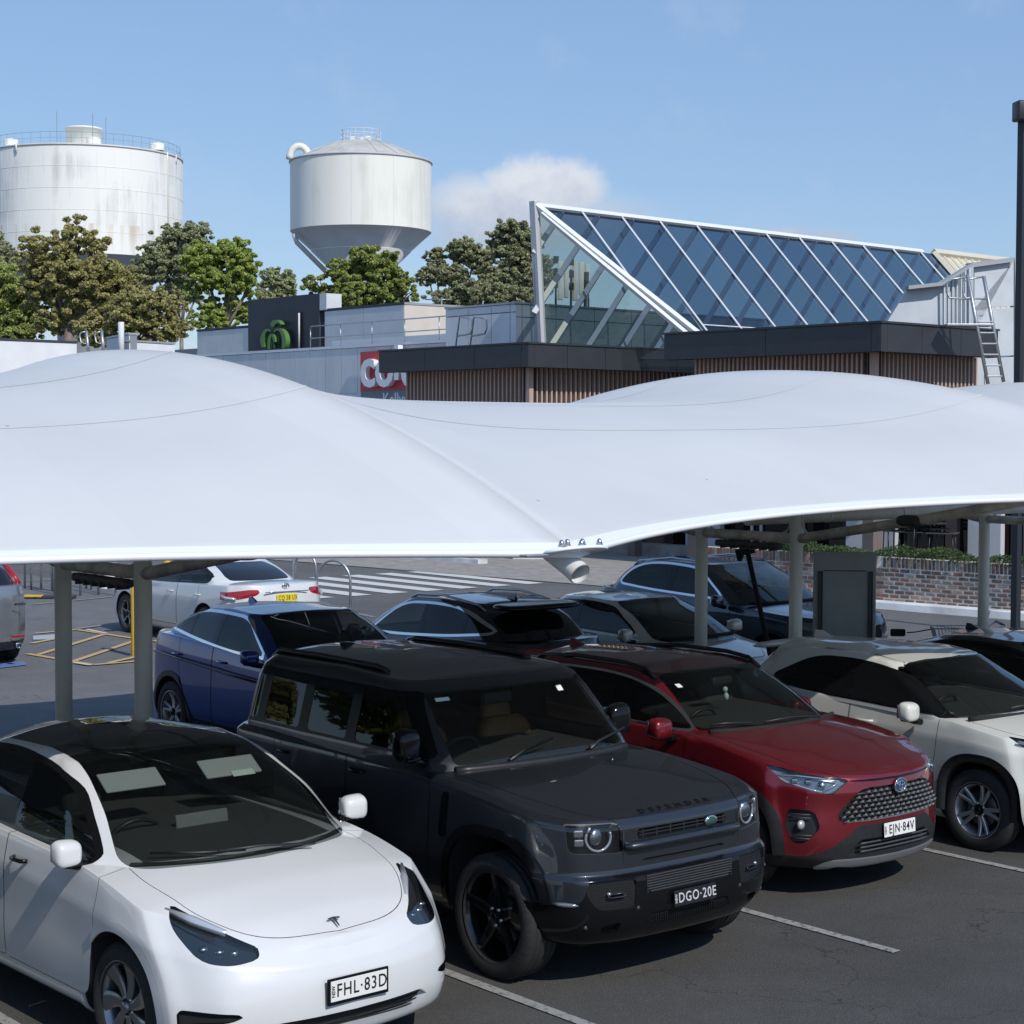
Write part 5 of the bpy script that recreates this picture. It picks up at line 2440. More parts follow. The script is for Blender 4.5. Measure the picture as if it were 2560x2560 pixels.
m.build('antenna_mast', MATS['trim'], e)

# ---- right hand roofs: cream ribbed roof and grey parapets
e = empty('ribbed_roof', (*ridge[-1].xy, 0), 0, 'cream ribbed metal roof continuing the line of the glass roof', 'roof')
R0 = ridge[-1] + NV * .9
loc = Vector((e.location.x, e.location.y, 0))
m = MB()
m.add([R0 - loc, R0 + NV * 14 - loc, R0 + NV * 14 + QV * bl - loc, R0 + QV * bl - loc], [(0, 1, 2, 3)])
m.build('roof_sheet', P('roof_cream', (.60, .56, .46), .5, var=.05, vscale=1), e)
for k in range(30):
    m = MB()
    a = R0 + NV * (k * .45 + .1)
    m.tube([a - loc + gr_n * .02, a + QV * bl - loc + gr_n * .02], .05, 4)
    m.build('roof_rib', MATS['roof_cream'], e)
m = MB()
m.tube([R0 - loc + gr_n * .04, R0 + NV * 14 - loc + gr_n * .04], .17, 4)
m.build('ridge_cap', MATS['roof_cream'], e)
m = MB()
m.tube([R0 - loc + gr_n * .05, R0 + QV * bl - loc + gr_n * .05], .12, 4)
m.build('barge_cap', MATS['roof_cream'], e)

e = empty('grey_parapet', (12, 46, 0), 0, 'stepped light blue grey parapet walls behind the roof ladder at the right', 'building')


def slab(pts, Y0, dirv, mat, name, th=.25, par=None):
    """upright wall with a stepped top; pts are photo positions on a plane through distance Y0 along dirv"""
    p0 = at(pts[0][0], pts[0][1], Y0)
    m = MB()
    q = [onwall(u, v, (p0.x, p0.y), (dirv[0], dirv[1])) for u, v in pts]
    n = Vector((-dirv[1], dirv[0], 0)).normalized() * th
    if n.y < 0:
        n = -n
    lc = Vector((par.location.x, par.location.y, 0))
    m.add([a - lc for a in q] + [a + n - lc for a in q],
          [tuple(range(len(q))), tuple(range(2 * len(q) - 1, len(q) - 1, -1))] + [(i, (i + 1) % len(q), len(q) + (i + 1) % len(q), len(q) + i) for i in range(len(q))])
    o = m.build(name, mat, par)
    return q


PG = P('parapet_grey', (.54, .58, .62), .6, var=.10, vscale=1.2)
PG2 = P('parapet_grey_dark', (.42, .46, .50), .6, var=.10, vscale=1.2)
q = slab([(2216, 808), (2272, 719), (2354, 711), (2354, 815)], 47.5, (1, .05), PG, 'wall_panel', .25, e)
q = slab([(2354, 815), (2354, 711), (2434, 661), (2434, 830)], 47.6, (.8, .6), PG2, 'wall_panel', .25, e)
for k in range(7):
    u = 2360 + k * 10.5
    slab([(u, 820), (u, 708 - k * 6.6), (u + 3.5, 706 - k * 6.6), (u + 3.5, 820)], 47.4 + k * .12, (.8, .6), PG, 'wall_rib', .05, e)
pieces = [([(2436, 830), (2436, 664), (2534, 652), (2534, 764), (2436, 772)], 0), ([(2437, 1010), (2437, 776), (2534, 768), (2534, 888), (2460, 892), (2460, 1010)], 0), ([(2462, 1010), (2462, 896), (2534, 892), (2534, 1010)], 0), ([(2538, 1010), (2538, 645), (2700, 625), (2700, 1010)], 0)]
for k, (pts, _) in enumerate(pieces):
    u0, v0 = pts[0]
    base = at(2434, 800, 49.0)
    qq = [onwall(u, v, (base.x, base.y), (.95, .31)) for u, v in pts]
    m = MB()
    lc = Vector((e.location.x, e.location.y, 0))
    n = Vector((-.31, .95, 0)) * .25
    m.add([a - lc for a in qq] + [a + n - lc for a in qq], [tuple(range(len(qq))), tuple(range(2 * len(qq) - 1, len(qq) - 1, -1))] + [(i, (i + 1) % len(qq), len(qq) + (i + 1) % len(qq), len(qq) + i) for i in range(len(qq))])
    m.build('wall_panel', PG, e)
slab([(2272, 723), (2272, 714), (2356, 705), (2434, 656), (2434, 664), (2356, 714)], 47.2, (1, .05), CAPM, 'cap_flashing', .4, e)
slab([(2434, 668), (2434, 656), (2536, 643), (2536, 654)], 48.8, (.95, .31), CAPM, 'cap_flashing', .4, e)

# ---- roof access ladder
LQ = at(2470, 945, 43.0)
e = empty('roof_ladder', (LQ.x, LQ.y, 0), 0, 'galvanised roof access ladder with curved handrails leaning against the right awning', 'ladder')


def lw(u, v, Y=43.0):
    p = at(u, v, Y)
    return (p.x - LQ.x, p.y - LQ.y, p.z)


for (ua, va, ub, vb) in ((2470, 960, 2418, 686), (2509, 955, 2459, 690)):
    m = MB()
    m.tube([lw(ua, va), lw(ub, vb)], .045, 6)
    m.build('stile', GALV, e)
for k in range(8):
    f = k / 8
    ua, va = 2466 - 44 * f * .85, 942 - 262 * f * .85 + 0
    ub, vb = 2505 - 42 * f * .85, 940 - 250 * f * .85
    if k > 5:
        continue
    m = MB()
    m.bevbox(((lw(ua, va)[0] + lw(ub, vb)[0]) / 2, 0, (lw(ua, va)[2] + lw(ub, vb)[2]) / 2), (.36, .10, .03), .004)
    m.build('rung', GALV, e)
m = MB()
for u in (0, 40):
    m.tube([lw(2418 + u, 692), lw(2380 + u, 698), lw(2368 + u, 706), lw(2367 + u, 732), lw(2374 + u, 745), lw(2430 + u, 748)], .024, 6)
m.build('hand_hoop', GALV, e)
m = MB()
m.bevbox((lw(2425, 812)[0], .2, lw(2425, 812)[2]), (1.1, .5, .05), .01)
m.build('landing', GALV, e)

# ---- shop fronts under the awnings
SF = kp(0, 9.0)
e = empty('shopfront', (SF[0], SF[1], 0), 0, 'row of white wall piers and dark glazed openings behind the hedge', 'building')


def sf(t, off=9.0):
    q = kp(t, off)
    return Vector((q[0] - SF[0], q[1] - SF[1]))


m = MB()
wallbox(m, sf(-16), sf(14), .0, 4.2, .3, .9)
m.build('back_wall', DARKIN, e)
OW = kp(0, 9.0)


def tpos(u):
    p = onwall(u, 1300, OW, (kd.x, kd.y))
    return (Vector((p.x, p.y)) - Vector(OW)).dot(kd)


GW = P('pier_white', (.50, .53, .58), .6, var=.06, vscale=2)
for k, (u0, u1, mt) in enumerate(((1735, 1800, GW), (2115, 2175, GW), (2182, 2238, GW), (2420, 2502, GW), (2262, 2298, GW), (2316, 2352, GW))):
    t0, t1 = tpos(u0), tpos(u1)
    m = MB()
    wallbox(m, sf(t0), sf(t1), .35 if k != 4 and k != 5 else 1.6, 3.9, .2)
    m.build('wall_pier', mt, e)
for k, (u0, u1) in enumerate(((1660, 1735), (1800, 2115), (2240, 2420), (2505, 2640))):
    t0, t1 = tpos(u0), tpos(u1)
    m = MB()
    wallbox(m, sf(t0), sf(t1), .3, 3.9, .04, .35)
    m.build('window', MATS['privacy'], e)
for u in (1700, 1862, 1885, 1990, 2360, 2410, 2520, 2545):
    t = tpos(u)
    m = MB()
    wallbox(m, sf(t), sf(t + .07), .3, 3.9, .06, .26)
    m.build('window_mullion', FRAMEG if u < 2000 else MATS['trim_grey'], e)
m = MB()
wallbox(m, sf(-16), sf(14), .0, .33, .5, -.1)
m.build('plinth', PAVE, e)
for k, u in enumerate((1918, 1960, 1990)):
    t = tpos(u)
    m = MB()
    q = sf(t, 8.6)
    m.bevbox((q.x, q.y, 2.0), (.34, .30, .42 + .08 * (k % 2)), .01, Rz(rot))
    o = m.build('cardboard_box', P('cardboard', (.20, .135, .075), .8), None)
    o.location = (SF[0], SF[1], 0)
    tag(o, ['brown cardboard box in the shop window, leftmost of the three', 'middle brown cardboard box in the shop window', 'rightmost brown cardboard box in the shop window beside the post'][k], 'box', 'cardboard boxes in the shop window')
m = MB()
t0, t1 = tpos(1860), tpos(2000)
wallbox(m, sf(t0), sf(t1), 1.72, 1.77, .5, -.5)
m.build('display_shelf', MATS['trim_grey'], e)
# stacked outdoor furniture in the dark opening
for k in range(5):
    t = tpos(2255 + k * 36)
    q = sf(t, 8.2)
    e2 = empty('cafe_table', (SF[0] + q.x, SF[1] + q.y, .33), rot + .1 * k,
               ['first dark cafe table from the left in the dark shop opening', 'second dark cafe table from the left in the shop opening', 'third dark cafe table in the shop opening, in the middle', 'fourth dark cafe table, stacked higher than its neighbour', 'rightmost dark cafe table by the white pier'][k], 'table', 'cafe tables stacked in the shop opening')
    m = MB()
    hgt = .74 + .22 * (k % 2)
    m.bevbox((0, 0, hgt), (.74, .7, .03), .01)
    m.build('table_top', MATS['trim_grey'], e2)
    for (a, b) in ((-.3, -.3), (.3, -.3), (-.3, .3), (.3, .3)):
        m = MB()
        m.tube([(a, b, 0), (a * .9, b * .9, hgt)], .016, 6)
        m.build('leg', MATS['trim'], e2)
    for q_ in range(2):
        m = MB()
        m.bevbox((0, 0, hgt + .10 + .12 * q_), (.5, .5, .025), .008)
        m.tube([(-.25, -.2, hgt + .12 + .12 * q_), (-.3, -.2, hgt + .40 + .12 * q_), (-.3, .2, hgt + .40 + .12 * q_), (-.25, .2, hgt + .12 + .12 * q_)], .012, 5)
        m.build('upturned_seat', MATS['trim'], e2)
# paving in front of the shops and brown columns
sheet('pavement', [kp(-3.2, .30), kp(14, .30), kp(14, 12), kp(-3.2, 12)], PAVE, .148)
sheet('pavement', [kp(-30, .0), kp(-3.21, .0), kp(-3.21, 12), kp(-30, 12)], PAVE, .022)
m = MB()
a, b = gnd(735, 1378), gnd(1205, 1413)
for (a, b) in ((gnd(735, 1376), gnd(1195, 1412)),):
    d = Vector((b.x - a.x, b.y - a.y)).normalized()
    wallbox(m, (a.x, a.y), (b.x, b.y), 0, .14, .35)
tag(m.build('kerb', CONC), 'pale kerb curving round beyond the zebra crossing', 'kerb')
# low brick planter beyond the crossing
a, b = gnd(800, 1394), gnd(1058, 1393)
pe = empty('planter_wall', (a.x, a.y + .6, 0), 0, 'low brick planter seen between the canopy edge and the far kerb', 'wall')
wallb = MB()
wallbox(wallb, (0, .05), (b.x - a.x, .05 + b.y - a.y), 0, .30, .2)
wallb.build('mortar_bed', MORT, pe)
dd = Vector((b.x - a.x, b.y - a.y))
Ln = dd.length
for r_ in range(3):
    t = (r_ % 2) * .12
    while t < Ln:
        o = bpy.data.objects.new('brick', brick_sets['run'][random.randrange(10)])
        COL.objects.link(o)
        o.parent = pe
        q = dd.normalized() * t
        o.location = (q.x, q.y + .02, .06 + r_ * .09)
        o.rotation_euler = (0, 0, math.atan2(dd.y, dd.x))
        t += .24
# columns seen under the canopy edge
for k, (u, v0) in enumerate(((1183, 1408), (1587, 1392), (890, 1384))):
    p = gnd(u, v0)
    m = MB()
    wd = .30 if k < 2 else .12
    m.bevbox((0, 0, 2.0), (wd, wd, 4.0), .01, Rz(.7))
    o = m.build('column', COL_ if k < 2 else GALV)
    o.location = (p.x, p.y, 0)
    tag(o, ['brown square column beyond the zebra crossing', 'brown square column left of the large slate blue SUV', 'thin grey post on the far kerb'][k], 'column')
for k, (u0, u1) in enumerate(((1298, 1345),)):
    p = gnd((u0 + u1) / 2, 1398)
    m = MB()
    m.bevbox((0, 0, .22), (.9, .5, .44), .03)
    o = m.build('concrete_block', WALLW)
    o.location = (p.x, p.y, 0)
    tag(o, 'pale concrete block on the paving just left of the open pipe end', 'block')

# ================================================================ water tanks
def tank_mat(name, base, stain, rust, zr0, zr1, kr=.5):
    m, n, l, b = nodes_of(name)
    tc = n.new('ShaderNodeTexCoord')
    mp = n.new('ShaderNodeMapping')
    mp.inputs['Scale'].default_value = (1, 1, .06)
    l.new(tc.outputs['Object'], mp.inputs[0])
    t = n.new('ShaderNodeTexNoise')
    t.inputs['Scale'].default_value = .9
    t.inputs['Detail'].default_value = 8
    t.inputs['Roughness'].default_value = .7
    l.new(mp.outputs[0], t.inputs['Vector'])
    t2 = n.new('ShaderNodeTexNoise')
    t2.inputs['Scale'].default_value = .12
    t2.inputs['Detail'].default_value = 5
    l.new(tc.outputs['Object'], t2.inputs['Vector'])
    mu = n.new('ShaderNodeMath')
    mu.operation = 'MULTIPLY'
    l.new(t.outputs['Fac'], mu.inputs[0])
    l.new(t2.outputs['Fac'], mu.inputs[1])
    r = n.new('ShaderNodeMapRange')
    r.inputs[1].default_value = .26
    r.inputs[2].default_value = .42
    l.new(mu.outputs[0], r.inputs[0])
    mx = n.new('ShaderNodeMix')
    mx.data_type = 'RGBA'
    mx.inputs[6].default_value = (*base, 1)
    mx.inputs[7].default_value = (*stain, 1)
    l.new(r.outputs[0], mx.inputs[0])
    # rust bleeding under one seam
    sp = n.new('ShaderNodeSeparateXYZ')
    l.new(tc.outputs['Object'], sp.inputs[0])
    rz = n.new('ShaderNodeMapRange')
    rz.inputs[1].default_value = zr0
    rz.inputs[2].default_value = zr1
    l.new(sp.outputs[2], rz.inputs[0])
    lt = n.new('ShaderNodeMath')
    lt.operation = 'LESS_THAN'
    l.new(sp.outputs[2], lt.inputs[0])
    lt.inputs[1].default_value = zr1
    t3 = n.new('ShaderNodeTexNoise')
    t3.inputs['Scale'].default_value = .8
    t3.inputs['Detail'].default_value = 6
    l.new(mp.outputs[0], t3.inputs['Vector'])
    r3 = n.new('ShaderNodeMapRange')
    r3.inputs[1].default_value = .52
    r3.inputs[2].default_value = .66
    l.new(t3.outputs['Fac'], r3.inputs[0])
    m1 = n.new('ShaderNodeMath')
    m1.operation = 'MULTIPLY'
    l.new(rz.outputs[0], m1.inputs[0])
    l.new(lt.outputs[0], m1.inputs[1])
    m2 = n.new('ShaderNodeMath')
    m2.operation = 'MULTIPLY'
    l.new(m1.outputs[0], m2.inputs[0])
    l.new(r3.outputs[0], m2.inputs[1])
    m3 = n.new('ShaderNodeMath')
    m3.operation = 'MULTIPLY'
    l.new(m2.outputs[0], m3.inputs[0])
    m3.inputs[1].default_value = kr
    mx2 = n.new('ShaderNodeMix')
    mx2.data_type = 'RGBA'
    l.new(m3.outputs[0], mx2.inputs[0])
    l.new(mx.outputs[2], mx2.inputs[6])
    mx2.inputs[7].default_value = (*rust, 1)
    l.new(mx2.outputs[2], b.inputs['Base Color'])
    b.inputs['Roughness'].default_value = .6
    return m


TK = tank_mat('tank_paint', (.84, .84, .80), (.60, .61, .59), (.62, .42, .25), -.2, 4.6, .9)
TK2 = tank_mat('tank_paint_clean', (.80, .80, .74), (.64, .64, .58), (.62, .48, .34), 2, 30, .35)
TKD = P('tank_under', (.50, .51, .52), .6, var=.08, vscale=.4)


def cyl_at(Y, u, half):
    R = half / 4542.3 * Y
    return (u - 1280) / 4542.3 * Y, R


# big tank at the left
Y = 300.0
x, R = cyl_at(Y, 216, 240)
zt_, zb_ = at(216, 397, Y).z, at(216, 655, Y).z
e = empty('water_tank', (x, Y, 0), 0, 'very large white cylindrical water tank with rust streaks and a round vent on top, left', 'water tank')
nst = 5
for k in range(nst):
    z0 = zb_ + (zt_ - zb_) * k / nst
    z1 = zb_ + (zt_ - zb_) * (k + 1) / nst
    m = MB()
    m.lathe([(R, z0 - zb_), (R, z1 - zb_)], 96)
    o = m.build('shell_course', TK, e)
    o.location = (0, 0, zb_)
    m = MB()
    m.lathe([(R + .0, z1 - .03), (R + .03, z1 - .02), (R + .03, z1 + .02), (R + .0, z1 + .03)] if k < nst - 1 else [(R, z1 - .2), (R + .15, z1 - .15), (R + .15, z1 + .1), (R, z1 + .12)], 96)
    m.build('course_seam', TKD if k == nst - 1 else TK2, e)
m = MB()
for k in range(36):
    for j in range(nst):
        a = 2 * PI * (k + .5 * (j % 2)) / 36
        z0 = zb_ + (zt_ - zb_) * j / nst
        z1 = zb_ + (zt_ - zb_) * (j + 1) / nst
        q = Vector((math.cos(a) * (R + .0), math.sin(a) * (R + .0), 0))
        m.tube([q + Vector((0, 0, z0)), q + Vector((0, 0, z1))], .018, 4)
m.build('vertical_seams', TK2, e)
m = MB()
m.lathe([(R + .12, zt_ - .1), (R + .18, zt_), (R + .1, zt_ + .12), (R * .5, zt_ + .7), (0, zt_ + 1.0)], 96)
m.build('tank_roof', TK2, e)
m = MB()
m.lathe([(R, zb_), (R * .30, zb_ - 8), (R * .22, 0)], 64)
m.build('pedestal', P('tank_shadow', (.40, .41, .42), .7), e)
m = MB()
cr_ = 44 / 4542.3 * Y
zc_ = at(216, 333, Y).z
m.lathe([(cr_, zt_), (cr_, zc_ + .5), (cr_ + .12, zc_ + .5), (cr_ + .12, zc_ + .75), (cr_, zc_ + .8), (0, zc_ + .95)], 40)
m.build('centre_vent', TK2, e)
m = MB()
nn = 60
for (hh_, rr) in ((1.9, .03), (1.0, .025)):
    m.tube([((R - .3) * math.cos(2 * PI * k / nn), (R - .3) * math.sin(2 * PI * k / nn), zt_ + hh_) for k in range(nn)], rr, 4, closed=True)
for k in range(nn):
    a = 2 * PI * k / nn
    m.tube([((R - .3) * math.cos(a), (R - .3) * math.sin(a), zt_ + .1), ((R - .3) * math.cos(a), (R - .3) * math.sin(a), zt_ + 1.9)], .025, 4)
m.build('guard_rail', GALV, e)
m = MB()
for u, h_ in ((173, 3.6), (260, 3.3), (292, 2.6)):
    xx = (u - 216) / 4542.3 * Y
    m.tube([(xx, -R * .4, zt_), (xx, -R * .4, zt_ + 3 + h_ * 1.0)], .05, 4)
m.build('aerial', GALV, e)
for u in (78, 282, 418):
    m = MB()
    xx = (u - 216) / 4542.3 * Y
    m.lathe([(1.1, 0), (1.1, 1.1), (0, 1.35)], 16, 'z', (xx, -math.sqrt(max(R * R - xx * xx, 1)) * .80, zt_ + .3))
    m.build('roof_hatch', TK2, e)
for u in (27, 107, 455, 440):
    m = MB()
    xx = (u - 216) / 4542.3 * Y
    xx = min(xx, R * .985)
    yy = -math.sqrt(max(R * R - xx * xx, 0)) - .1
    m.tube([(xx, yy + .5, zt_ + .3), (xx, yy - .3, zt_ + .1), (xx, yy - .1, zt_ - 1.2)] + ([(xx, yy, zb_)] if u == 440 else []), .14, 6)
    m.build('overflow_pipe', TK2, e)

# cone bottomed tank
Y = 220.0
x, R = cyl_at(Y, 903, 175)
zt_, zb_ = at(903, 409, Y).z, at(903, 581, Y).z
e = empty('water_tank', (x, Y, 0), 0, 'pale water tower with an upside down cone base and a curved pipe at its rim', 'water tank')
m = MB()
m.lathe([(R, -.0), (R, zt_ - zb_)], 96)
o = m.build('shell', TK2, e)
o.location = (0, 0, zb_)
m = MB()
m.lathe([(R - .02, zt_ - .10), (R + .14, zt_ - .05), (R + .14, zt_ + .12), (R, zt_ + .14)], 96)
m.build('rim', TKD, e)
m = MB()
m.lathe([(R, zt_ + .10), (R * .52, zt_ + 1.95), (R * .26, zt_ + 2.55), (0, zt_ + 2.6)], 96)
m.build('tank_roof', P('tank_roof', (.50, .49, .45), .7, var=.2, vscale=.5), e)
m = MB()
for k in range(20):
    a = 2 * PI * k / 20
    m.tube([((R + .02) * math.cos(a), (R + .02) * math.sin(a), zt_ + .12), (R * .52 * math.cos(a), R * .52 * math.sin(a), zt_ + 1.98), (R * .27 * math.cos(a), R * .27 * math.sin(a), zt_ + 2.56)], .035, 4)
m.build('roof_seams', TKD, e)
m = MB()
m.lathe([(R - .005, zb_), (R * .70, zb_ - (R * .30) * .90), (R * .705, zb_ - (R * .30) * .90 - .05), (1.6, zb_ - (R - 1.6) * .95), (1.6, 0)], 96)
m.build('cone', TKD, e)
m = MB()
m.lathe([(R * .70 + .02, zb_ - R * .30 * .90 + .05), (R * .70 + .06, zb_ - R * .30 * .90 - .03), (R * .70 - .02, zb_ - R * .30 * .90 - .08)], 96)
m.build('cone_seam', TK2, e)
m = MB()
for kx in (-.55, -.05, .52):
    m.tube([(R * kx, -R * math.sqrt(1 - kx * kx) - .0, zb_), (R * kx, -R * math.sqrt(1 - kx * kx) - .0, zt_)], .015, 4)
m.build('shell_seams', TKD, e)
m = MB()
rx = 24 / 4542.3 * Y
cx = (757 - 903) / 4542.3 * Y
pts = [(cx + rx * math.cos(math.radians(a)), -R * .35, zt_ + .05 + 1.55 * math.sin(math.radians(a))) for a in range(180, 0, -15)]
m.tube(pts, .42, 12)
m.build('overflow_pipe', TK2, e)
m = MB()
m.tube([(-R * .90, -R * .45, zb_ - .6), (-R * .86, -R * .43, zb_ - 1.6), (-R * .45, -R * .25, zb_ - R * .60)], .30, 8)
m.build('inlet_pipe', TKD, e)
m = MB()
rr = 48 / 4542.3 * Y
for hh_ in (2.75, 3.4, 3.9):
    m.tube([(rr * math.cos(2 * PI * k / 28), rr * math.sin(2 * PI * k / 28), zt_ + hh_) for k in range(28)], .045, 4, closed=True)
for k in range(28):
    a = 2 * PI * k / 28
    if k % 2 == 0:
        m.tube([(rr * math.cos(a), rr * math.sin(a), zt_ + 2.3), (rr * math.cos(a), rr * math.sin(a), zt_ + 3.9)], .04, 4)
m.build('guard_rail', FRAME, e)
for (a, b, s_) in ((-1.0, 0, .6), (.9, -.4, .7), (.1, .3, .5)):
    m = MB()
    m.bevbox((a, b, zt_ + 2.9), (s_, s_, .6), .05)
    m.build('roof_hatch', TK2, e)

# ================================================================ street furniture
def post_obj(name, u, v, h, r, mat, label, cat, taper=1.0, cap_=True):
    p = gnd(u, v)
    e = empty(name, (p.x, p.y, 0), 0, label, cat)
    m = MB()
    m.lathe([(r, 0), (r, h - .02), (r * .8, h), (0, h + .005)] if cap_ else [(r, 0), (r, h)], 16)
    m.build('shaft', mat, e)
    m = MB()
    m.lathe([(r + .03, .0), (r + .03, .012), (r, .015)], 16)
    m.build('base_plate', GALV, e)
    return e


YB = P('bollard_yellow', (.62, .38, .03), .5, var=.12, vscale=14)
post_obj('bollard', 339, 1641, 1.16, .07, YB, 'scuffed yellow bollard just left of the nearer steel post', 'bollard')
post_obj('bollard', 419, 1530, 1.16, .07, YB, 'yellow bollard behind the white sedan, only its top showing', 'bollard')
# trolley bay frames
for k, (ua, ub, vb) in enumerate(((62, 78, 1474), (103, 130, 1478), (130, 142, 1480), (136, 201, 1489), (216, 228, 1474), (246, 290, 1490))):
    pa, pb = gnd(ua, vb - 3), gnd(ub, vb)
    e = empty('trolley_rail', (pa.x, pa.y, 0), 0, ['galvanised trolley bay rail nearest the silver SUV', 'galvanised trolley bay rail, second from the silver SUV', 'short galvanised trolley bay rail between two longer ones',
                                                    'galvanised trolley bay rail left of the further steel post', 'galvanised trolley bay rail seen between the two steel posts', 'galvanised trolley bay rail in front of the white sedan'][k], 'rail', 'trolley bay rails')
    q = pb - pa
    h = 1.35
    for nm, pts in (('upright', [(0, 0, 0), (0, 0, h)]), ('upright', [(q.x, q.y, 0), (q.x, q.y, h)]), ('top_rail', [(0, 0, h), (q.x, q.y, h)]), ('mid_rail', [(0, 0, .62), (q.x, q.y, .62)])):
        m = MB()
        m.tube(pts, .026, 8)
        m.build(nm, GALV, e)
# hoops by the crossing
for k, (u0, u1, vb, h) in enumerate(((792, 876, 1530, 1.0), (738, 790, 1512, 1.05))):
    pa, pb = gnd(u0, vb - 4), gnd(u1, vb)
    e = empty('bike_hoop', (pa.x, pa.y, 0), 0, ['steel hoop rail nearer the zebra crossing', 'steel hoop rail behind the tail of the white sedan'][k], 'hoop', 'steel hoops beside the zebra crossing')
    q = pb - pa
    r_ = q.length / 2
    c_ = q / 2
    d_ = q.normalized()
    pts = [(0, 0, 0), (0, 0, h - r_ * 1.1)]
    for a in range(170, 0, -14):
        pts.append((c_.x + d_.x * r_ * math.cos(math.radians(a)), c_.y + d_.y * r_ * math.cos(math.radians(a)), h - r_ * 1.1 + r_ * 1.1 * math.sin(math.radians(a))))
    pts += [(q.x, q.y, h - r_ * 1.1), (q.x, q.y, 0)]
    m = MB()
    m.tube(pts, .026, 8)
    m.build('hoop_pipe', GALV, e)
    m = MB()
    for w_ in ((0, 0), (q.x, q.y)):
        m.lathe([(.07, 0), (.07, .012), (.03, .014)], 12, 'z', (w_[0], w_[1], .01))
    m.build('base_flange', GALV, e)
e = post_obj('sign_post', 734, 1490, 2.6, .03, GALV, 'thin galvanised sign post left of the hoops', 'post')
# speed cushion end at the left
p = gnd(90, 1496)
m = MB()
for k in range(3):
    m.bevbox((k * .42, .0, .03), (.36, .30, .06), .02)
o = m.build('rubber_wheel_stop', P('rubber_black', (.03, .03, .03), .8))
o.location = (p.x - .2, p.y, 0)
tag(o, 'black and yellow rubber bump on the road right of the silver SUV', 'speed bump')
m = MB()
m.bevbox((.1, -.05, .055), (.5, .22, .04), .015)
m.build('yellow_block', YB, o)

# people and a trolley half hidden at the top of the post gap
p = gnd(275, 1470)
e = empty('bin_pedestal', (p.x, p.y, 0), 0, 'short pale concrete pedestal behind the white sedan bonnet', 'pedestal')
m = MB()
m.lathe([(.22, 0), (.20, .10), (.13, .16), (.12, .50), (.16, .56), (0, .57)], 20)
m.build('pedestal_body', WALLW, e)
# red and chrome trolley handles
p = gnd(262, 1445)
e = empty('shopping_trolley', (p.x, p.y, 0), .4, 'shopping trolley with a red handle parked in the trolley bay behind the post strut', 'trolley')


def trolley(e, handle_mat, s=1.0, sx=1.0):
    m = MB()
    x0, x1, y_, z0, z1 = -.35, .42, .25, .55, .92
    for z, ww, xa, xb in ((z1, y_, x0, x1), ((z0 + z1) / 2, y_ * .92, x0 + .04, x1 - .05), (z0, y_ * .84, x0 + .08, x1 - .10)):
        m.tube([(xa, -ww, z), (xb, -ww * .8, z), (xb, ww * .8, z), (xa, ww, z)], .008, 5, closed=True)
    for k in range(17):
        f = k / 16
        xa = x0 + (x1 - x0) * f
        wa = y_ * (1 - .2 * f)
        xb = x0 + .08 + (x1 - .10 - x0 - .08) * f
        for sg in (-1, 1):
            m.tube([(xa, sg * wa, z1), (xb, sg * wa * .84, z0)], .004, 4)
    for k in range(9):
        f = -1 + 2 * k / 8
        m.tube([(x1, f * y_ * .8, z1), (x1 - .10, f * y_ * .67, z0), (x0 + .08, f * y_ * .84, z0)], .004, 4)
    m.build('basket', GALV, e)
    m = MB()
    m.tube([(x0 - .12, -y_, .98), (x0 - .12, y_, .98)], .018, 8)
    m.build('handle', handle_mat, e)
    m = MB()
    for sg in (-1, 1):
        m.tube([(x0 - .12, sg * y_, .98), (x0, sg * y_, .90), (x0 + .12, sg * y_ * .9, .25), (x0 + .75, sg * y_ * .8, .14)], .012, 6)
    m.build('frame', GALV, e)
    for (a, b) in ((-.25, -.2), (-.25, .2), (.38, -.17), (.38, .17)):
        m = MB()
        m.lathe([(0, -.015), (.055, -.015), (.06, 0), (.055, .015), (0, .015)], 16, 'y', (a, b, .062))
        m.build('castor', MATS['liner'], e)


trolley(e, P('handle_red', (.5, .04, .03), .4))
p = at(2410, 1600, 24.2)
e = empty('shopping_trolley', (p.x, p.y, 0), math.radians(176), 'wire shopping trolley with a dark blue handle, by the far right post', 'trolley')
trolley(e, P('handle_blue', (.03, .05, .16), .4))
m = MB()
m.tube([(.42, -.1, .88), (.62, -.1, .84), (.74, -.1, .83)], .009, 5)
m.bevbox((.86, -.1, .83), (.20, .06, .10), .02)
m.build('coin_unit', MATS['liner'], e)

# grey board seen from behind
p = at(2110, 1590, 21.5)
e = empty('notice_board', (p.x, p.y, 0), math.radians(-6), 'plain grey board seen from behind with two dark vertical rails, beside the right steel post', 'board')
k_ = 21.5 / 4542.3
wd, zt_ = 155 * k_, at(2110, 1380, 21.5).z
BRD = P('board_grey', (.36, .38, .37), .6, var=.06, vscale=3)
m = MB()
m.bevbox((0, 0, zt_ / 2 + .15), (wd, .05, zt_ - .3), .012)
m.build('board', BRD, e)
for sx_ in (-.40, .40):
    m = MB()
    m.bevbox((sx_ * wd, -.035, zt_ / 2 + .05), (.035, .03, zt_ - .55), .005)
    m.bevbox((sx_ * wd + .03, -.035, zt_ / 2 + .05), (.012, .04, zt_ - .55), .003)
    m.build('rear_rail', MATS['trim_grey'], e)
m = MB()
m.bevbox((0, -.03, zt_ - .22), (wd * .66, .01, .012), .002)
m.bevbox((.05, -.03, .72), (.16, .01, .02), .002)
m.build('stiffener', MATS['trim_grey'], e)
for sx_ in (-.4, .4):
    m = MB()
    m.tube([(sx_ * wd, 0, 0), (sx_ * wd, 0, .4)], .03, 8)
    m.build('leg', MATS['trim_grey'], e)

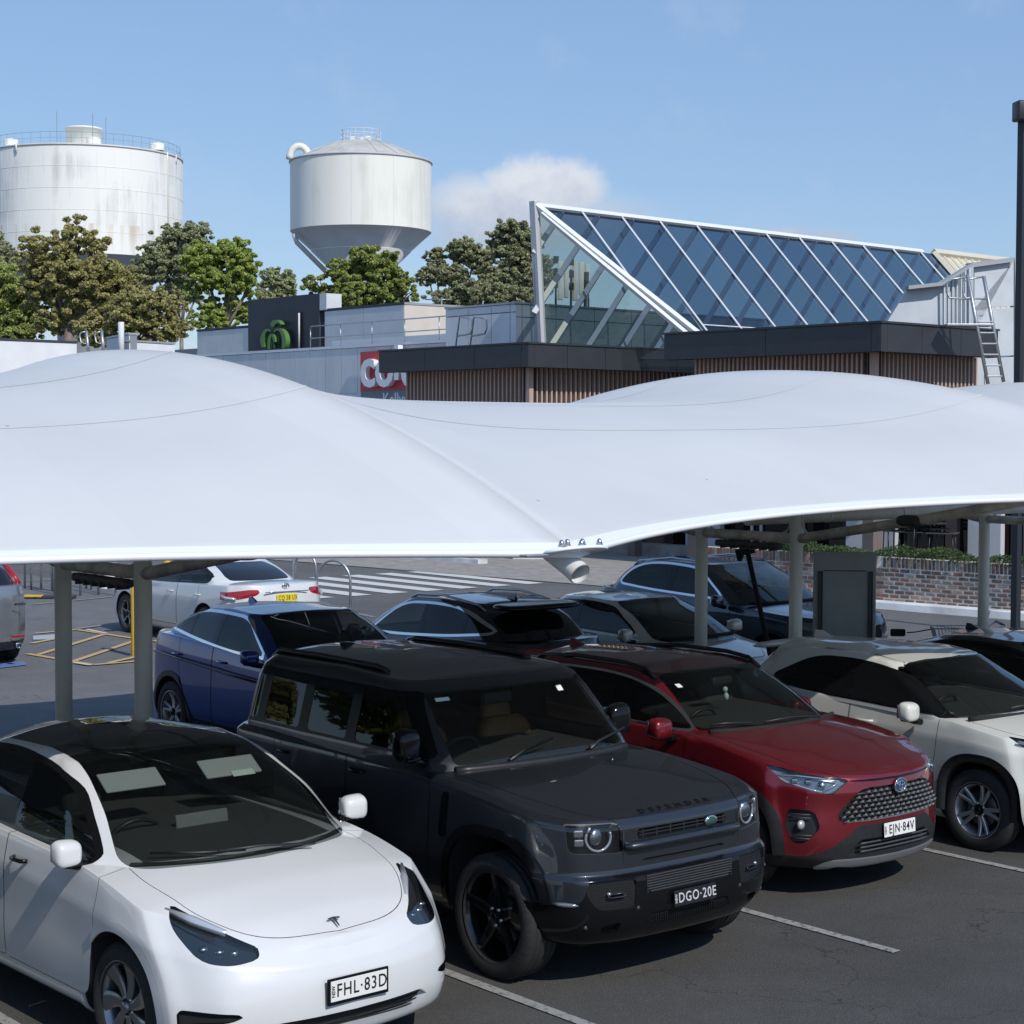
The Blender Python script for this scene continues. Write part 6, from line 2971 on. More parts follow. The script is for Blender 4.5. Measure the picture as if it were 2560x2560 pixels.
# leaning black sign pole
pb_, pt_ = at(1922, 1622, 21.2), at(1868, 1376, 21.2)
e = empty('leaning_sign', (pb_.x, pb_.y, 0), 0, 'leaning black sign pole with a small dark head, between the right steel posts', 'sign')
m = MB()
dr = (pt_ - pb_)
foot = pb_ - dr * (pb_.z / dr.z)
m.tube([foot - e.location, pt_ - e.location], .030, 8)
m.build('pole', MATS['liner'], e)
m = MB()
c_ = at(1862, 1388, 21.1) - e.location
kk = 21.1 / 4542.3
m.prism([(-25 * kk, 15 * kk), (25 * kk, 18 * kk), (26 * kk, 6 * kk), (-2 * kk, 0), (-8 * kk, -16 * kk), (-18 * kk, -14 * kk)], .03, (c_, (1, 0, 0), (0, 0, 1), (0, 1, 0)))
m.build('sign_head', MATS['liner'], e)

# tall black lamp post at the right edge
p = at(2538, 1600, 31.5)
e = empty('lamp_post', (p.x, p.y, 0), 0, 'tall square black lamp post at the right edge with a boxy head', 'lamp post')
m = MB()
R = Rz(math.radians(38))
m.bevbox((0, 0, 4.5), (.125, .125, 9.0), .006, R)
m.build('shaft', P('lamp_black', (.022, .025, .032), .45), e)
m = MB()
m.bevbox((.03, -.12, 9.02), (.42, .30, .34), .03, Rz(math.radians(8)))
m.build('lamp_head', MATS['lamp_black'], e)
m = MB()
for q in (-.03, .05):
    m.tube([(.06 + q, -.2, 8.86), (.06 + q, -.2, 9.02), (.08 + q, -.2, 9.08), (.11 + q, -.2, 9.02)], .016, 6)
m.build('bracket', GALV, e)

# ================================================================ white electric crossover, front left
def build_white_crossover():
    c = Car('parked_car', (-1.4295, 10.4247), -49.24,
            'glossy white car with black glass roof and plate FHL 83D, nearest car at lower left', cat='car')
    ZS = [(.85, .70), (.6, .80), (.35, .905), (0, .985), (-.35, 1.045), (-1.5, 1.085), (-2.6, 1.12), (-3.3, 1.12), (-3.8, 1.0)]
    pl = [(.9, .93), (.55, .97), (0, 1.0), (-.6, .985), (-1.5, .985), (-2.4, .99), (-2.9, 1.0), (-3.4, .95), (-3.85, .82)]
    rings = [
        (.70, .22, -3.72, .25, .84, [(0, .20)]),
        (.85, .27, -3.80, .30, .915, [(.8, .235), (0, .26), (-2.9, .26), (-3.8, .30)]),
        (.90, .29, -3.84, .32, .945, [(.8, .34), (0, .34), (-3.8, .42)]),
        (.91, .31, -3.85, .34, .958, [(.8, .46), (0, .50), (-3.8, .55)]),
        (.90, .35, -3.84, .36, .958, [(.8, .575), (0, .66), (-3.8, .70)]),
        (.875, .42, -3.80, .38, .962, [(.85, .655), (.4, .76), (0, .82), (-1.5, .90), (-3.8, .88)]),
        (.82, .52, -3.76, .36, .925, ZS),
    ]
    spine = [(.76, .775), (.60, .865), (.40, .945), (.1, 1.03), (-.2, 1.09), (-.6, 1.13), (-1.6, 1.15), (-3.1, 1.14), (-3.6, 1.10)]
    c.lower(rings, spine, pl, creases=(5,), du=7, dr=6, nside=12, e=2.6)
    # greenhouse
    gp = [(.2, 1), (-.5, .99), (-1.5, 1.0), (-2.4, .98), (-3.0, .90), (-3.7, .76)]
    up = [
        (.04, .34, -3.60, .35, .87, [(.1, 1.02), (-1, 1.05), (-3.6, 1.06)]),
        (-.09, .35, -3.56, .40, .855, [(0, 1.105), (-1, 1.115), (-3.6, 1.12)]),
        (-.40, .24, -3.34, .45, .79, [(-.5, 1.29), (-1, 1.29), (-2.6, 1.26), (-3.4, 1.20)]),
        (-.80, .15, -2.95, .50, .70, [(-.9, 1.45), (-1.4, 1.468), (-2.2, 1.45), (-3.0, 1.35)]),
        (-.98, .11, -2.70, .50, .635, [(-1.0, 1.505), (-1.5, 1.545), (-2.2, 1.52), (-2.8, 1.42)]),
    ]
    gs = [(-1.06, 1.55), (-1.35, 1.60), (-1.75, 1.622), (-2.1, 1.61), (-2.6, 1.53), (-3.0, 1.42)]
    c.upper(up, gs, gp, du=7, dr=6, nside=10)
    low, upr = 'low', 'up'
    top = lambda V: V[:, 2] > .6
    sidec = lambda V: V[:, 1] > .60
    front = lambda V: V[:, 0] > .2
    # headlights
    hl = [(.36, .945, .02), (.50, .905, .03), (.62, .80, .03), (.73, .715, .01), (.80, .70, .012), (.70, .655, .04), (.55, .69, .03), (.42, .80, .05)]
    # outline seen from the nose quarter (45 deg): u = -x sin + y cos
    w = math.radians(40)

    def q(x, y, z, r=.02):
        return (-x * math.sin(w) + y * math.cos(w), z, r)
    hlo = [q(.335, .845, .955, .02), q(.50, .70, .875, .06), q(.66, .46, .765, .012), q(.735, .50, .715, .04), q(.69, .64, .693, .06), q(.575, .78, .715, .08), q(.42, .87, .86, .05)]
    hmode = 40
    out = rounded(hlo, .02)
    cond = lambda V: (V[:, 0] > .2) & (V[:, 1] > .3)
    f = c.f(c.shells[low], hmode, out, cond)
    ins = c.take(low, f)
    hs = c.emit(ins, 'headlight', MATS['lamp_dark'], off=-.035, split_sides=True)
    c.walls(ins, 'headlight_surround', MATS['black_gloss'], depth=.035, sides=True)
    c.emit(ins, 'headlight_cover', MATS['lamp_cover'], split_sides=True, off=-.002)
    for sd, h in zip((-1, 1), hs):
        for (x, y, z) in ((.60, .665, .745), (.635, .595, .735), (.545, .73, .76)):
            m = MB()
            ell(m, (x - .012, sd * y, z), (.05, .055, .032), 12, 8, 2.5)
            m.build('projector', MATS['chrome_dull'], h)
        m = MB()
        m.tube([(min(x, c.xat(y, z) - .03), sd * y, z) for x, y, z in ((.37, .80, .93), (.46, .71, .882), (.54, .61, .83), (.58, .555, .80))], [.014, .030, .022, .008], 8)
        m.build('light_strip', MATS['lamp_white'], h)
    # bonnet
    hood = [(-.14, .0, .05), (-.15, .5, .3), (-.30, .735, .02), (-.05, .76, .1), (.35, .70, .1), (.62, .545, .14), (.735, .28, .2), (.765, -.2, .2), (.765, -1, .1), (-.14, -1, .1)]
    core, ob = c.panel(low, 'bonnet', 'top', hood, MATS['paint_white'], seam=.0022, cond=lambda V: (V[:, 2] > .70) & (V[:, 1] < .8), sides=False)
    # doors
    fd = [(-.245, .98, .04), (-.33, .40, .08), (-.40, .335, .05), (-1.42, .335, .02), (-1.40, 1.2, .02), (-.30, 1.2, .02)]
    rd = [(-1.425, .335, .02), (-2.30, .335, .05), (-2.62, .62, .15), (-2.62, 1.2, .02), (-1.405, 1.2, .02)]
    c.panel(low, 'door', 'side', fd, MATS['paint_white'], seam=.0022, cond=sidec)
    c.panel(low, 'door', 'side', rd, MATS['paint_white'], seam=.0022, cond=sidec)
    # bumper joint
    # lower intake
    ck = lambda V: V[:, 0] > .45
    gr = [(-.6, .385, .02), (.50, .385, .05), (.56, .335, .03), (.44, .275, .03), (-.6, .275, .02)]
    ins, o = c.recess(low, 'lower_grille', 'front', gr, MATS['liner'], .05, .02, ck, False, MATS['paint_white'])
    m = MB()
    for z in (.295, .315, .335, .355, .372):
        m.tube([(.835 - .33 * abs(y) ** 3, y, z) for y in np.linspace(-.50, .50, 19)], .0045, 6)
    m.build('grille_bars', MATS['trim'], c.root)
    fog = [(.62, .455, .008), (.89, .475, .01), (.905, .455, .01), (.90, .32, .02), (.875, .32, .01), (.86, .40, .02), (.70, .415, .05)]
    c.recess(low, 'side_intake', 'front', fog, MATS['liner'], .03, .01, ck, True, MATS['black_gloss'])
    c.recess(low, 'fender_vent', 'side', [(-.33, .868, .004), (-.205, .858, .01), (-.235, .80, .01), (-.265, .84, .01)], MATS['black_gloss'], .012, .006, sidec, True)
    # arches
    c.arches(2.89, .415, .365, lip=.055, lip_mat=MATS['paint_white'], lip_off=.010)
    # lower sill and front lip
    sill = lambda V: V[:, 2]
    ins = c.take(low, c.shells[low].V[:, 2] - .232)
    c.emit(ins, 'lower_lip', MATS['trim'])
    # windscreen with black border, glass roof
    ws = [(-.9, .97), (.0, .97), (.76, 1.06, .05), (.70, 1.29, .3), (.612, 1.475, .05), (.58, 1.57, .03), (-.9, 1.57)]
    cw = lambda V: (V[:, 0] > -1.2) & (V[:, 0] > -1.02 - (V[:, 1] * .0))
    core, o = c.window(upr, 'windscreen', 'front', ws, MATS['screen'], .03, cond=lambda V: (V[:, 0] > -1.25) & (V[:, 2] < 1.56),
                       sides=False, frame=.0)
    # dark band of the roof glass
    rf = [(-.90, -1), (-.90, .0, .1), (-.90, .612, .04), (-1.06, .590, .05), (-2.3, .575, .05), (-3.2, .50, .1), (-3.55, -1)]
    f = c.f(c.shells[upr], 'top', rounded(rf, .05), lambda V: V[:, 2] > 1.20)
    ins = c.take(upr, f)
    c.emit(ins, 'glass_roof', MATS['roof_glass'], off=-.001)
    # side glass
    sw = [(-.46, 1.085, .02), (-.66, 1.27, .2), (-.95, 1.42, .3), (-1.45, 1.497, .3), (-2.0, 1.50, .3), (-2.65, 1.42, .3), (-3.10, 1.27, .1), (-3.15, 1.19, .04), (-2.6, 1.14, .1), (-1.4, 1.115, .1)]
    cs = lambda V: V[:, 1] > .4
    out = rounded(sw, .03)
    f = c.f(c.shells[upr], 'side', out, cs)
    ins = c.take(upr, f - .030)
    pane, band = ins.split(c.f(ins, 'side', out, cs))
    c.emit(band, 'window_trim', MATS['black_gloss'], off=.002, split_sides=True)
    x = pane.V[:, 0] + .10 * (pane.V[:, 2] - 1.1)
    fr, rest = pane.split(-1.445 - x)
    pil, rear = rest.split(-1.545 - x)
    c.emit(fr, 'side_window', MATS['door_glass'], split_sides=True)
    c.emit(pil, 'centre_pillar', MATS['black_gloss'], split_sides=True, off=.002)
    c.emit(rear, 'side_window', MATS['privacy'], split_sides=True)
    lin = liner(c)
    c.emit(lin, 'cabin_lining', MATS['fabric_dark'])
    c.deck(-.13, -3.4, .74)
    c.finish(MATS['paint_white'], MATS['paint_white'])
    # frit: black base strip of the windscreen
    m = MB()
    pts = []
    for y in np.linspace(-.72, .72, 25):
        pts.append((-.055 - .21 * (abs(y) / .72) ** 2.6, y, 1.062 - .0 * abs(y)))
    m.tube(pts, .018, 8)
    m.build('cowl', MATS['liner'], c.root)
    # wipers
    m = MB()
    m.tube([(-.04, -.10, 1.100), (-.12, -.35, 1.108), (-.26, -.60, 1.118)], .008, 6)
    m.tube([(.02, .34, 1.085), (-.02, .0, 1.115), (-.05, -.28, 1.118)], .008, 6)
    m.build('wiper', MATS['trim'], c.root)
    underbody(c, .60, -3.6, .70)
    for x in (0, -2.89):
        for sd in (-1, 1):
            wheel(c.root, x, sd * .815, .355, .255, .245, sd, 'turbine', MATS['tyre'], MATS['alloy_grey'], spokes=7, seedang=.3)
    mirrors(c, -.50, .975, 1.135, MATS['paint_white'], MATS['black_gloss'], (.12, .17, .145))
    plate(c, .928, 0, .515, 0, 'FHL·83D', MATS['ink'], MATS['plate_white'], frame=MATS['black_gloss'], h=.112)
    # emblem on the bonnet nose
    m = MB()
    em = [(-.040, .030), (0, .036), (.040, .030), (.036, .018), (.012, .022), (.008, .016), (.0035, -.036), (-.0035, -.036), (-.008, .016), (-.012, .022), (-.036, .018)]
    m.prism([(a, b) for a, b in em][::-1], .003, ((.715, 0, .822), (0, -1, 0), (-.86, 0, .50), (.5, 0, .86)))
    m.build('bonnet_emblem', MATS['chrome_dull'], c.root)
    # cabin
    cabin(c, -.25, -2.9, .66, 1.06, .4, MATS['fabric_dark'], .42)
    seats(c, MATS['fabric_dark'], (-1.35, -2.25), .36, .62, .58)
    steering(c, -.88, -.37, 1.02, MATS['trim'])
    m = MB()
    m.bevbox((-.68, .0, 1.10), (.02, .36, .21), .006, Matrix.Rotation(-.2, 3, 'Y'))
    m.build('centre_screen', MATS['fabric_grey'], c.root)
    for sd in (-1, 1):
        m = MB()
        R = Matrix.Rotation(math.radians(-22), 3, 'Y')
        m.bevbox((-.93, sd * .345, 1.405), (.16, .40, .015), .007, Matrix.Rotation(math.radians(-34), 3, 'Y').inverted())
        m.build('sun_visor', MATS['visor'], c.root)
    m = MB()
    m.bevbox((-.858, .40, 1.372), (.05, .16, .004), .001, Matrix.Rotation(math.radians(34), 3, 'Y'))
    m.build('visor_sticker', MATS['sticker'], c.root)
    door_handle(c, -1.20, .945, .965, MATS['black_gloss'], .17)
    return c


P('roof_glass', (.006, .0065, .007), .02, spec=.6, coat=.3)

# ================================================================ charcoal four wheel drive
def build_charcoal_wagon():
    c = Car('parked_car', (.607, 12.179), -50.67,
            'boxy dark charcoal four wheel drive with lettered bonnet and black wheels, beside the white car', cat='car')
    M = MATS
    yf = [0, .30, .60, .84, .965]
    sf = [0, .03, .12, .40, 1.0]
    pl = [(.9, .985), (.5, 1.0), (0, 1.0), (-.7, .965), (-2.0, .965), (-2.5, 1.0), (-3.1, .995), (-3.4, .98)]
    SH = [(.8, 1.045), (.5, 1.085), (.2, 1.125), (-.3, 1.165), (-.7, 1.185), (-3.3, 1.22)]
    SH2 = [(.8, 1.075), (.5, 1.118), (.2, 1.158), (-.3, 1.205), (-.7, 1.225), (-3.3, 1.25)]
    r = lambda xf, sw, hw, zt: (xf, sw, -3.36 + (.82 - xf) * .2, .14, hw, zt, yf, sf)
    rings = [
        r(.62, .36, .84, [(0, .285)]),
        r(.76, .38, .925, [(.8, .315), (0, .34)]),
        r(.855, .40, .975, [(.8, .43), (0, .44)]),
        r(.875, .38, .99, [(.8, .56), (0, .58)]),
        r(.862, .35, .995, [(.8, .735), (0, .74)]),
        r(.812, .33, .993, [(.8, .765), (0, .79)]),
        r(.800, .32, .990, [(.8, .90), (0, .95)]),
        r(.790, .31, .978, SH),
        r(.755, .31, .925, SH2),
    ]
    spine = [(.66, 1.098), (.45, 1.135), (.1, 1.185), (-.3, 1.222), (-.62, 1.24), (-3.2, 1.27)]
    c.lower(rings, spine, pl, creases=(4, 5, 7), du=7, dr=5, nside=12, e=3.2)
    gp = [(-.4, .98), (-1.0, 1.0), (-2.4, 1.0), (-3.3, .97)]
    g = lambda xf, sw, xr, sr, hw, z: (xf, sw, xr, sr, hw, z, [0, .30, .60, .84, .97], [0, .05, .20, .48, 1.0])
    up = [
        g(-.50, .17, -3.31, .12, .925, [(0, 1.19)]),
        g(-.575, .17, -3.30, .12, .912, [(0, 1.29)]),
        g(-.92, .15, -3.25, .12, .838, [(0, 1.63)]),
        g(-1.035, .14, -3.22, .13, .808, [(-1, 1.725), (-3.3, 1.72)]),
        g(-1.10, .16, -3.17, .16, .755, [(-1.1, 1.765), (-2, 1.795), (-3.3, 1.78)]),
    ]
    gs = [(-1.25, 1.79), (-1.6, 1.825), (-2.2, 1.84), (-3.0, 1.83)]
    c.upper(up, gs, gp, creases=(3,), du=7, dr=6, nside=11, e=2.4)
    low, upr = 'low', 'up'
    fr = lambda V: V[:, 0] > .42
    # lower bumper in gloss black with its openings
    bp = [(-1, .1), (-1, .757), (.775, .757, .01), (.79, .70, .03), (.82, .615, .05), (.87, .585, .03), (1.3, .585), (1.3, .1)]
    ins = c.take(low, c.f(c.shells[low], 'front', rounded(bp, .02), lambda V: V[:, 0] > .22))
    c.shells['bump'] = ins
    c.recess('bump', 'bumper_grille', 'front', [(-1, .742), (.385, .742, .02), (.37, .628, .03), (-1, .628)], M['liner'], .05, .02, None, False, M['black_gloss'])
    m = MB()
    for k in range(7):
        z = .634 + k * .0165
        m.bevbox((.848, 0, z), (.016, .76, .0045), .001)
    for k in range(47):
        y = -.375 + k * .0163
        m.box((.845, y, .685), (.012, .0035, .108))
    m.build('grille_mesh', M['trim_grey'], c.root)
    c.recess('bump', 'lower_intake', 'front', [(-1, .50), (.34, .50, .01), (.38, .42, .01), (-1, .42)], M['liner'], .03, .01, None, False, M['black_gloss'])
    m = MB()
    for k in range(5):
        m.box((.838 - .006 * abs(k - 4), 0, .43 + k * .015), (.014, .70, .003))
    for k in range(45):
        m.box((.836, -.35 + k * .0159, .46), (.010, .003, .07))
    m.build('intake_mesh', M['trim'], c.root)
    c.recess('bump', 'fog_pocket', 'front', [(.455, .738, .015), (.785, .738, .015), (.80, .66, .03), (.73, .545, .06), (.47, .545, .03)], M['liner'], .025, .02, None, True, M['black_gloss'])
    c.recess('bump', 'side_duct', 'front', [(.56, .47, .01), (.70, .455, .02), (.69, .40, .01), (.58, .40, .01)], M['liner'], .04, .01, None, True, M['black_gloss'])
    for sd in (-1, 1):
        m = MB()
        for i in range(17):
            for j in range(11):
                y, z = .478 + i * .0175 + (.0085 if j % 2 else 0), .562 + j * .0165
                if .535 < y < .675 and .632 < z < .675:
                    continue
                if y > .78 or (y + (.66 - z) * .6 > .785):
                    continue
                x = c.xat(y, z) - .012
                m.add([(x, sd * (y - .005), z), (x + .006, sd * y, z), (x, sd * (y + .005), z), (x + .002, sd * y, z - .006), (x + .002, sd * y, z + .006)], [(0, 1, 3), (1, 2, 3), (2, 1, 4), (1, 0, 4)])
        m.build('pocket_mesh', M['alloy_dark'], c.root)
        m = MB()
        pts = [(c.xat(y, z) - .004, sd * y, z) for y, z in ((.555, .650), (.66, .650), (.668, .640), (.655, .628), (.56, .628), (.545, .638))]
        m.tube(pts, .006, 6, closed=True)
        m.build('fog_lamp_surround', M['alloy_dark'], c.root)
        m = MB()
        ell(m, (c.xat(.655, .652) - .01, sd * .655, .652), (.03, .035, .028), 10, 8)
        m.build('fog_lamp', M['lamp_bright'], c.root)
        # marker strip on the bumper corner
        m = MB()
        m.tube([(c.xat(y, .592) - .004, sd * y, .592) for y in (.835, .86, .885, .905, .925)], [.004, .014, .016, .014, .004], 8)
        m.build('corner_reflector', M['lamp_bright'], c.root)
    c.emit(c.shells.pop('bump'), 'lower_bumper', M['black_gloss'])
    # headlights
    hl = [(.505, .885, .015), (.535, 1.075, .02), (.865, 1.085, .02), (.86, .905, .03)]
    ins = c.take(low, c.f(c.shells[low], 'front', rounded(hl, .02), fr))
    hs = c.emit(ins, 'headlight', M['black_gloss'], off=-.055, split_sides=True)
    c.walls(ins, 'headlight_surround', M['trim_grey'], depth=.012, sides=True)
    c.walls(Half(ins.V - ins.N * .012, ins.N, ins.F), 'headlight_wall', M['black_gloss'], depth=.045, sides=True)
    c.emit(ins, 'headlight_cover', M['lamp_cover'], off=-.012, split_sides=True)
    for sd, h in zip((-1, 1), hs):
        m = MB()
        cx, cy, cz = c.xat(.665, .99) - .030, sd * .665, .99
        pts = []
        for k in range(33):
            a = math.radians(158 + 224 * k / 32)
            pts.append((cx + .004 + (c.xat(.665 + .083 * -math.cos(a), .99) - c.xat(.665, .99)), cy + sd * -.083 * math.cos(a), cz + .083 * math.sin(a)))
        m.tube(pts, .0085, 8)
        m.tube([pts[0], (cx, cy + sd * .078, cz + .06), (cx, cy + sd * .07, cz + .072)], .0085, 8)
        m.build('light_ring', M['lamp_white'], h)
        m = MB()
        ell(m, (cx - .02, cy, cz), (.05, .11, .11), 16, 10)
        m.build('projector', M['chrome_dull'], h)
        m = MB()
        for (yy, zz) in ((.785, 1.022), (.785, .965)):
            m.bevbox((c.xat(yy, zz) - .035, sd * yy, zz), (.02, .062, .046), .008, Rz(sd * math.radians(30)))
        m.build('side_light', M['lamp_bright'], h)
    # bonnet and grille panel
    hood = [(-.575, -1, .02), (-.575, .60, .05), (-.60, .83, .05), (.10, .80, .1), (.50, .71, .15), (.70, .555, .08), (.90, .51, .02), (.90, -1)]
    core, _ = c.panel(low, 'bonnet', 'top', hood, M['paint_charcoal'], seam=.003, cond=lambda V: (V[:, 2] > 1.035) & (V[:, 1] < .86), sides=False)
    c.recess(low, 'upper_grille', 'front', [(-1, 1.02), (.40, 1.02, .01), (.395, .955, .015), (-1, .955)], M['black_gloss'], .035, .01, fr, False, M['black_gloss'])
    m = MB()
    m.bevbox((.785, 0, .982), (.012, .78, .008), .002)
    m.bevbox((.785, 0, 1.003), (.012, .78, .008), .002)
    for k in range(7):
        m.bevbox((.787, -.36 + k * .12, .990), (.012, .012, .05), .002)
    m.build('grille_bars', M['trim'], c.root)
    m = MB()
    m.tube([(.775, -.50, .925), (.812, -.47, .925), (.822, -.30, .925), (.825, 0, .925), (.822, .30, .925), (.812, .47, .925), (.775, .50, .925)], .026, 10)
    m.build('grille_bar', M['paint_charcoal'], c.root)
    c.recess(low, 'grille_slot', 'front', [(-1, .838), (.385, .838, .008), (.38, .812, .008), (-1, .812)], M['liner'], .02, .006, fr, False, M['black_gloss'])
    for sd in (-1, 1):
        m = MB()
        m.tube([(.79 - .012, sd * .515, z) for z in (.77, .85, .93, 1.02)], .004, 5)
        m.build('panel_joint', M['joint'], c.root)
    # side vent, doors
    sidec = lambda V: V[:, 1] > .8
    c.recess(low, 'side_vent', 'side', [(-.43, 1.135, .02), (-.52, 1.135, .02), (-.55, .83, .03), (-.46, .83, .03)], M['liner'], .02, .02, sidec, True, M['black_gloss'])
    for sd in (-1, 1):
        m = MB()
        for k in range(18):
            m.box((-.49, sd * .948, .845 + k * .0165), (.10, .012, .005), Matrix.Rotation(0.0, 3, 'Z'))
        for k in range(5):
            m.box((-.535 + k * .022, sd * .948, .985), (.004, .012, .29))
        m.build('vent_mesh', M['alloy_dark'], c.root)
    c.panel(low, 'door', 'side', [(-.66, 1.3), (-.67, .42, .06), (-1.66, .42, .03), (-1.66, 1.3)], M['paint_charcoal'], .03, .003, sidec)
    c.panel(low, 'door', 'side', [(-1.67, 1.3), (-1.67, .42, .03), (-2.28, .42, .05), (-2.56, .80, .1), (-2.58, 1.3)], M['paint_charcoal'], .03, .003, sidec)
    c.arches(2.75, .475, .455, xoff=.035, lip=.055, lip_mat=M['black_gloss'], lip_off=.022, shape=2.7, depth=.34)
    # screens
    ws = [(-.9, 1.235), (0, 1.235), (.765, 1.262, .03), (.70, 1.70, .03), (-.9, 1.705)]
    c.window(upr, 'windscreen', 'front', ws, M['screen'], .02, cond=lambda V: (V[:, 0] > -1.3) & (V[:, 2] < 1.715), sides=False, frame=.0)
    m = MB()
    band = [(-.71, 1.30, .02), (-1.08, 1.71, .03), (-3.20, 1.71, .04), (-3.26, 1.285, .03)]
    out = rounded(band, .03)
    cs = lambda V: V[:, 1] > .5
    ins = c.take(upr, c.f(c.shells[upr], 'side', out, cs))
    rest = ins
    panes = [([(-.84, 1.315, .01), (-1.155, 1.69, .03), (-1.60, 1.69, .02), (-1.62, 1.315, .02)], 'door_glass'),
             ([(-1.74, 1.315, .02), (-1.72, 1.69, .02), (-2.22, 1.69, .02), (-2.24, 1.315, .02)], 'privacy'),
             ([(-2.36, 1.315, .02), (-2.34, 1.69, .02), (-2.82, 1.69, .03), (-2.86, 1.315, .03)], 'privacy'),
             ([(-2.96, 1.315, .03), (-2.93, 1.69, .03), (-3.16, 1.69, .03), (-3.20, 1.315, .03)], 'privacy')]
    for pts, mt in panes:
        p, rest = rest.split(c.f(rest, 'side', rounded(pts, .02), cs))
        c.emit(p, 'side_window', M[mt], split_sides=True, off=-.004 if mt == 'door_glass' else -.002)
    c.emit(rest, 'window_pillars', M['pillar'], split_sides=True)
    c.emit(liner(c), 'cabin_lining', M['fabric_dark'])
    c.deck(-.60, -3.2, .78)
    c.finish(M['paint_charcoal'], M['paint_charcoal'])
    # rails, cowl, wipers, fin
    c.rail([(-1.55, .655), (-1.66, .655), (-2.4, .655), (-3.0, .65), (-3.1, .65)], .022, M['trim'], .022)
    m = MB()
    m.tube([(-.50 - .10 * (y / .78) ** 2, y, 1.232) for y in np.linspace(-.78, .78, 15)], .028, 8)
    m.build('cowl', M['trim'], c.root)
    for (pts) in ([(-.54, -.36, 1.262), (-.60, -.20, 1.30), (-.64, .02, 1.33)], [(-.54, .38, 1.262), (-.60, .52, 1.30), (-.66, .74, 1.33)]):
        m = MB()
        m.tube(pts, [.014, .011, .008], 6)
        q0, q1 = Vector(pts[1]), Vector(pts[2])
        d = (q1 - q0)
        m.tube([q0 - d * .5 + Vector((-.01, 0, -.012)), q1 + d * .55 + Vector((-.01, 0, .0))], .009, 6)
        m.build('wiper', M['trim'], c.root)
    m = MB()
    m.add([(-2.95, .02, 1.835), (-3.12, .025, 1.835), (-3.12, -.025, 1.835), (-2.95, -.02, 1.835), (-3.08, .006, 1.92), (-3.12, .006, 1.92), (-3.12, -.006, 1.92), (-3.08, -.006, 1.92)],
          [(0, 1, 5, 4), (3, 0, 4, 7), (2, 3, 7, 6), (1, 2, 6, 5), (4, 5, 6, 7)])
    m.build('roof_antenna', M['black_gloss'], c.root)
    underbody(c, .60, -3.2, .72, .27, .6)
    for x in (0, -2.75):
        for sd in (-1, 1):
            wheel(c.root, x + (.045 if x == 0 else 0), sd * .865, .405, .297, .275, sd, 'five', M['tyre'], M['rim_black'], seedang=.35)
    mirrors(c, -.80, 1.02, 1.41, M['black_gloss'], M['black_gloss'], (.13, .19, .22), left=(-.90, .96, 1.38))
    plate(c, .895, .0, .565, -.08, 'DGO·20E', M['ink_grey'], M['plate_black'], h=.100, w=.372, size=.098, sxx=.84)
    me = text_mesh('DEFENDER', .056, .002, .0014, 1.35, 2.0)
    me.materials.append(M['black_gloss'])
    o = link('bonnet_lettering', me, None, c.root)
    o.matrix_local = frame_mat((.700, 0, 1.108), (0, 1, 0), (-.88, 0, .36))
    m = MB()
    m.lathe([(0, .004), (.052, .004), (.056, 0), (.056, -.01)], 24, 'x', (.806, .235, .995))
    for i, p in enumerate(m.v):
        m.v[i] = (p[0], p[1], .995 + (p[2] - .995) * .62)
    m.build('grille_badge', M['chrome'], c.root)
    m = MB()
    m.lathe([(0, .0055), (.044, .0055), (.045, .003)], 24, 'x', (.806, .235, .995))
    for i, p in enumerate(m.v):
        m.v[i] = (p[0], p[1], .995 + (p[2] - .995) * .62)
    bd = m.build('badge_field', P('badge_green', (.02, .09, .055), .3), c.root)
    me = text_mesh('LAND\nROVER', .022, .0006, .0004, 1.1, 1.1)
    me.materials.append(M['chrome'])
    o = link('badge_lettering', me, None, c.root)
    o.matrix_local = frame_mat((.8122, .235, .997), (0, 1, 0), (0, 0, 1))
    for sd, y, z in ((1, .18, .505), (1, -.45, .545), (1, .46, .545), (1, -.78, .45), (1, .78, .45)):
        m = MB()
        m.lathe([(0, .003), (.012, .003), (.013, 0), (.016, .0), (.017, -.01)], 12, 'x', (c.xat(y, z) - .002, y, z))
        m.build('parking_sensor', M['trim_grey'], c.root)
    cabin(c, -.72, -2.9, .76, 1.25, .5, M['fabric_dark'], .6)
    seats(c, M['tan_leather'], (-1.45,), .40, .80, .64, .50)
    seats(c, M['fabric_dark'], (-2.3,), .40, .80, .60, .50)
    steering(c, -1.08, -.40, 1.20, M['trim'])
    m = MB()
    m.bevbox((-1.13, .0, 1.60), (.05, .26, .09), .02)
    m.build('rear_view_mirror', M['trim'], c.root)
    for (y, z, x, mt, w, h) in ((-.60, 1.655, -.985, 'sticker', .12, .03), (.44, 1.65, -.945, 'plate_white', .05, .05)):
        m = MB()
        m.bevbox((x, y, z), (.004, w, h), .001, Matrix.Rotation(math.radians(-45), 3, 'Y'))
        m.build('windscreen_sticker', M[mt], c.root)
    door_handle(c, -1.52, .955, 1.12, M['black_gloss'], .18)
    door_handle(c, -2.45, .955, 1.13, M['black_gloss'], .18)
    return c

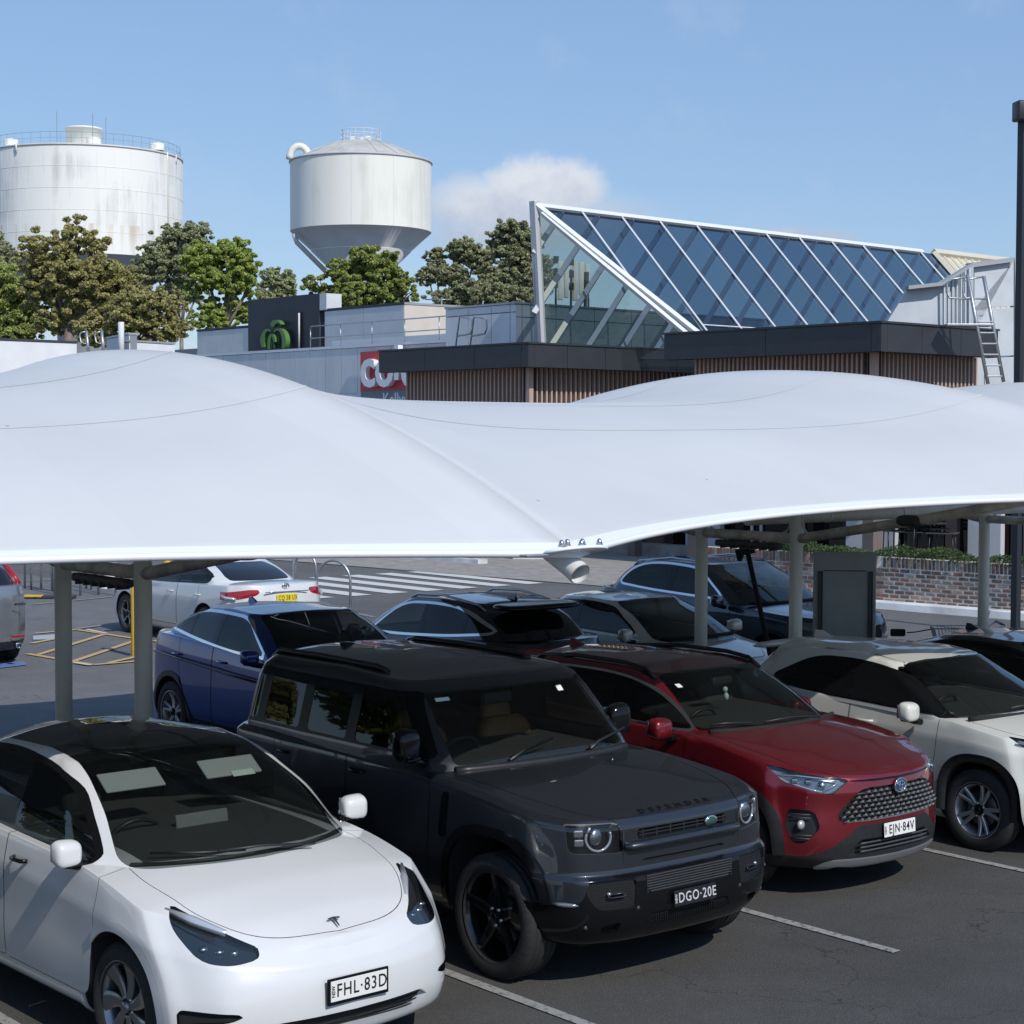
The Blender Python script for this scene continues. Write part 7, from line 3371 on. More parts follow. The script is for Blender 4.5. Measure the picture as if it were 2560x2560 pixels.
# ================================================================ red crossover
def build_red_crossover():
    c = Car('parked_car', (2.3873, 14.4525), -50.29,
            'dark red SUV with hexagon mesh grille and plate EJN 84V, right of the charcoal one', cat='car')
    M = MATS
    yf = [0, .30, .56, .78, .93]
    pl = [(.9, .90), (.55, .97), (0, 1.0), (-.6, .97), (-1.5, .97), (-2.3, .99), (-2.7, 1.0), (-3.2, .96), (-3.5, .9)]
    SH = [(.9, .905), (.5, .955), (.2, 1.02), (-.2, 1.085), (-.45, 1.105), (-1.5, 1.13), (-3.4, 1.17)]
    r = lambda xf, sw, hw, zt: (xf, sw, -3.42 + (.9 - xf) * .3, .3, hw, zt)
    rings = [
        r(.66, .28, .82, [(0, .215)]),
        r(.83, .36, .885, [(.8, .245), (0, .27)]),
        r(.885, .38, .925, [(.8, .315), (0, .36)]),
        r(.895, .38, .935, [(.8, .43), (0, .50)]),
        r(.895, .40, .935, [(.8, .565), (0, .62)]),
        r(.895, .44, .935, [(.9, .70), (0, .76)]),
        r(.905, .46, .930, [(.9, .81), (.3, .86), (0, .90), (-1, .95), (-3.4, 1.0)]),
        r(.88, .46, .895, SH),
        r(.82, .44, .86, [(.9, .935), (.5, .985), (.2, 1.05), (-.2, 1.11), (-.45, 1.13), (-1.5, 1.155), (-3.4, 1.19)]),
    ]
    spine = [(.78, .955), (.55, 1.02), (.2, 1.09), (-.1, 1.135), (-.45, 1.17), (-1.5, 1.2), (-3.3, 1.2)]
    c.lower(rings, spine, pl, creases=(2, 4, 6), du=7, dr=5, nside=12, e=2.6)
    gp = [(-.2, .98), (-1.0, 1.0), (-2.4, .98), (-2.9, .92), (-3.4, .84)]
    g = lambda xf, sw, xr, sr, hw, z: (xf, sw, xr, sr, hw, z)
    up = [
        g(-.20, .30, -3.30, .30, .855, [(0, 1.08), (-3, 1.12)]),
        g(-.29, .30, -3.28, .30, .84, [(0, 1.145), (-3, 1.17)]),
        g(-.62, .24, -3.16, .32, .76, [(-.5, 1.33), (-3, 1.34)]),
        g(-.94, .18, -2.98, .34, .69, [(-.9, 1.46), (-1.5, 1.50), (-2.4, 1.50), (-3.0, 1.45)]),
        g(-1.05, .16, -2.90, .34, .64, [(-1.0, 1.505), (-1.5, 1.555), (-2.4, 1.55), (-3, 1.51)]),
    ]
    gs = [(-1.13, 1.525), (-1.45, 1.575), (-1.9, 1.595), (-2.7, 1.575), (-2.95, 1.55)]
    c.upper(up, gs, gp, du=7, dr=6, nside=10)
    low, upr = 'low', 'up'
    fr = lambda V: V[:, 0] > .30
    # black lower mask
    mk = [(-1, .1), (-1, .563), (.395, .563, .03), (.50, .49, .05), (.67, .385, .04), (.76, .345, .03), (1.2, .335), (1.2, .1)]
    ins = c.take(low, c.f(c.shells[low], 'front', rounded(mk, .02), lambda V: V[:, 0] > .25))
    c.shells['bump'] = ins
    c.recess('bump', 'lower_grille', 'front', [(-1, .455), (.385, .455, .02), (.50, .365, .02), (.49, .335, .015), (-1, .335)], M['liner'], .04, .015, None, False, M['trim'])
    m = MB()
    for z in (.365, .395, .425):
        m.tube([(.872 - .22 * abs(y) ** 2.6, y, z) for y in np.linspace(-.40, .40, 13)], .008, 6)
    m.build('grille_bars', M['trim_grey'], c.root)
    lip = [(-1, .20), (-1, .305), (.585, .315, .01), (.64, .30, .01), (.70, .255, .01), (.64, .235, .01), (.55, .262, .01), (.3, .235, .02), (.2, .20)]
    p = c.take('bump', c.f(c.shells['bump'], 'front', rounded(lip, .01)))
    c.emit(p, 'skid_plate', M['alloy'], off=.012, thick=.014)
    c.emit(c.shells.pop('bump'), 'lower_bumper', M['trim'])
    # upper grille
    gr = [(-1, .845), (.30, .845, .02), (.40, .828, .03), (.475, .76, .03), (.575, .655, .02), (.535, .592, .02), (-1, .592)]
    c.recess(low, 'upper_grille', 'front', gr, M['liner'], .035, .02, fr, False, M['chrome_dull'])
    grp = rounded(gr, .02)
    m = MB()
    for j in range(7):
        z = .612 + j * .0345
        for k in range(-9, 10):
            y = (k + (.5 if j % 2 else 0)) * .064
            if sd_poly(np.array([[abs(y), z]]), grp)[0] > -.014:
                continue
            x = .884 - .30 * abs(y) ** 2.4 - abs(z - .70) * .05
            w, h = .0245, .0075
            ring = [(-w, 0), (-w * .55, h), (w * .55, h), (w, 0), (w * .55, -h), (-w * .55, -h)]
            vs = [(x - .3 * 2.4 * abs(y) ** 1.4 * .0, y + a * 1.25, z + b * 2.2) for a, b in ring] + [(x - .014, y + a * .85, z + b * .9) for a, b in ring]
            m.add(vs, [(i, (i + 1) % 6, 6 + (i + 1) % 6, 6 + i) for i in range(6)])
        m.tube([(.872 - .30 * abs(y) ** 2.4, y, z + .0172) for y in np.linspace(-.50, .50, 13) if sd_poly(np.array([[abs(y), z + .017]]), grp)[0] < -.004], .0055, 4)
    m.build('grille_mesh', P('grille_grey', (.13, .135, .14), .38, metal=.6), c.root)
    # thin dark slot above the grille
    c.recess(low, 'bonnet_slot', 'front', [(-1, .894), (.47, .905, .005), (.46, .888, .005), (-1, .876)], M['black_gloss'], .012, .004, fr, False, M['black_gloss'])
    # headlights
    hm = 42
    w = math.radians(hm)

    def q(x, y, z, r_=.01):
        return (-x * math.sin(w) + y * math.cos(w), z, r_)
    o1 = rounded([q(.31, .87, 1.010, .01), q(.60, .74, .955, .03), q(.85, .50, .912, .008), q(.80, .66, .80, .01), q(.70, .76, .835, .02), q(.50, .86, .89, .03)], .02)
    cond = lambda V: (V[:, 0] > .22) & (V[:, 1] > .4)
    ins = c.take(low, c.f(c.shells[low], hm, o1, cond))
    hs = c.emit(ins, 'headlight', M['lamp_bright'], off=-.045, split_sides=True)
    c.walls(ins, 'headlight_surround', M['black_gloss'], depth=.045, sides=True)
    c.emit(ins, 'headlight_cover', M['lamp_cover'], off=-.002, split_sides=True)
    for sd, h in zip((-1, 1), hs):
        m = MB()
        for pts, rr in (([(.47, .845, .93), (.60, .755, .935), (.70, .665, .925), (.78, .575, .905), (.815, .53, .90)], .007),
                        ([(.47, .845, .925), (.55, .805, .885), (.66, .765, .862), (.74, .715, .838), (.775, .665, .825)], .010),
                        ([(.775, .665, .825), (.80, .585, .865), (.815, .53, .90)], .007)):
            m.tube([(min(a - .010, c.xat(b, z) - .016), sd * (b - .004), z) for a, b, z in pts], rr, 6)
        m.build('light_strip', M['lamp_white'], h)
        for (x, y, z) in ((.595, .765, .90), (.66, .71, .895)):
            m = MB()
            m.bevbox((c.xat(y, z) - .04, sd * y, z), (.05, .07, .035), .01, Rz(sd * math.radians(-40)))
            m.build('projector', M['chrome'], h)
        m = MB()
        ell(m, (c.xat(.635, .872) - .045, sd * .635, .872), (.06, .09, .06), 12, 8, 2.6, Rz(sd * math.radians(-35)))
        m.build('projector', M['chrome'], h)
    # fog pockets
    fg = [(.715, .685, .01), (.82, .695, .01), (.85, .56, .03), (.82, .44, .01), (.775, .44, .02), (.69, .56, .02)]
    c.recess(low, 'fog_pocket', 'front', fg, M['trim'], .03, .015, fr, True, M['black_gloss'])
    for sd in (-1, 1):
        m = MB()
        ell(m, (c.xat(.77, .575) - .03, sd * .77, .575), (.05, .075, .075), 14, 10)
        m.build('fog_lamp', M['lamp_white'], c.root)
        m = MB()
        for z in (.655, .63, .50, .475):
            m.tube([(c.xat(y, z) - .014, sd * y, z) for y in (.73, .77, .81)], .005, 5)
        m.build('pocket_louvre', M['trim_grey'], c.root)
    hood = [(-.335, -1), (-.335, .5, .1), (-.40, .76, .03), (.0, .795, .1), (.45, .73, .1), (.72, .56, .08), (.855, .45, .03), (1.0, .3), (1.0, -1)]
    c.panel(low, 'bonnet', 'top', hood, M['paint_red'], .03, .0025, lambda V: (V[:, 2] > .912) & (V[:, 1] < .81), sides=False)
    sidec = lambda V: V[:, 1] > .62
    c.panel(low, 'door', 'side', [(-.52, 1.25), (-.55, .45, .06), (-.60, .36, .03), (-1.50, .36, .02), (-1.50, 1.25)], M['paint_red'], .03, .0025, sidec)
    c.panel(low, 'door', 'side', [(-1.51, 1.25), (-1.51, .36, .02), (-2.1, .36, .05), (-2.42, .75, .1), (-2.45, 1.25)], M['paint_red'], .03, .0025, sidec)
    c.arches(2.69, .405, .39, lip=.075, lip_mat=M['trim'], lip_off=.014, shape=2.3, xoff=.02)
    ins = c.take(low, c.shells[low].V[:, 2] - .34)
    c.emit(ins, 'sill_cladding', M['trim'], off=.006)
    ws = [(-.9, 1.06), (0, 1.06), (.745, 1.135, .04), (.67, 1.33, .2), (.60, 1.475, .05), (.56, 1.545, .03), (-.9, 1.545)]
    c.window(upr, 'windscreen', 'front', ws, M['screen'], .03, cond=lambda V: (V[:, 0] > -1.14) & (V[:, 2] < 1.525), sides=False)
    sw = [(-.56, 1.15, .02), (-.80, 1.30, .2), (-1.12, 1.44, .2), (-1.56, 1.495, .3), (-2.30, 1.49, .3), (-2.75, 1.42, .1), (-3.02, 1.23, .05), (-2.5, 1.185, .1)]
    cs = lambda V: V[:, 1] > .4
    out = rounded(sw, .03)
    ins = c.take(upr, c.f(c.shells[upr], 'side', out, cs) - .018)
    pane, band = ins.split(c.f(ins, 'side', out, cs))
    c.emit(band, 'window_trim', M['chrome'], off=.003, split_sides=True)
    x = pane.V[:, 0] + .05 * (pane.V[:, 2] - 1.1)
    frp, rest = pane.split(-1.50 - x)
    pil, rear = rest.split(-1.62 - x)
    c.emit(frp, 'side_window', M['door_glass'], split_sides=True)
    c.emit(pil, 'centre_pillar', M['black_gloss'], split_sides=True)
    c.emit(rear, 'side_window', M['privacy'], split_sides=True)
    rw = [(-1, 1.20), (.62, 1.20, .05), (.54, 1.47, .06), (-1, 1.50)]
    c.window(upr, 'rear_window', 'rear', rw, M['privacy'], .03, cond=lambda V: V[:, 0] < -2.7, sides=False)
    c.emit(liner(c), 'cabin_lining', M['fabric_dark'])
    c.deck(-.36, -3.0, .72)
    c.finish(M['paint_red'], M['paint_red'])
    c.rail([(-1.12, .625), (-1.25, .625), (-1.5, .62), (-2.1, .61), (-2.6, .59), (-2.8, .57)], .019, M['trim'], .026)
    m = MB()
    m.tube([(-.255 - .14 * (abs(y) / .74) ** 2.2, y, 1.145) for y in np.linspace(-.74, .74, 15)], .022, 8)
    m.build('cowl', M['liner'], c.root)
    for pts in ([(-.28, .45, 1.17), (-.31, .12, 1.19), (-.30, -.20, 1.185)], [(-.34, -.30, 1.18), (-.42, -.50, 1.19), (-.47, -.66, 1.185)]):
        m = MB()
        m.tube(pts, [.011, .009, .007], 6)
        m.build('wiper', M['trim'], c.root)
    m = MB()
    m.add([(-2.70, .02, 1.575), (-2.88, .025, 1.555), (-2.88, -.025, 1.555), (-2.70, -.02, 1.575), (-2.84, .006, 1.625), (-2.88, .006, 1.625), (-2.88, -.006, 1.625), (-2.84, -.006, 1.625)],
          [(0, 1, 5, 4), (3, 0, 4, 7), (2, 3, 7, 6), (1, 2, 6, 5), (4, 5, 6, 7)])
    m.build('roof_antenna', M['paint_red'], c.root)
    underbody(c, .55, -3.2, .68, .22, .5)
    for xx in (0, -2.69):
        for sd in (-1, 1):
            wheel(c.root, xx, sd * .80, .355, .24, .235, sd, 'double', M['tyre'], M['alloy_grey'], spokes=5, seedang=.3)
    mirrors(c, -.66, 1.005, 1.175, M['paint_red'], M['black_gloss'], (.14, .22, .16), left=(-.92, .90, 1.13))
    plate(c, .905, 0, .505, -.05, 'EJN·84V', M['ink'], M['plate_white'], h=.107, size=.108)
    for rr, zz in ((.064, 0),):
        m = MB()
        m.lathe([(0, .012), (.050, .012), (.056, .008)], 28, 'x', (.900, 0, .832))
        for i, p in enumerate(m.v):
            m.v[i] = (p[0], p[1] * 1.15, .832 + (p[2] - .832) * .9)
        m.build('badge_field', P('badge_blue', (.01, .06, .16), .15, coat=1), c.root)
    m = MB()

    def el(a, b, cy, cz, x=.914, rr=.005):
        m.tube([(x, cy + a * math.cos(t), cz + b * math.sin(t)) for t in np.linspace(0, 2 * PI, 24, endpoint=False)], rr, 6, closed=True)
    el(.066, .052, 0, .832, .910, .007)
    el(.017, .036, 0, .828)
    el(.042, .015, 0, .846)
    m.build('grille_badge', M['chrome'], c.root)
    cabin(c, -.42, -2.8, .66, 1.13, .4, M['fabric_dark'], .5)
    seats(c, M['fabric_dark'], (-1.30, -2.15), .37, .68, .60)
    steering(c, -.88, -.37, 1.08, M['trim'])
    m = MB()
    m.bevbox((-.98, .0, 1.43), (.05, .24, .07), .02)
    m.build('rear_view_mirror', M['trim'], c.root)
    m = MB()
    ell(m, (-.93, .0, 1.36), (.04, .05, .05), 8, 6)
    ell(m, (-.93, .01, 1.30), (.05, .045, .07), 8, 6)
    m.build('hanging_charm', M['sticker'], c.root)
    m = MB()
    m.bevbox((-.915, -.565, 1.442), (.05, .055, .004), .001, Matrix.Rotation(math.radians(28), 3, 'Y'))
    m.build('windscreen_sticker', M['plate_white'], c.root)
    me = text_mesh('HYBRID', .03, .001, .0004, 1.3, 1.2)
    me.materials.append(M['chrome'])
    o = link('fender_lettering', me, None, c.root)
    o.matrix_local = frame_mat((-.36, -.925, .955), (1, 0, 0), (0, 0, 1))
    return c


# ================================================================ cream small crossover at the right edge
def build_cream_crossover():
    c = Car('parked_car', (4.5687, 15.7034), -50.07,
            'cream white small SUV with black wheel arches, right of the red SUV', cat='car')
    M = MATS
    pl = [(.8, .90), (.4, .97), (0, 1.0), (-.6, .96), (-1.5, .96), (-2.1, .985), (-2.5, 1.0), (-3.0, .95), (-3.2, .88)]
    SH = [(.8, .90), (.3, .975), (0, 1.02), (-.25, 1.055), (-.6, 1.075), (-1.5, 1.12), (-2.2, 1.16), (-3.2, 1.20)]
    r = lambda xf, sw, hw, zt: (xf, sw, -3.10 + (.84 - xf) * .3, .32, hw, zt)
    rings = [
        r(.62, .26, .78, [(0, .21)]),
        r(.76, .32, .845, [(.8, .25), (0, .27)]),
        r(.82, .36, .885, [(.8, .36), (0, .36)]),
        r(.84, .36, .89, [(.8, .52), (0, .52)]),
        r(.84, .40, .89, [(.8, .66), (0, .70)]),
        r(.82, .42, .885, [(.8, .80), (0, .90), (-1, .93), (-3, 1.0)]),
        r(.76, .42, .845, SH),
    ]
    spine = [(.68, .94), (.4, 1.02), (0, 1.09), (-.3, 1.115), (-1.5, 1.15), (-2.9, 1.2)]
    c.lower(rings, spine, pl, creases=(5,), du=7, dr=6, nside=12, e=2.6)
    gp = [(-.2, .98), (-.9, 1.0), (-1.8, .99), (-2.4, .92), (-3.0, .80)]
    g = lambda xf, sw, xr, sr, hw, z: (xf, sw, xr, sr, hw, z)
    up = [
        g(.02, .30, -2.98, .28, .83, [(0, 1.02), (-1.2, 1.08), (-3, 1.13)]),
        g(-.06, .32, -2.97, .28, .82, [(0, 1.08), (-1.2, 1.13), (-3, 1.19)]),
        g(-.45, .24, -2.90, .30, .735, [(-.4, 1.27), (-3, 1.30)]),
        g(-.80, .16, -2.78, .34, .66, [(-.8, 1.41), (-1.4, 1.46), (-2.1, 1.445), (-2.8, 1.40)]),
        g(-.92, .12, -2.74, .34, .615, [(-.9, 1.455), (-1.4, 1.51), (-2.1, 1.50), (-2.8, 1.45)]),
    ]
    gs = [(-.99, 1.48), (-1.3, 1.535), (-1.8, 1.56), (-2.4, 1.545), (-2.8, 1.50)]
    c.upper(up, gs, gp, du=7, dr=6, nside=10)
    low, upr = 'low', 'up'
    hm = 42
    w = math.radians(hm)

    def q(x, y, z, r_=.01):
        return (-x * math.sin(w) + y * math.cos(w), z, r_)
    o1 = rounded([q(.30, .83, .995, .01), q(.52, .72, .965, .03), q(.70, .52, .90, .01), q(.68, .60, .83, .01), q(.50, .77, .87, .03)], .02)
    ins = c.take(low, c.f(c.shells[low], hm, o1, lambda V: (V[:, 0] > .2) & (V[:, 1] > .4)))
    hs = c.emit(ins, 'headlight', M['lamp_dark'], off=-.02, split_sides=True)
    c.walls(ins, 'headlight_surround', M['black_gloss'], depth=.02, sides=True)
    c.emit(ins, 'headlight_cover', M['lamp_cover'], off=-.002, split_sides=True)
    for sd, h in zip((-1, 1), hs):
        m = MB()
        m.tube([(.36, sd * .80, .965), (.48, sd * .72, .935), (.62, sd * .60, .89)], .012, 6)
        m.build('light_strip', M['lamp_white'], h)
    hood = [(-.10, -1), (-.10, .5, .1), (-.16, .735, .03), (.2, .72, .1), (.5, .60, .1), (.70, .45, .06), (.9, .3), (.9, -1)]
    c.panel(low, 'bonnet', 'top', hood, M['paint_cream'], .03, .003, lambda V: (V[:, 2] > .895) & (V[:, 1] < .80), sides=False)
    fr = lambda V: V[:, 0] > .3
    c.recess(low, 'grille', 'front', [(-1, .86), (.48, .83, .02), (.56, .62, .03), (-1, .58)], M['liner'], .03, .02, fr, False, M['trim'])
    c.recess(low, 'lower_grille', 'front', [(-1, .50), (.55, .50, .03), (.60, .28, .03), (-1, .28)], M['trim'], .02, .02, fr, False, M['trim'])
    sidec = lambda V: V[:, 1] > .60
    c.panel(low, 'door', 'side', [(-.405, 1.25), (-.43, .70, .2), (-.56, .36, .05), (-1.36, .36, .02), (-1.39, .8), (-1.385, 1.25)], M['paint_cream'], .03, .003, sidec)
    c.panel(low, 'door', 'side', [(-1.395, 1.25), (-1.40, .8), (-1.37, .36, .02), (-1.9, .36, .05), (-2.2, .75, .1), (-2.26, 1.25)], M['paint_cream'], .03, .003, sidec)
    c.arches(2.56, .40, .415, lip=.0, lip_mat=M['trim'], shape=2.5, xoff=.02)
    for xx in (.02, -2.56):
        for sd in (-1, 1):
            m = MB()
            vs = []
            n = 26
            for k in range(n + 1):
                a = PI * k / n
                ca, sa = math.cos(a), math.sin(a)
                e = 2 / 2.5
                px, pz = math.copysign(abs(ca) ** e, ca), abs(sa) ** e
                for rr, yy in ((.408, .893), (.335, .885), (.335, .70)):
                    z = .415 + rr * pz
                    vs.append((xx + rr * px, sd * yy, z - (.11 if k in (0, n) else 0)))
            fs = []
            for k in range(n):
                for j in range(2):
                    fs.append((k * 3 + j, k * 3 + j + 1, (k + 1) * 3 + j + 1, (k + 1) * 3 + j))
            m.add(vs, fs, True)
            m.build('wheel_arch_trim', M['trim'], c.root)
    ws = [(-.9, 1.0), (0, 1.0), (.74, 1.08, .04), (.655, 1.27, .2), (.60, 1.42, .05), (.56, 1.48, .03), (-.9, 1.48)]
    c.window(upr, 'windscreen', 'front', ws, M['screen'], .03, cond=lambda V: (V[:, 0] > -1.00) & (V[:, 2] < 1.478), sides=False)
    sw = [(-.42, 1.105, .02), (-.62, 1.24, .2), (-.92, 1.385, .2), (-1.40, 1.455, .3), (-1.95, 1.44, .2), (-2.40, 1.23, .05), (-2.3, 1.175, .05), (-1.3, 1.14, .1)]
    cs = lambda V: V[:, 1] > .4
    out = rounded(sw, .03)
    ins = c.take(upr, c.f(c.shells[upr], 'side', out, cs) - .022)
    pane, band = ins.split(c.f(ins, 'side', out, cs))
    c.emit(band, 'window_trim', M['black_gloss'], off=.002, split_sides=True)
    x = pane.V[:, 0] + .08 * (pane.V[:, 2] - 1.1)
    frp, rest = pane.split(-1.40 - x)
    pil, rear = rest.split(-1.50 - x)
    rp, tri = rear.split(-2.08 - x)
    c.emit(frp, 'side_window', M['privacy'], split_sides=True)
    c.emit(pil, 'centre_pillar', M['black_gloss'], split_sides=True, off=.003)
    c.emit(rp, 'side_window', M['privacy'], split_sides=True)
    c.emit(tri, 'quarter_window', M['privacy'], split_sides=True, off=-.003)
    # black base of the front pillar
    pil = [(-.20, 1.02), (-.47, 1.08), (-.95, 1.37), (-1.02, 1.44), (-.85, 1.44), (-.35, 1.2), (-.05, 1.02)]
    ins = c.take(upr, c.f(c.shells[upr], 'side', rounded(pil, .02), lambda V: (V[:, 1] > .5) & (V[:, 2] > 1.06)))
    c.emit(ins.largest(), 'front_pillar', M['black_gloss'], split_sides=True)
    c.emit(liner(c), 'cabin_lining', M['fabric_dark'])
    c.deck(-.12, -2.7, .72)
    c.finish(M['paint_cream'], M['paint_cream'])
    c.rail([(-1.0, .545), (-1.3, .545), (-1.9, .535), (-2.6, .51)], .006, M['joint'], .0, 'roof_channel')
    m = MB()
    m.tube([(-.03 - .14 * (abs(y) / .74) ** 2.2, y, 1.085) for y in np.linspace(-.74, .74, 15)], .022, 8)
    m.build('cowl', M['liner'], c.root)
    for pts in ([(-.10, .35, 1.125), (-.11, .05, 1.145), (-.10, -.25, 1.14)],):
        m = MB()
        m.tube(pts, [.012, .010, .008], 6)
        m.build('wiper', M['trim'], c.root)
    m = MB()
    m.add([(-2.28, .02, 1.54), (-2.50, .03, 1.53), (-2.50, -.03, 1.53), (-2.28, -.02, 1.54), (-2.42, .01, 1.60), (-2.50, .01, 1.60), (-2.50, -.01, 1.60), (-2.42, -.01, 1.60)],
          [(0, 1, 5, 4), (3, 0, 4, 7), (2, 3, 7, 6), (1, 2, 6, 5), (4, 5, 6, 7)])
    m.build('roof_antenna', M['paint_cream'], c.root)
    m = MB()
    ell(m, (-2.76, 0, 1.462), (.36, 1.10, .07), 20, 8, 3.0, Matrix.Rotation(-.14, 3, 'Y'))
    m.build('tail_spoiler', M['paint_cream'], c.root)
    underbody(c, .5, -2.9, .64, .22, .5)
    for xx in (0, -2.56):
        for sd in (-1, 1):
            wheel(c.root, xx, sd * .765, .345, .235, .215, sd, 'double', M['tyre'], M['alloy'], spokes=5, seedang=1.2)
    mirrors(c, -.60, .985, 1.125, M['paint_cream'], M['black_gloss'], (.14, .21, .16))
    door_handle(c, -1.20, .875, .965, M['paint_cream'], .20)
    door_handle(c, -2.02, .885, .99, M['paint_cream'], .20)
    cabin(c, -.22, -2.5, .62, 1.08, .4, M['fabric_dark'], .45)
    seats(c, M['fabric_dark'], (-1.20, -1.95), .34, .62, .58)
    steering(c, -.75, -.35, 1.03, M['trim'])
    return c

# ================================================================ the further cars
def further_car(name_label, loc, yaw, S, group=None):
    """S: proportions and finish of one car further back"""
    c = Car('parked_car', loc, yaw, name_label, cat='car', group=group)
    M = MATS
    hw, zb, zh = S['hw'], S['belt'], S['hood']      # half width, belt (front, rear) heights, bonnet (nose, cowl) heights
    nf, nr, wb = S['nose'], S['tail'], S['wb']
    wsb, hd, rh, rb = S['wsb'], S['head'], S['rhead'], S['rbase']
    zr = S['roof']
    paint = M[S['paint']]
    deck = S.get('deck', zb[1])
    pl = [(nf, .88), (nf - .4, .96), (0, 1.0), (-.6, .97), (-wb * .6, .97), (-wb, 1.0), (nr + .3, .95), (nr, .88)]
    SH = [(nf, zh[0] - .03), (nf - .35, zh[0] + .03), (wsb, zh[1] - .02), (wsb - .3, zb[0]), (-wb, zb[1]), (nr + .2, deck), (nr, deck - .03)]
    r = lambda dx, sw, w, z: (nf - dx, sw, nr + dx * .6, .30, w * hw, z)
    g = S.get('clear', .22)
    rings = [
        r(.20, .25, .90, [(0, g)]), r(.06, .32, .95, [(0, g + .05)]), r(.01, .36, .99, [(0, g + .16)]),
        r(.0, .38, 1.0, [(0, g + .32)]), r(.0, .42, 1.0, [(nf, zh[0] - .22), (0, .70), (nr, .72)]),
        r(.02, .44, .99, [(nf, zh[0] - .12), (0, zb[0] - .15), (-wb, zb[1] - .20), (nr, deck - .14)]),
        r(.08, .44, .955, SH)]
    spine = [(nf - .14, zh[0] + .01), (nf - .4, zh[0] + .07), (wsb, zh[1] + .04), (-1.5, zb[0] + .08), (-wb, zb[1] + .06), (nr + .3, deck + .02), (nr + .16, deck + .01)]
    c.lower(rings, spine, pl, creases=(5,), du=4, dr=4, nside=11, e=2.6)
    gp = [(wsb, .98), (hd, 1.0), ((hd + rh) / 2, 1.0), (rh, .95), (rb, .86)]
    zbf = lambda d: [(wsb, zb[0] + d), (rh, zb[1] + d), (rb, max(zb[1], deck) + d)]
    G = lambda xf, sw, xr, sr, w, z: (xf, sw, xr, sr, w * hw, z)
    up = [
        G(wsb + .32, .34, rb - .02, .25, .93, zbf(-.06)), G(wsb + .24, .32, rb, .25, .92, zbf(.01)),
        G(wsb + .24 + (hd - wsb - .2) * .5, .24, rb + (rh - rb) * .45, .26, .83, [(wsb, (zb[0] + zr) / 2), (rh, (zb[1] + zr) / 2)]),
        G(hd + .10, .15, rh + (rb - rh) * .12, .28, .74, [(hd, zr - .105), ((hd + rh) / 2, zr - .075), (rh, zr - .11)]),
        G(hd, .12, rh, .28, .68, [(hd, zr - .06), ((hd + rh) / 2, zr - .03), (rh, zr - .07)])]
    gs = [(hd - .1, zr - .035), ((hd * .6 + rh * .4), zr), (rh + .2, zr - .03)]
    c.upper(up, gs, gp, du=4, dr=4, nside=9)
    low, upr = 'low', 'up'
    sidec = lambda V: V[:, 1] > .60
    # doors
    xm = S.get('bpillar', (wsb + -.1 - wb) / 2 - .15)
    jm = M['joint']
    c.panel(low, 'door', 'side', [(wsb - .15, 1.4), (wsb - .15, .45, .05), (wsb - .2, g + .12, .03), (xm, g + .12, .02), (xm, 1.4)], paint, .03, .004, sidec)
    c.panel(low, 'door', 'side', [(xm - .01, 1.4), (xm - .01, g + .12, .02), (-wb + .5, g + .12, .05), (-wb + .22, .75, .1), (-wb + .18, 1.4)], paint, .03, .004, sidec)
    c.panel(low, 'bonnet', 'top', [(wsb + .22, -1), (wsb + .22, .5, .1), (wsb + .12, hw * .82, .03), (.1, hw * .8, .1), (nf - .4, hw * .66, .1), (nf - .12, hw * .4, .1), (nf, -1)], paint, .03, .004,
            lambda V: (V[:, 2] > zh[0] - .02) & (V[:, 1] < hw * .9), sides=False)
    # lamps
    ins = c.take(low, c.f(c.shells[low], 'front', rounded([(hw * .52, zh[0] - .05), (hw * .55, zh[0] - .13), (hw * .95, zh[0] - .12), (hw * 1.0, zh[0] - .0), (hw * .9, zh[0] - .0)], .03), lambda V: V[:, 0] > nf - .62))
    hs = c.emit(ins, 'headlight', M['lamp_bright'], off=-.03, split_sides=True)
    c.walls(ins, 'headlight_surround', M['black_gloss'], depth=.03, sides=True)
    c.emit(ins, 'headlight_cover', M['lamp_cover'], split_sides=True)
    c.recess(low, 'grille', 'front', [(-1, zh[0] - .10), (hw * .44, zh[0] - .10, .02), (hw * .5, zh[0] - .28, .03), (-1, zh[0] - .30)], M['liner'], .03, .02, lambda V: V[:, 0] > 0, False, M['chrome_dull'])
    tl = S.get('tail_lamp')
    if tl:
        ins = c.take(low, c.f(c.shells[low], 'rear', rounded(tl, .02), lambda V: V[:, 0] < nr + S.get('tl_depth', .5)))
        c.emit(ins, 'tail_light', M['lamp_red'], off=.003, split_sides=True)
    zb0, zb1 = zb
    if S.get('arch', 0):
        c.arches(wb, S['R'] + .045, S['R'] + .02, lip=S['arch'], lip_mat=M['trim'], lip_off=.012)
        ins = c.take(low, c.shells[low].V[:, 2] - (g + .14))
        c.emit(ins, 'sill_cladding', M['trim'], off=.004)
    else:
        c.arches(wb, S['R'] + .045, S['R'] + .02)
    # glass
    t = zr - .10
    c.window(upr, 'windscreen', 'front', [(-.9, zb0 - .2), (0, zb0 - .2), (hw * .83, zb0 - .005, .04), (hw * .74, (zb0 + zr) / 2, .1), (hw * .655, t, .05), (hw * .6, zr - .035, .03), (-.9, zr - .035)], M['screen'], .03,
             cond=lambda V: (V[:, 0] > hd - .10), sides=False)
    sw = S['side_glass']
    cs = lambda V: V[:, 1] > .4
    out = rounded(sw, .04)
    ins = c.take(upr, c.f(c.shells[upr], 'side', out, cs) - .030)
    pane, band = ins.split(c.f(ins, 'side', out, cs))
    c.emit(band, 'window_trim', M[S.get('wtrim', 'chrome')], off=.003, split_sides=True)
    cuts = [xm + .03, xm - .07] + S.get('quarter', [])
    rest = pane
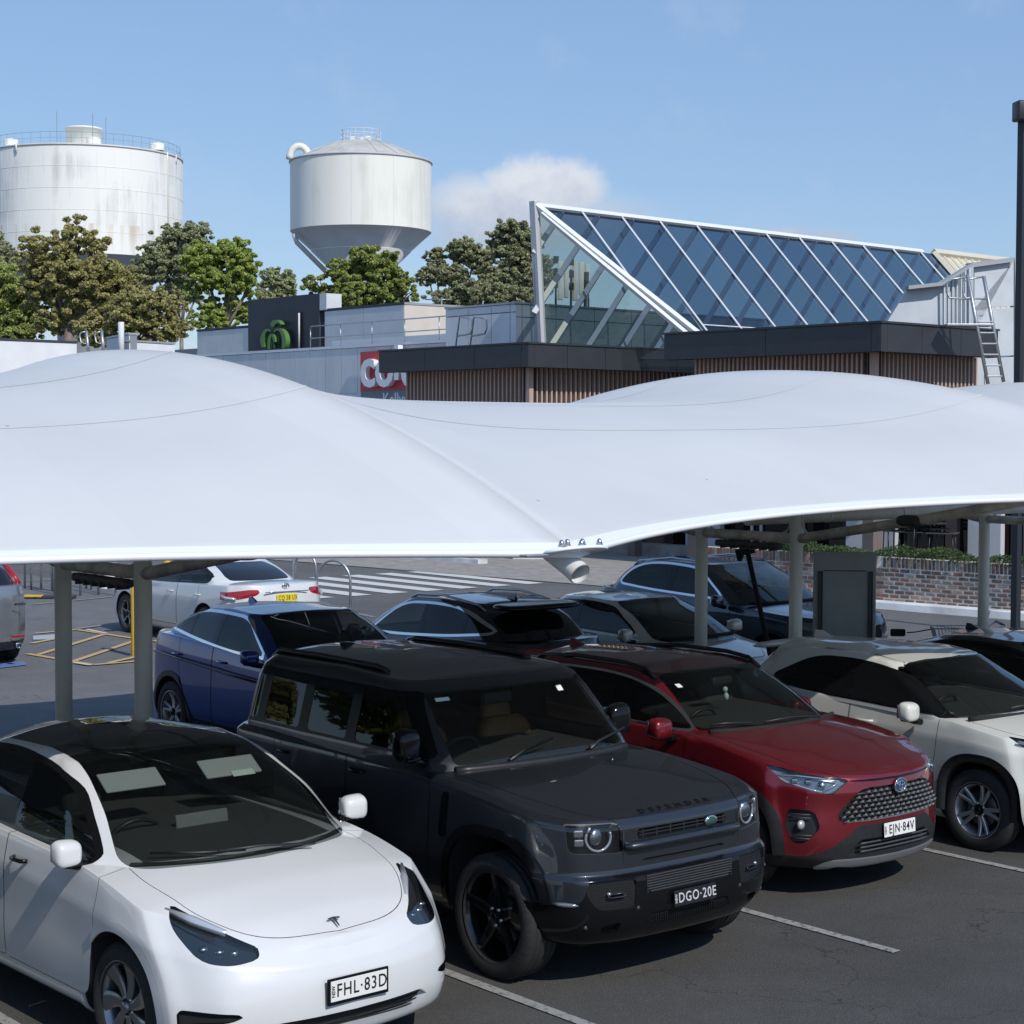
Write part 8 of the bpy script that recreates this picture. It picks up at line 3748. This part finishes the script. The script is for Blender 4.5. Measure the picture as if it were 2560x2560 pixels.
    for k, xc in enumerate(cuts):
        p, rest = rest.split(xc - rest.V[:, 0])
        mt = [M['door_glass'], M['black_gloss'], M['privacy'], M['black_gloss'], M['privacy']][k]
        c.emit(p, 'side_window' if k % 2 == 0 else 'window_pillar', mt, split_sides=True, off=0 if k % 2 == 0 else .002)
    c.emit(rest, 'side_window', M[S.get('rear_glass', 'privacy')], split_sides=True, off=-.001)
    c.window(upr, 'rear_window', 'rear', S['rear_window'], M['privacy_blue'], .05, cond=lambda V: V[:, 0] < rh + .12, sides=False)
    c.emit(liner(c), 'cabin_lining', M['fabric_dark'])
    c.deck(wsb + .20, rb + .15, hw * .80)
    c.finish(paint, M[S.get('roof_paint', S['paint'])])
    m = MB()
    m.tube([(wsb + .24 - .18 * (abs(y) / (hw * .85)) ** 2.2, y, zb0 + .01) for y in np.linspace(-hw * .82, hw * .82, 11)], .022, 6)
    m.build('cowl', M['liner'], c.root)
    underbody(c, nf - .35, nr + .25, hw - .22, g, .5)
    for xx in (0, -wb):
        for sd in (-1, 1):
            wheel(c.root, xx, sd * (hw - .115), S['R'], S['R'] * .68, .22, sd, S.get('wheel', 'double'), M['tyre'], M[S.get('alloy', 'alloy')], spokes=5, seedang=.4)
    mirrors(c, wsb - .22, hw + .11, zb0 + .05, M[S.get('mirror', S['paint'])], M['black_gloss'], (.13, .20, .15))
    if S.get('rails'):
        c.rail([(hd - .12, hw * .66), (hd - .25, hw * .66), ((hd + rh) / 2, hw * .66), (rh + .15, hw * .62), (rh + .03, hw * .60)], .016, M[S['rails']], .035)
    fx = rh + .22
    fz = c.zat(fx, 0.01) - .01
    if S.get('fin', True):
        m = MB()
        m.add([(fx + .08, .02, fz), (fx - .10, .025, fz), (fx - .10, -.025, fz), (fx + .08, -.02, fz), (fx - .05, .006, fz + .065), (fx - .10, .006, fz + .065), (fx - .10, -.006, fz + .065), (fx - .05, -.006, fz + .065)],
              [(0, 1, 5, 4), (3, 0, 4, 7), (2, 3, 7, 6), (1, 2, 6, 5), (4, 5, 6, 7)])
        m.build('roof_antenna', paint, c.root)
    for xx in (xm + .22, xm - .75):
        door_handle(c, xx, c.yat(xx, zb0 - .10), zb0 - .10, M[S.get('handle', S['paint'])], .2)
    seats(c, M['fabric_dark'], (wsb - 1.05, wsb - 1.9), hw * .42, zb0 - .48, .58)
    steering(c, wsb - .58, -hw * .42, zb0 - .05, M['trim'])
    cabin(c, wsb, rb, hw * .74, zb0, .4, M['fabric_dark'], .45)
    return c


def build_further_cars():
    M = MATS
    # blue crossover facing the camera behind the charcoal one
    p = Vector((-1.50, 18.80, 0))
    c = further_car('metallic blue crossover with silver window line, behind the left pair of steel posts',
                    (p.x, p.y), -52.0, dict(hw=.90, belt=(1.13, 1.22), hood=(.92, 1.04), nose=.86, tail=-3.50, wb=2.67, wsb=-.42, head=-1.12, rhead=-2.55, rbase=-3.28, roof=1.605,
                    paint='paint_blue', clear=.22, R=.35, arch=.06, side_glass=[(-.70, 1.16), (-1.22, 1.50, .2), (-1.9, 1.525, .3), (-2.45, 1.49, .3), (-2.98, 1.31, .05), (-2.3, 1.245, .2), (-1.4, 1.175, .2)],
                    quarter=[-2.36, -2.41], rear_window=[(-1, 1.30), (.58, 1.30), (.50, 1.50), (-1, 1.53)], wheel='double', alloy='alloy',
                    tail_lamp=[(.35, 1.10), (.95, 1.15), (.95, 1.26), (.35, 1.20)]))
    m = MB()
    m.tube([(-3.0, -.915, 1.02), (-2.3, -.928, .985), (-1.3, -.925, .93), (-.5, -.92, .90)], .012, 6)
    m.build('door_crease_trim', M['black_gloss'], c.root)
    # black crossover seen from behind
    p = Vector((-1.62, 23.60, 0))
    c = further_car('black crossover seen from behind with a wide roof spoiler and silver roof rails',
                    (p.x, p.y), 130.0, dict(hw=.90, belt=(1.02, 1.10), hood=(.90, .98), nose=.88, tail=-3.55, wb=2.66, wsb=-.48, head=-1.20, rhead=-2.72, rbase=-3.30, roof=1.55,
                    paint='paint_navy_black', R=.35, arch=.05, side_glass=[(-.78, 1.07), (-1.30, 1.42, .2), (-1.9, 1.455, .3), (-2.5, 1.42, .3), (-3.0, 1.20, .05), (-2.3, 1.13, .2), (-1.4, 1.08, .2)],
                    quarter=[-2.52, -2.58], rear_window=[(-1, 1.10), (.66, 1.10, .06), (.56, 1.40, .04), (-1, 1.43)], rails='chrome_dull',
                    tail_lamp=[(-1, .98), (.95, .98), (.95, 1.03), (-1, 1.03)], tl_depth=.3))
    m = MB()
    ell(m, (-2.98, 0, 1.475), (.42, 1.22, .075), 22, 8, 3.4, Matrix.Rotation(-.06, 3, 'Y'))
    m.build('tail_spoiler', M['black_gloss'], c.root)
    # champagne small car facing the camera
    p = Vector((2.46, 22.83, 0))
    c = further_car('pale champagne hatchback with clear windscreen facing the aisle, between the black crossover and a post',
                    (p.x, p.y), -50.0, dict(hw=.86, belt=(.94, 1.02), hood=(.74, .90), nose=.80, tail=-3.30, wb=2.57, wsb=-.22, head=-.98, rhead=-2.35, rbase=-3.02, roof=1.40,
                    paint='paint_champagne', R=.31, clear=.17, side_glass=[(-.50, .99), (-1.02, 1.27, .2), (-1.6, 1.31, .3), (-2.2, 1.27, .3), (-2.70, 1.09, .05), (-2.2, 1.05, .2), (-1.4, 1.0, .2)],
                    wtrim='black_gloss', rear_glass='door_glass', rear_window=[(-1, 1.04), (.58, 1.04), (.48, 1.30), (-1, 1.32)], fin=False))
    # dark grey blue large SUV
    p = Vector((4.20, 24.93, 0))
    c = further_car('large dark slate blue SUV with silver roof rails, behind the grey board',
                    (p.x, p.y), -49.0, dict(hw=.97, belt=(1.16, 1.22), hood=(1.02, 1.14), nose=.86, tail=-3.72, wb=2.90, wsb=-.62, head=-1.35, rhead=-3.00, rbase=-3.48, roof=1.70,
                    paint='paint_navy_grey', R=.38, arch=.05, clear=.24, side_glass=[(-.95, 1.22), (-1.50, 1.585, .2), (-2.2, 1.63, .3), (-2.75, 1.58, .3), (-3.05, 1.32, .1), (-2.4, 1.275, .2), (-1.4, 1.235, .2)],
                    rear_glass='door_glass', rails='chrome_dull', rear_window=[(-1, 1.25), (.66, 1.25), (.58, 1.58), (-1, 1.60)]))
    # quarter glass behind the chrome line
    # white sedan
    p = Vector((-6.03, 32.17, 0))
    c = further_car('white sedan seen from behind with yellow plate CQ 58 UX, beyond the left posts',
                    (p.x, p.y), 128.3, dict(hw=.92, belt=(.95, 1.02), hood=(.74, .93), nose=.95, tail=-3.90, wb=2.82, wsb=-.45, head=-1.30, rhead=-2.35, rbase=-3.20, roof=1.44, deck=1.06,
                    paint='paint_white', R=.335, clear=.18, side_glass=[(-.75, 1.0), (-1.30, 1.295, .2), (-1.8, 1.335, .3), (-2.30, 1.29, .3), (-2.78, 1.12, .08), (-2.70, 1.06, .08), (-1.6, 1.02, .2)],
                    rear_glass='door_glass', wtrim='black_gloss', rear_window=[(-1, 1.075), (.60, 1.085, .1), (.50, 1.33, .08), (-1, 1.36)], fin=False,
                    tail_lamp=[(.42, .985, .01), (.62, .99, .02), (.95, .93, .01), (.95, .82, .02), (.78, .83, .03), (.50, .90, .03)], tl_depth=.62, alloy='alloy_grey', wheel='multi'))
    plate(c, -3.90, 0, .845, 0, 'CQ 58 UX', M['ink'], M['plate_yellow'], face=-1, h=.125, side_txt=False, sxx=.62)
    m = MB()
    m.tube([(-3.895, y, .945) for y in (-.40, -.2, 0, .2, .40)], .010, 6)
    m.build('boot_trim', M['chrome'], c.root)
    m = MB()
    for a, b, cz, rr in ((.062, .045, 1.03, .008), (.016, .030, 1.026, .006), (.040, .013, 1.042, .006)):
        m.tube([(-3.862, a * math.cos(t), cz + b * math.sin(t)) for t in np.linspace(0, 2 * PI, 20, endpoint=False)], rr, 5, closed=True)
    m.build('boot_badge', M['chrome_dull'], c.root)
    for sd in (-1, 1):
        m = MB()
        m.tube([(-3.66 + .0, sd * .80, .845), (-3.50, sd * .90, .855), (-3.40, sd * .925, .90)], [.02, .028, .01], 8)
        m.build('reversing_lamp', M['lamp_white'], c.root)
    # silver wagon at the left edge
    p = Vector((-7.72, 26.75, 0)) + Vector((-.6428, .766, 0)) * 3.50
    c = further_car('silver SUV seen from behind with tall red corner lamps, at the left edge',
                    (p.x, p.y), 127.0, dict(hw=.91, belt=(1.10, 1.20), hood=(.92, 1.06), nose=.90, tail=-3.56, wb=2.62, wsb=-.45, head=-1.2, rhead=-2.95, rbase=-3.38, roof=1.64,
                    paint='paint_silver', R=.345, arch=.06, clear=.24, side_glass=[(-.75, 1.16), (-1.30, 1.49, .2), (-2.0, 1.54, .3), (-2.7, 1.48, .2), (-2.98, 1.32, .05), (-2.3, 1.22, .2), (-1.4, 1.18, .2)],
                    rails='chrome_dull', rear_window=[(-1, 1.13), (.74, 1.15, .12), (.60, 1.47, .10), (-1, 1.52)]))
    for sd in (-1, 1):
        m = MB()
        pts = []
        for z, y in ((1.19, .83), (1.24, .81), (1.32, .775), (1.42, .73), (1.50, .69)):
            r_ = c.trees[1].ray_cast(Vector((-6, y - .06, z)), Vector((1, 0, 0)))
            x = r_[0].x if r_[0] else -3.42
            pts.append((x - .0, sd * (y - .02), z))
        m.tube(pts, [.045, .055, .05, .045, .03], 8)
        m.build('tail_light', M['lamp_red'], c.root)
        m = MB()
        m.lathe([(.032, 0), (.042, 0), (.045, .10), (.036, .10)], 16, 'x', (-3.60, sd * .60, .32))
        m.build('exhaust_tip', M['chrome'], c.root)
        m = MB()
        m.bevbox((-3.545, sd * .60, .455), (.012, .22, .03), .005)
        m.build('rear_reflector', M['lamp_red'], c.root)
    me = text_mesh('4WD', .055, .002, .002, 1.4)
    me.materials.append(M['alloy_dark'])
    o = link('tailgate_lettering', me, None, c.root)
    o.matrix_local = frame_mat((-3.585, -.62, .935), (0, -1, 0), (0, 0, 1))
    # small black car beyond the cream one
    p = row(16.35, -9.75)
    c = further_car('small black car with dark windows, only its roof showing at the right edge',
                    (p.x, p.y), -50.0, dict(hw=.84, belt=(.98, 1.06), hood=(.78, .94), nose=.78, tail=-3.1, wb=2.45, wsb=-.25, head=-.95, rhead=-2.2, rbase=-2.85, roof=1.44,
                    paint='paint_black', R=.30, clear=.17, side_glass=[(-.50, 1.03), (-.95, 1.30, .2), (-1.5, 1.345, .3), (-2.1, 1.30, .3), (-2.60, 1.13, .05), (-2.2, 1.09, .2), (-1.4, 1.05, .2)],
                    wtrim='black_gloss', rear_window=[(-1, 1.08), (.55, 1.08), (.45, 1.32), (-1, 1.34)]))

# ================================================================ build the cars
build_white_crossover()
build_charcoal_wagon()
build_red_crossover()
build_cream_crossover()
build_further_cars()
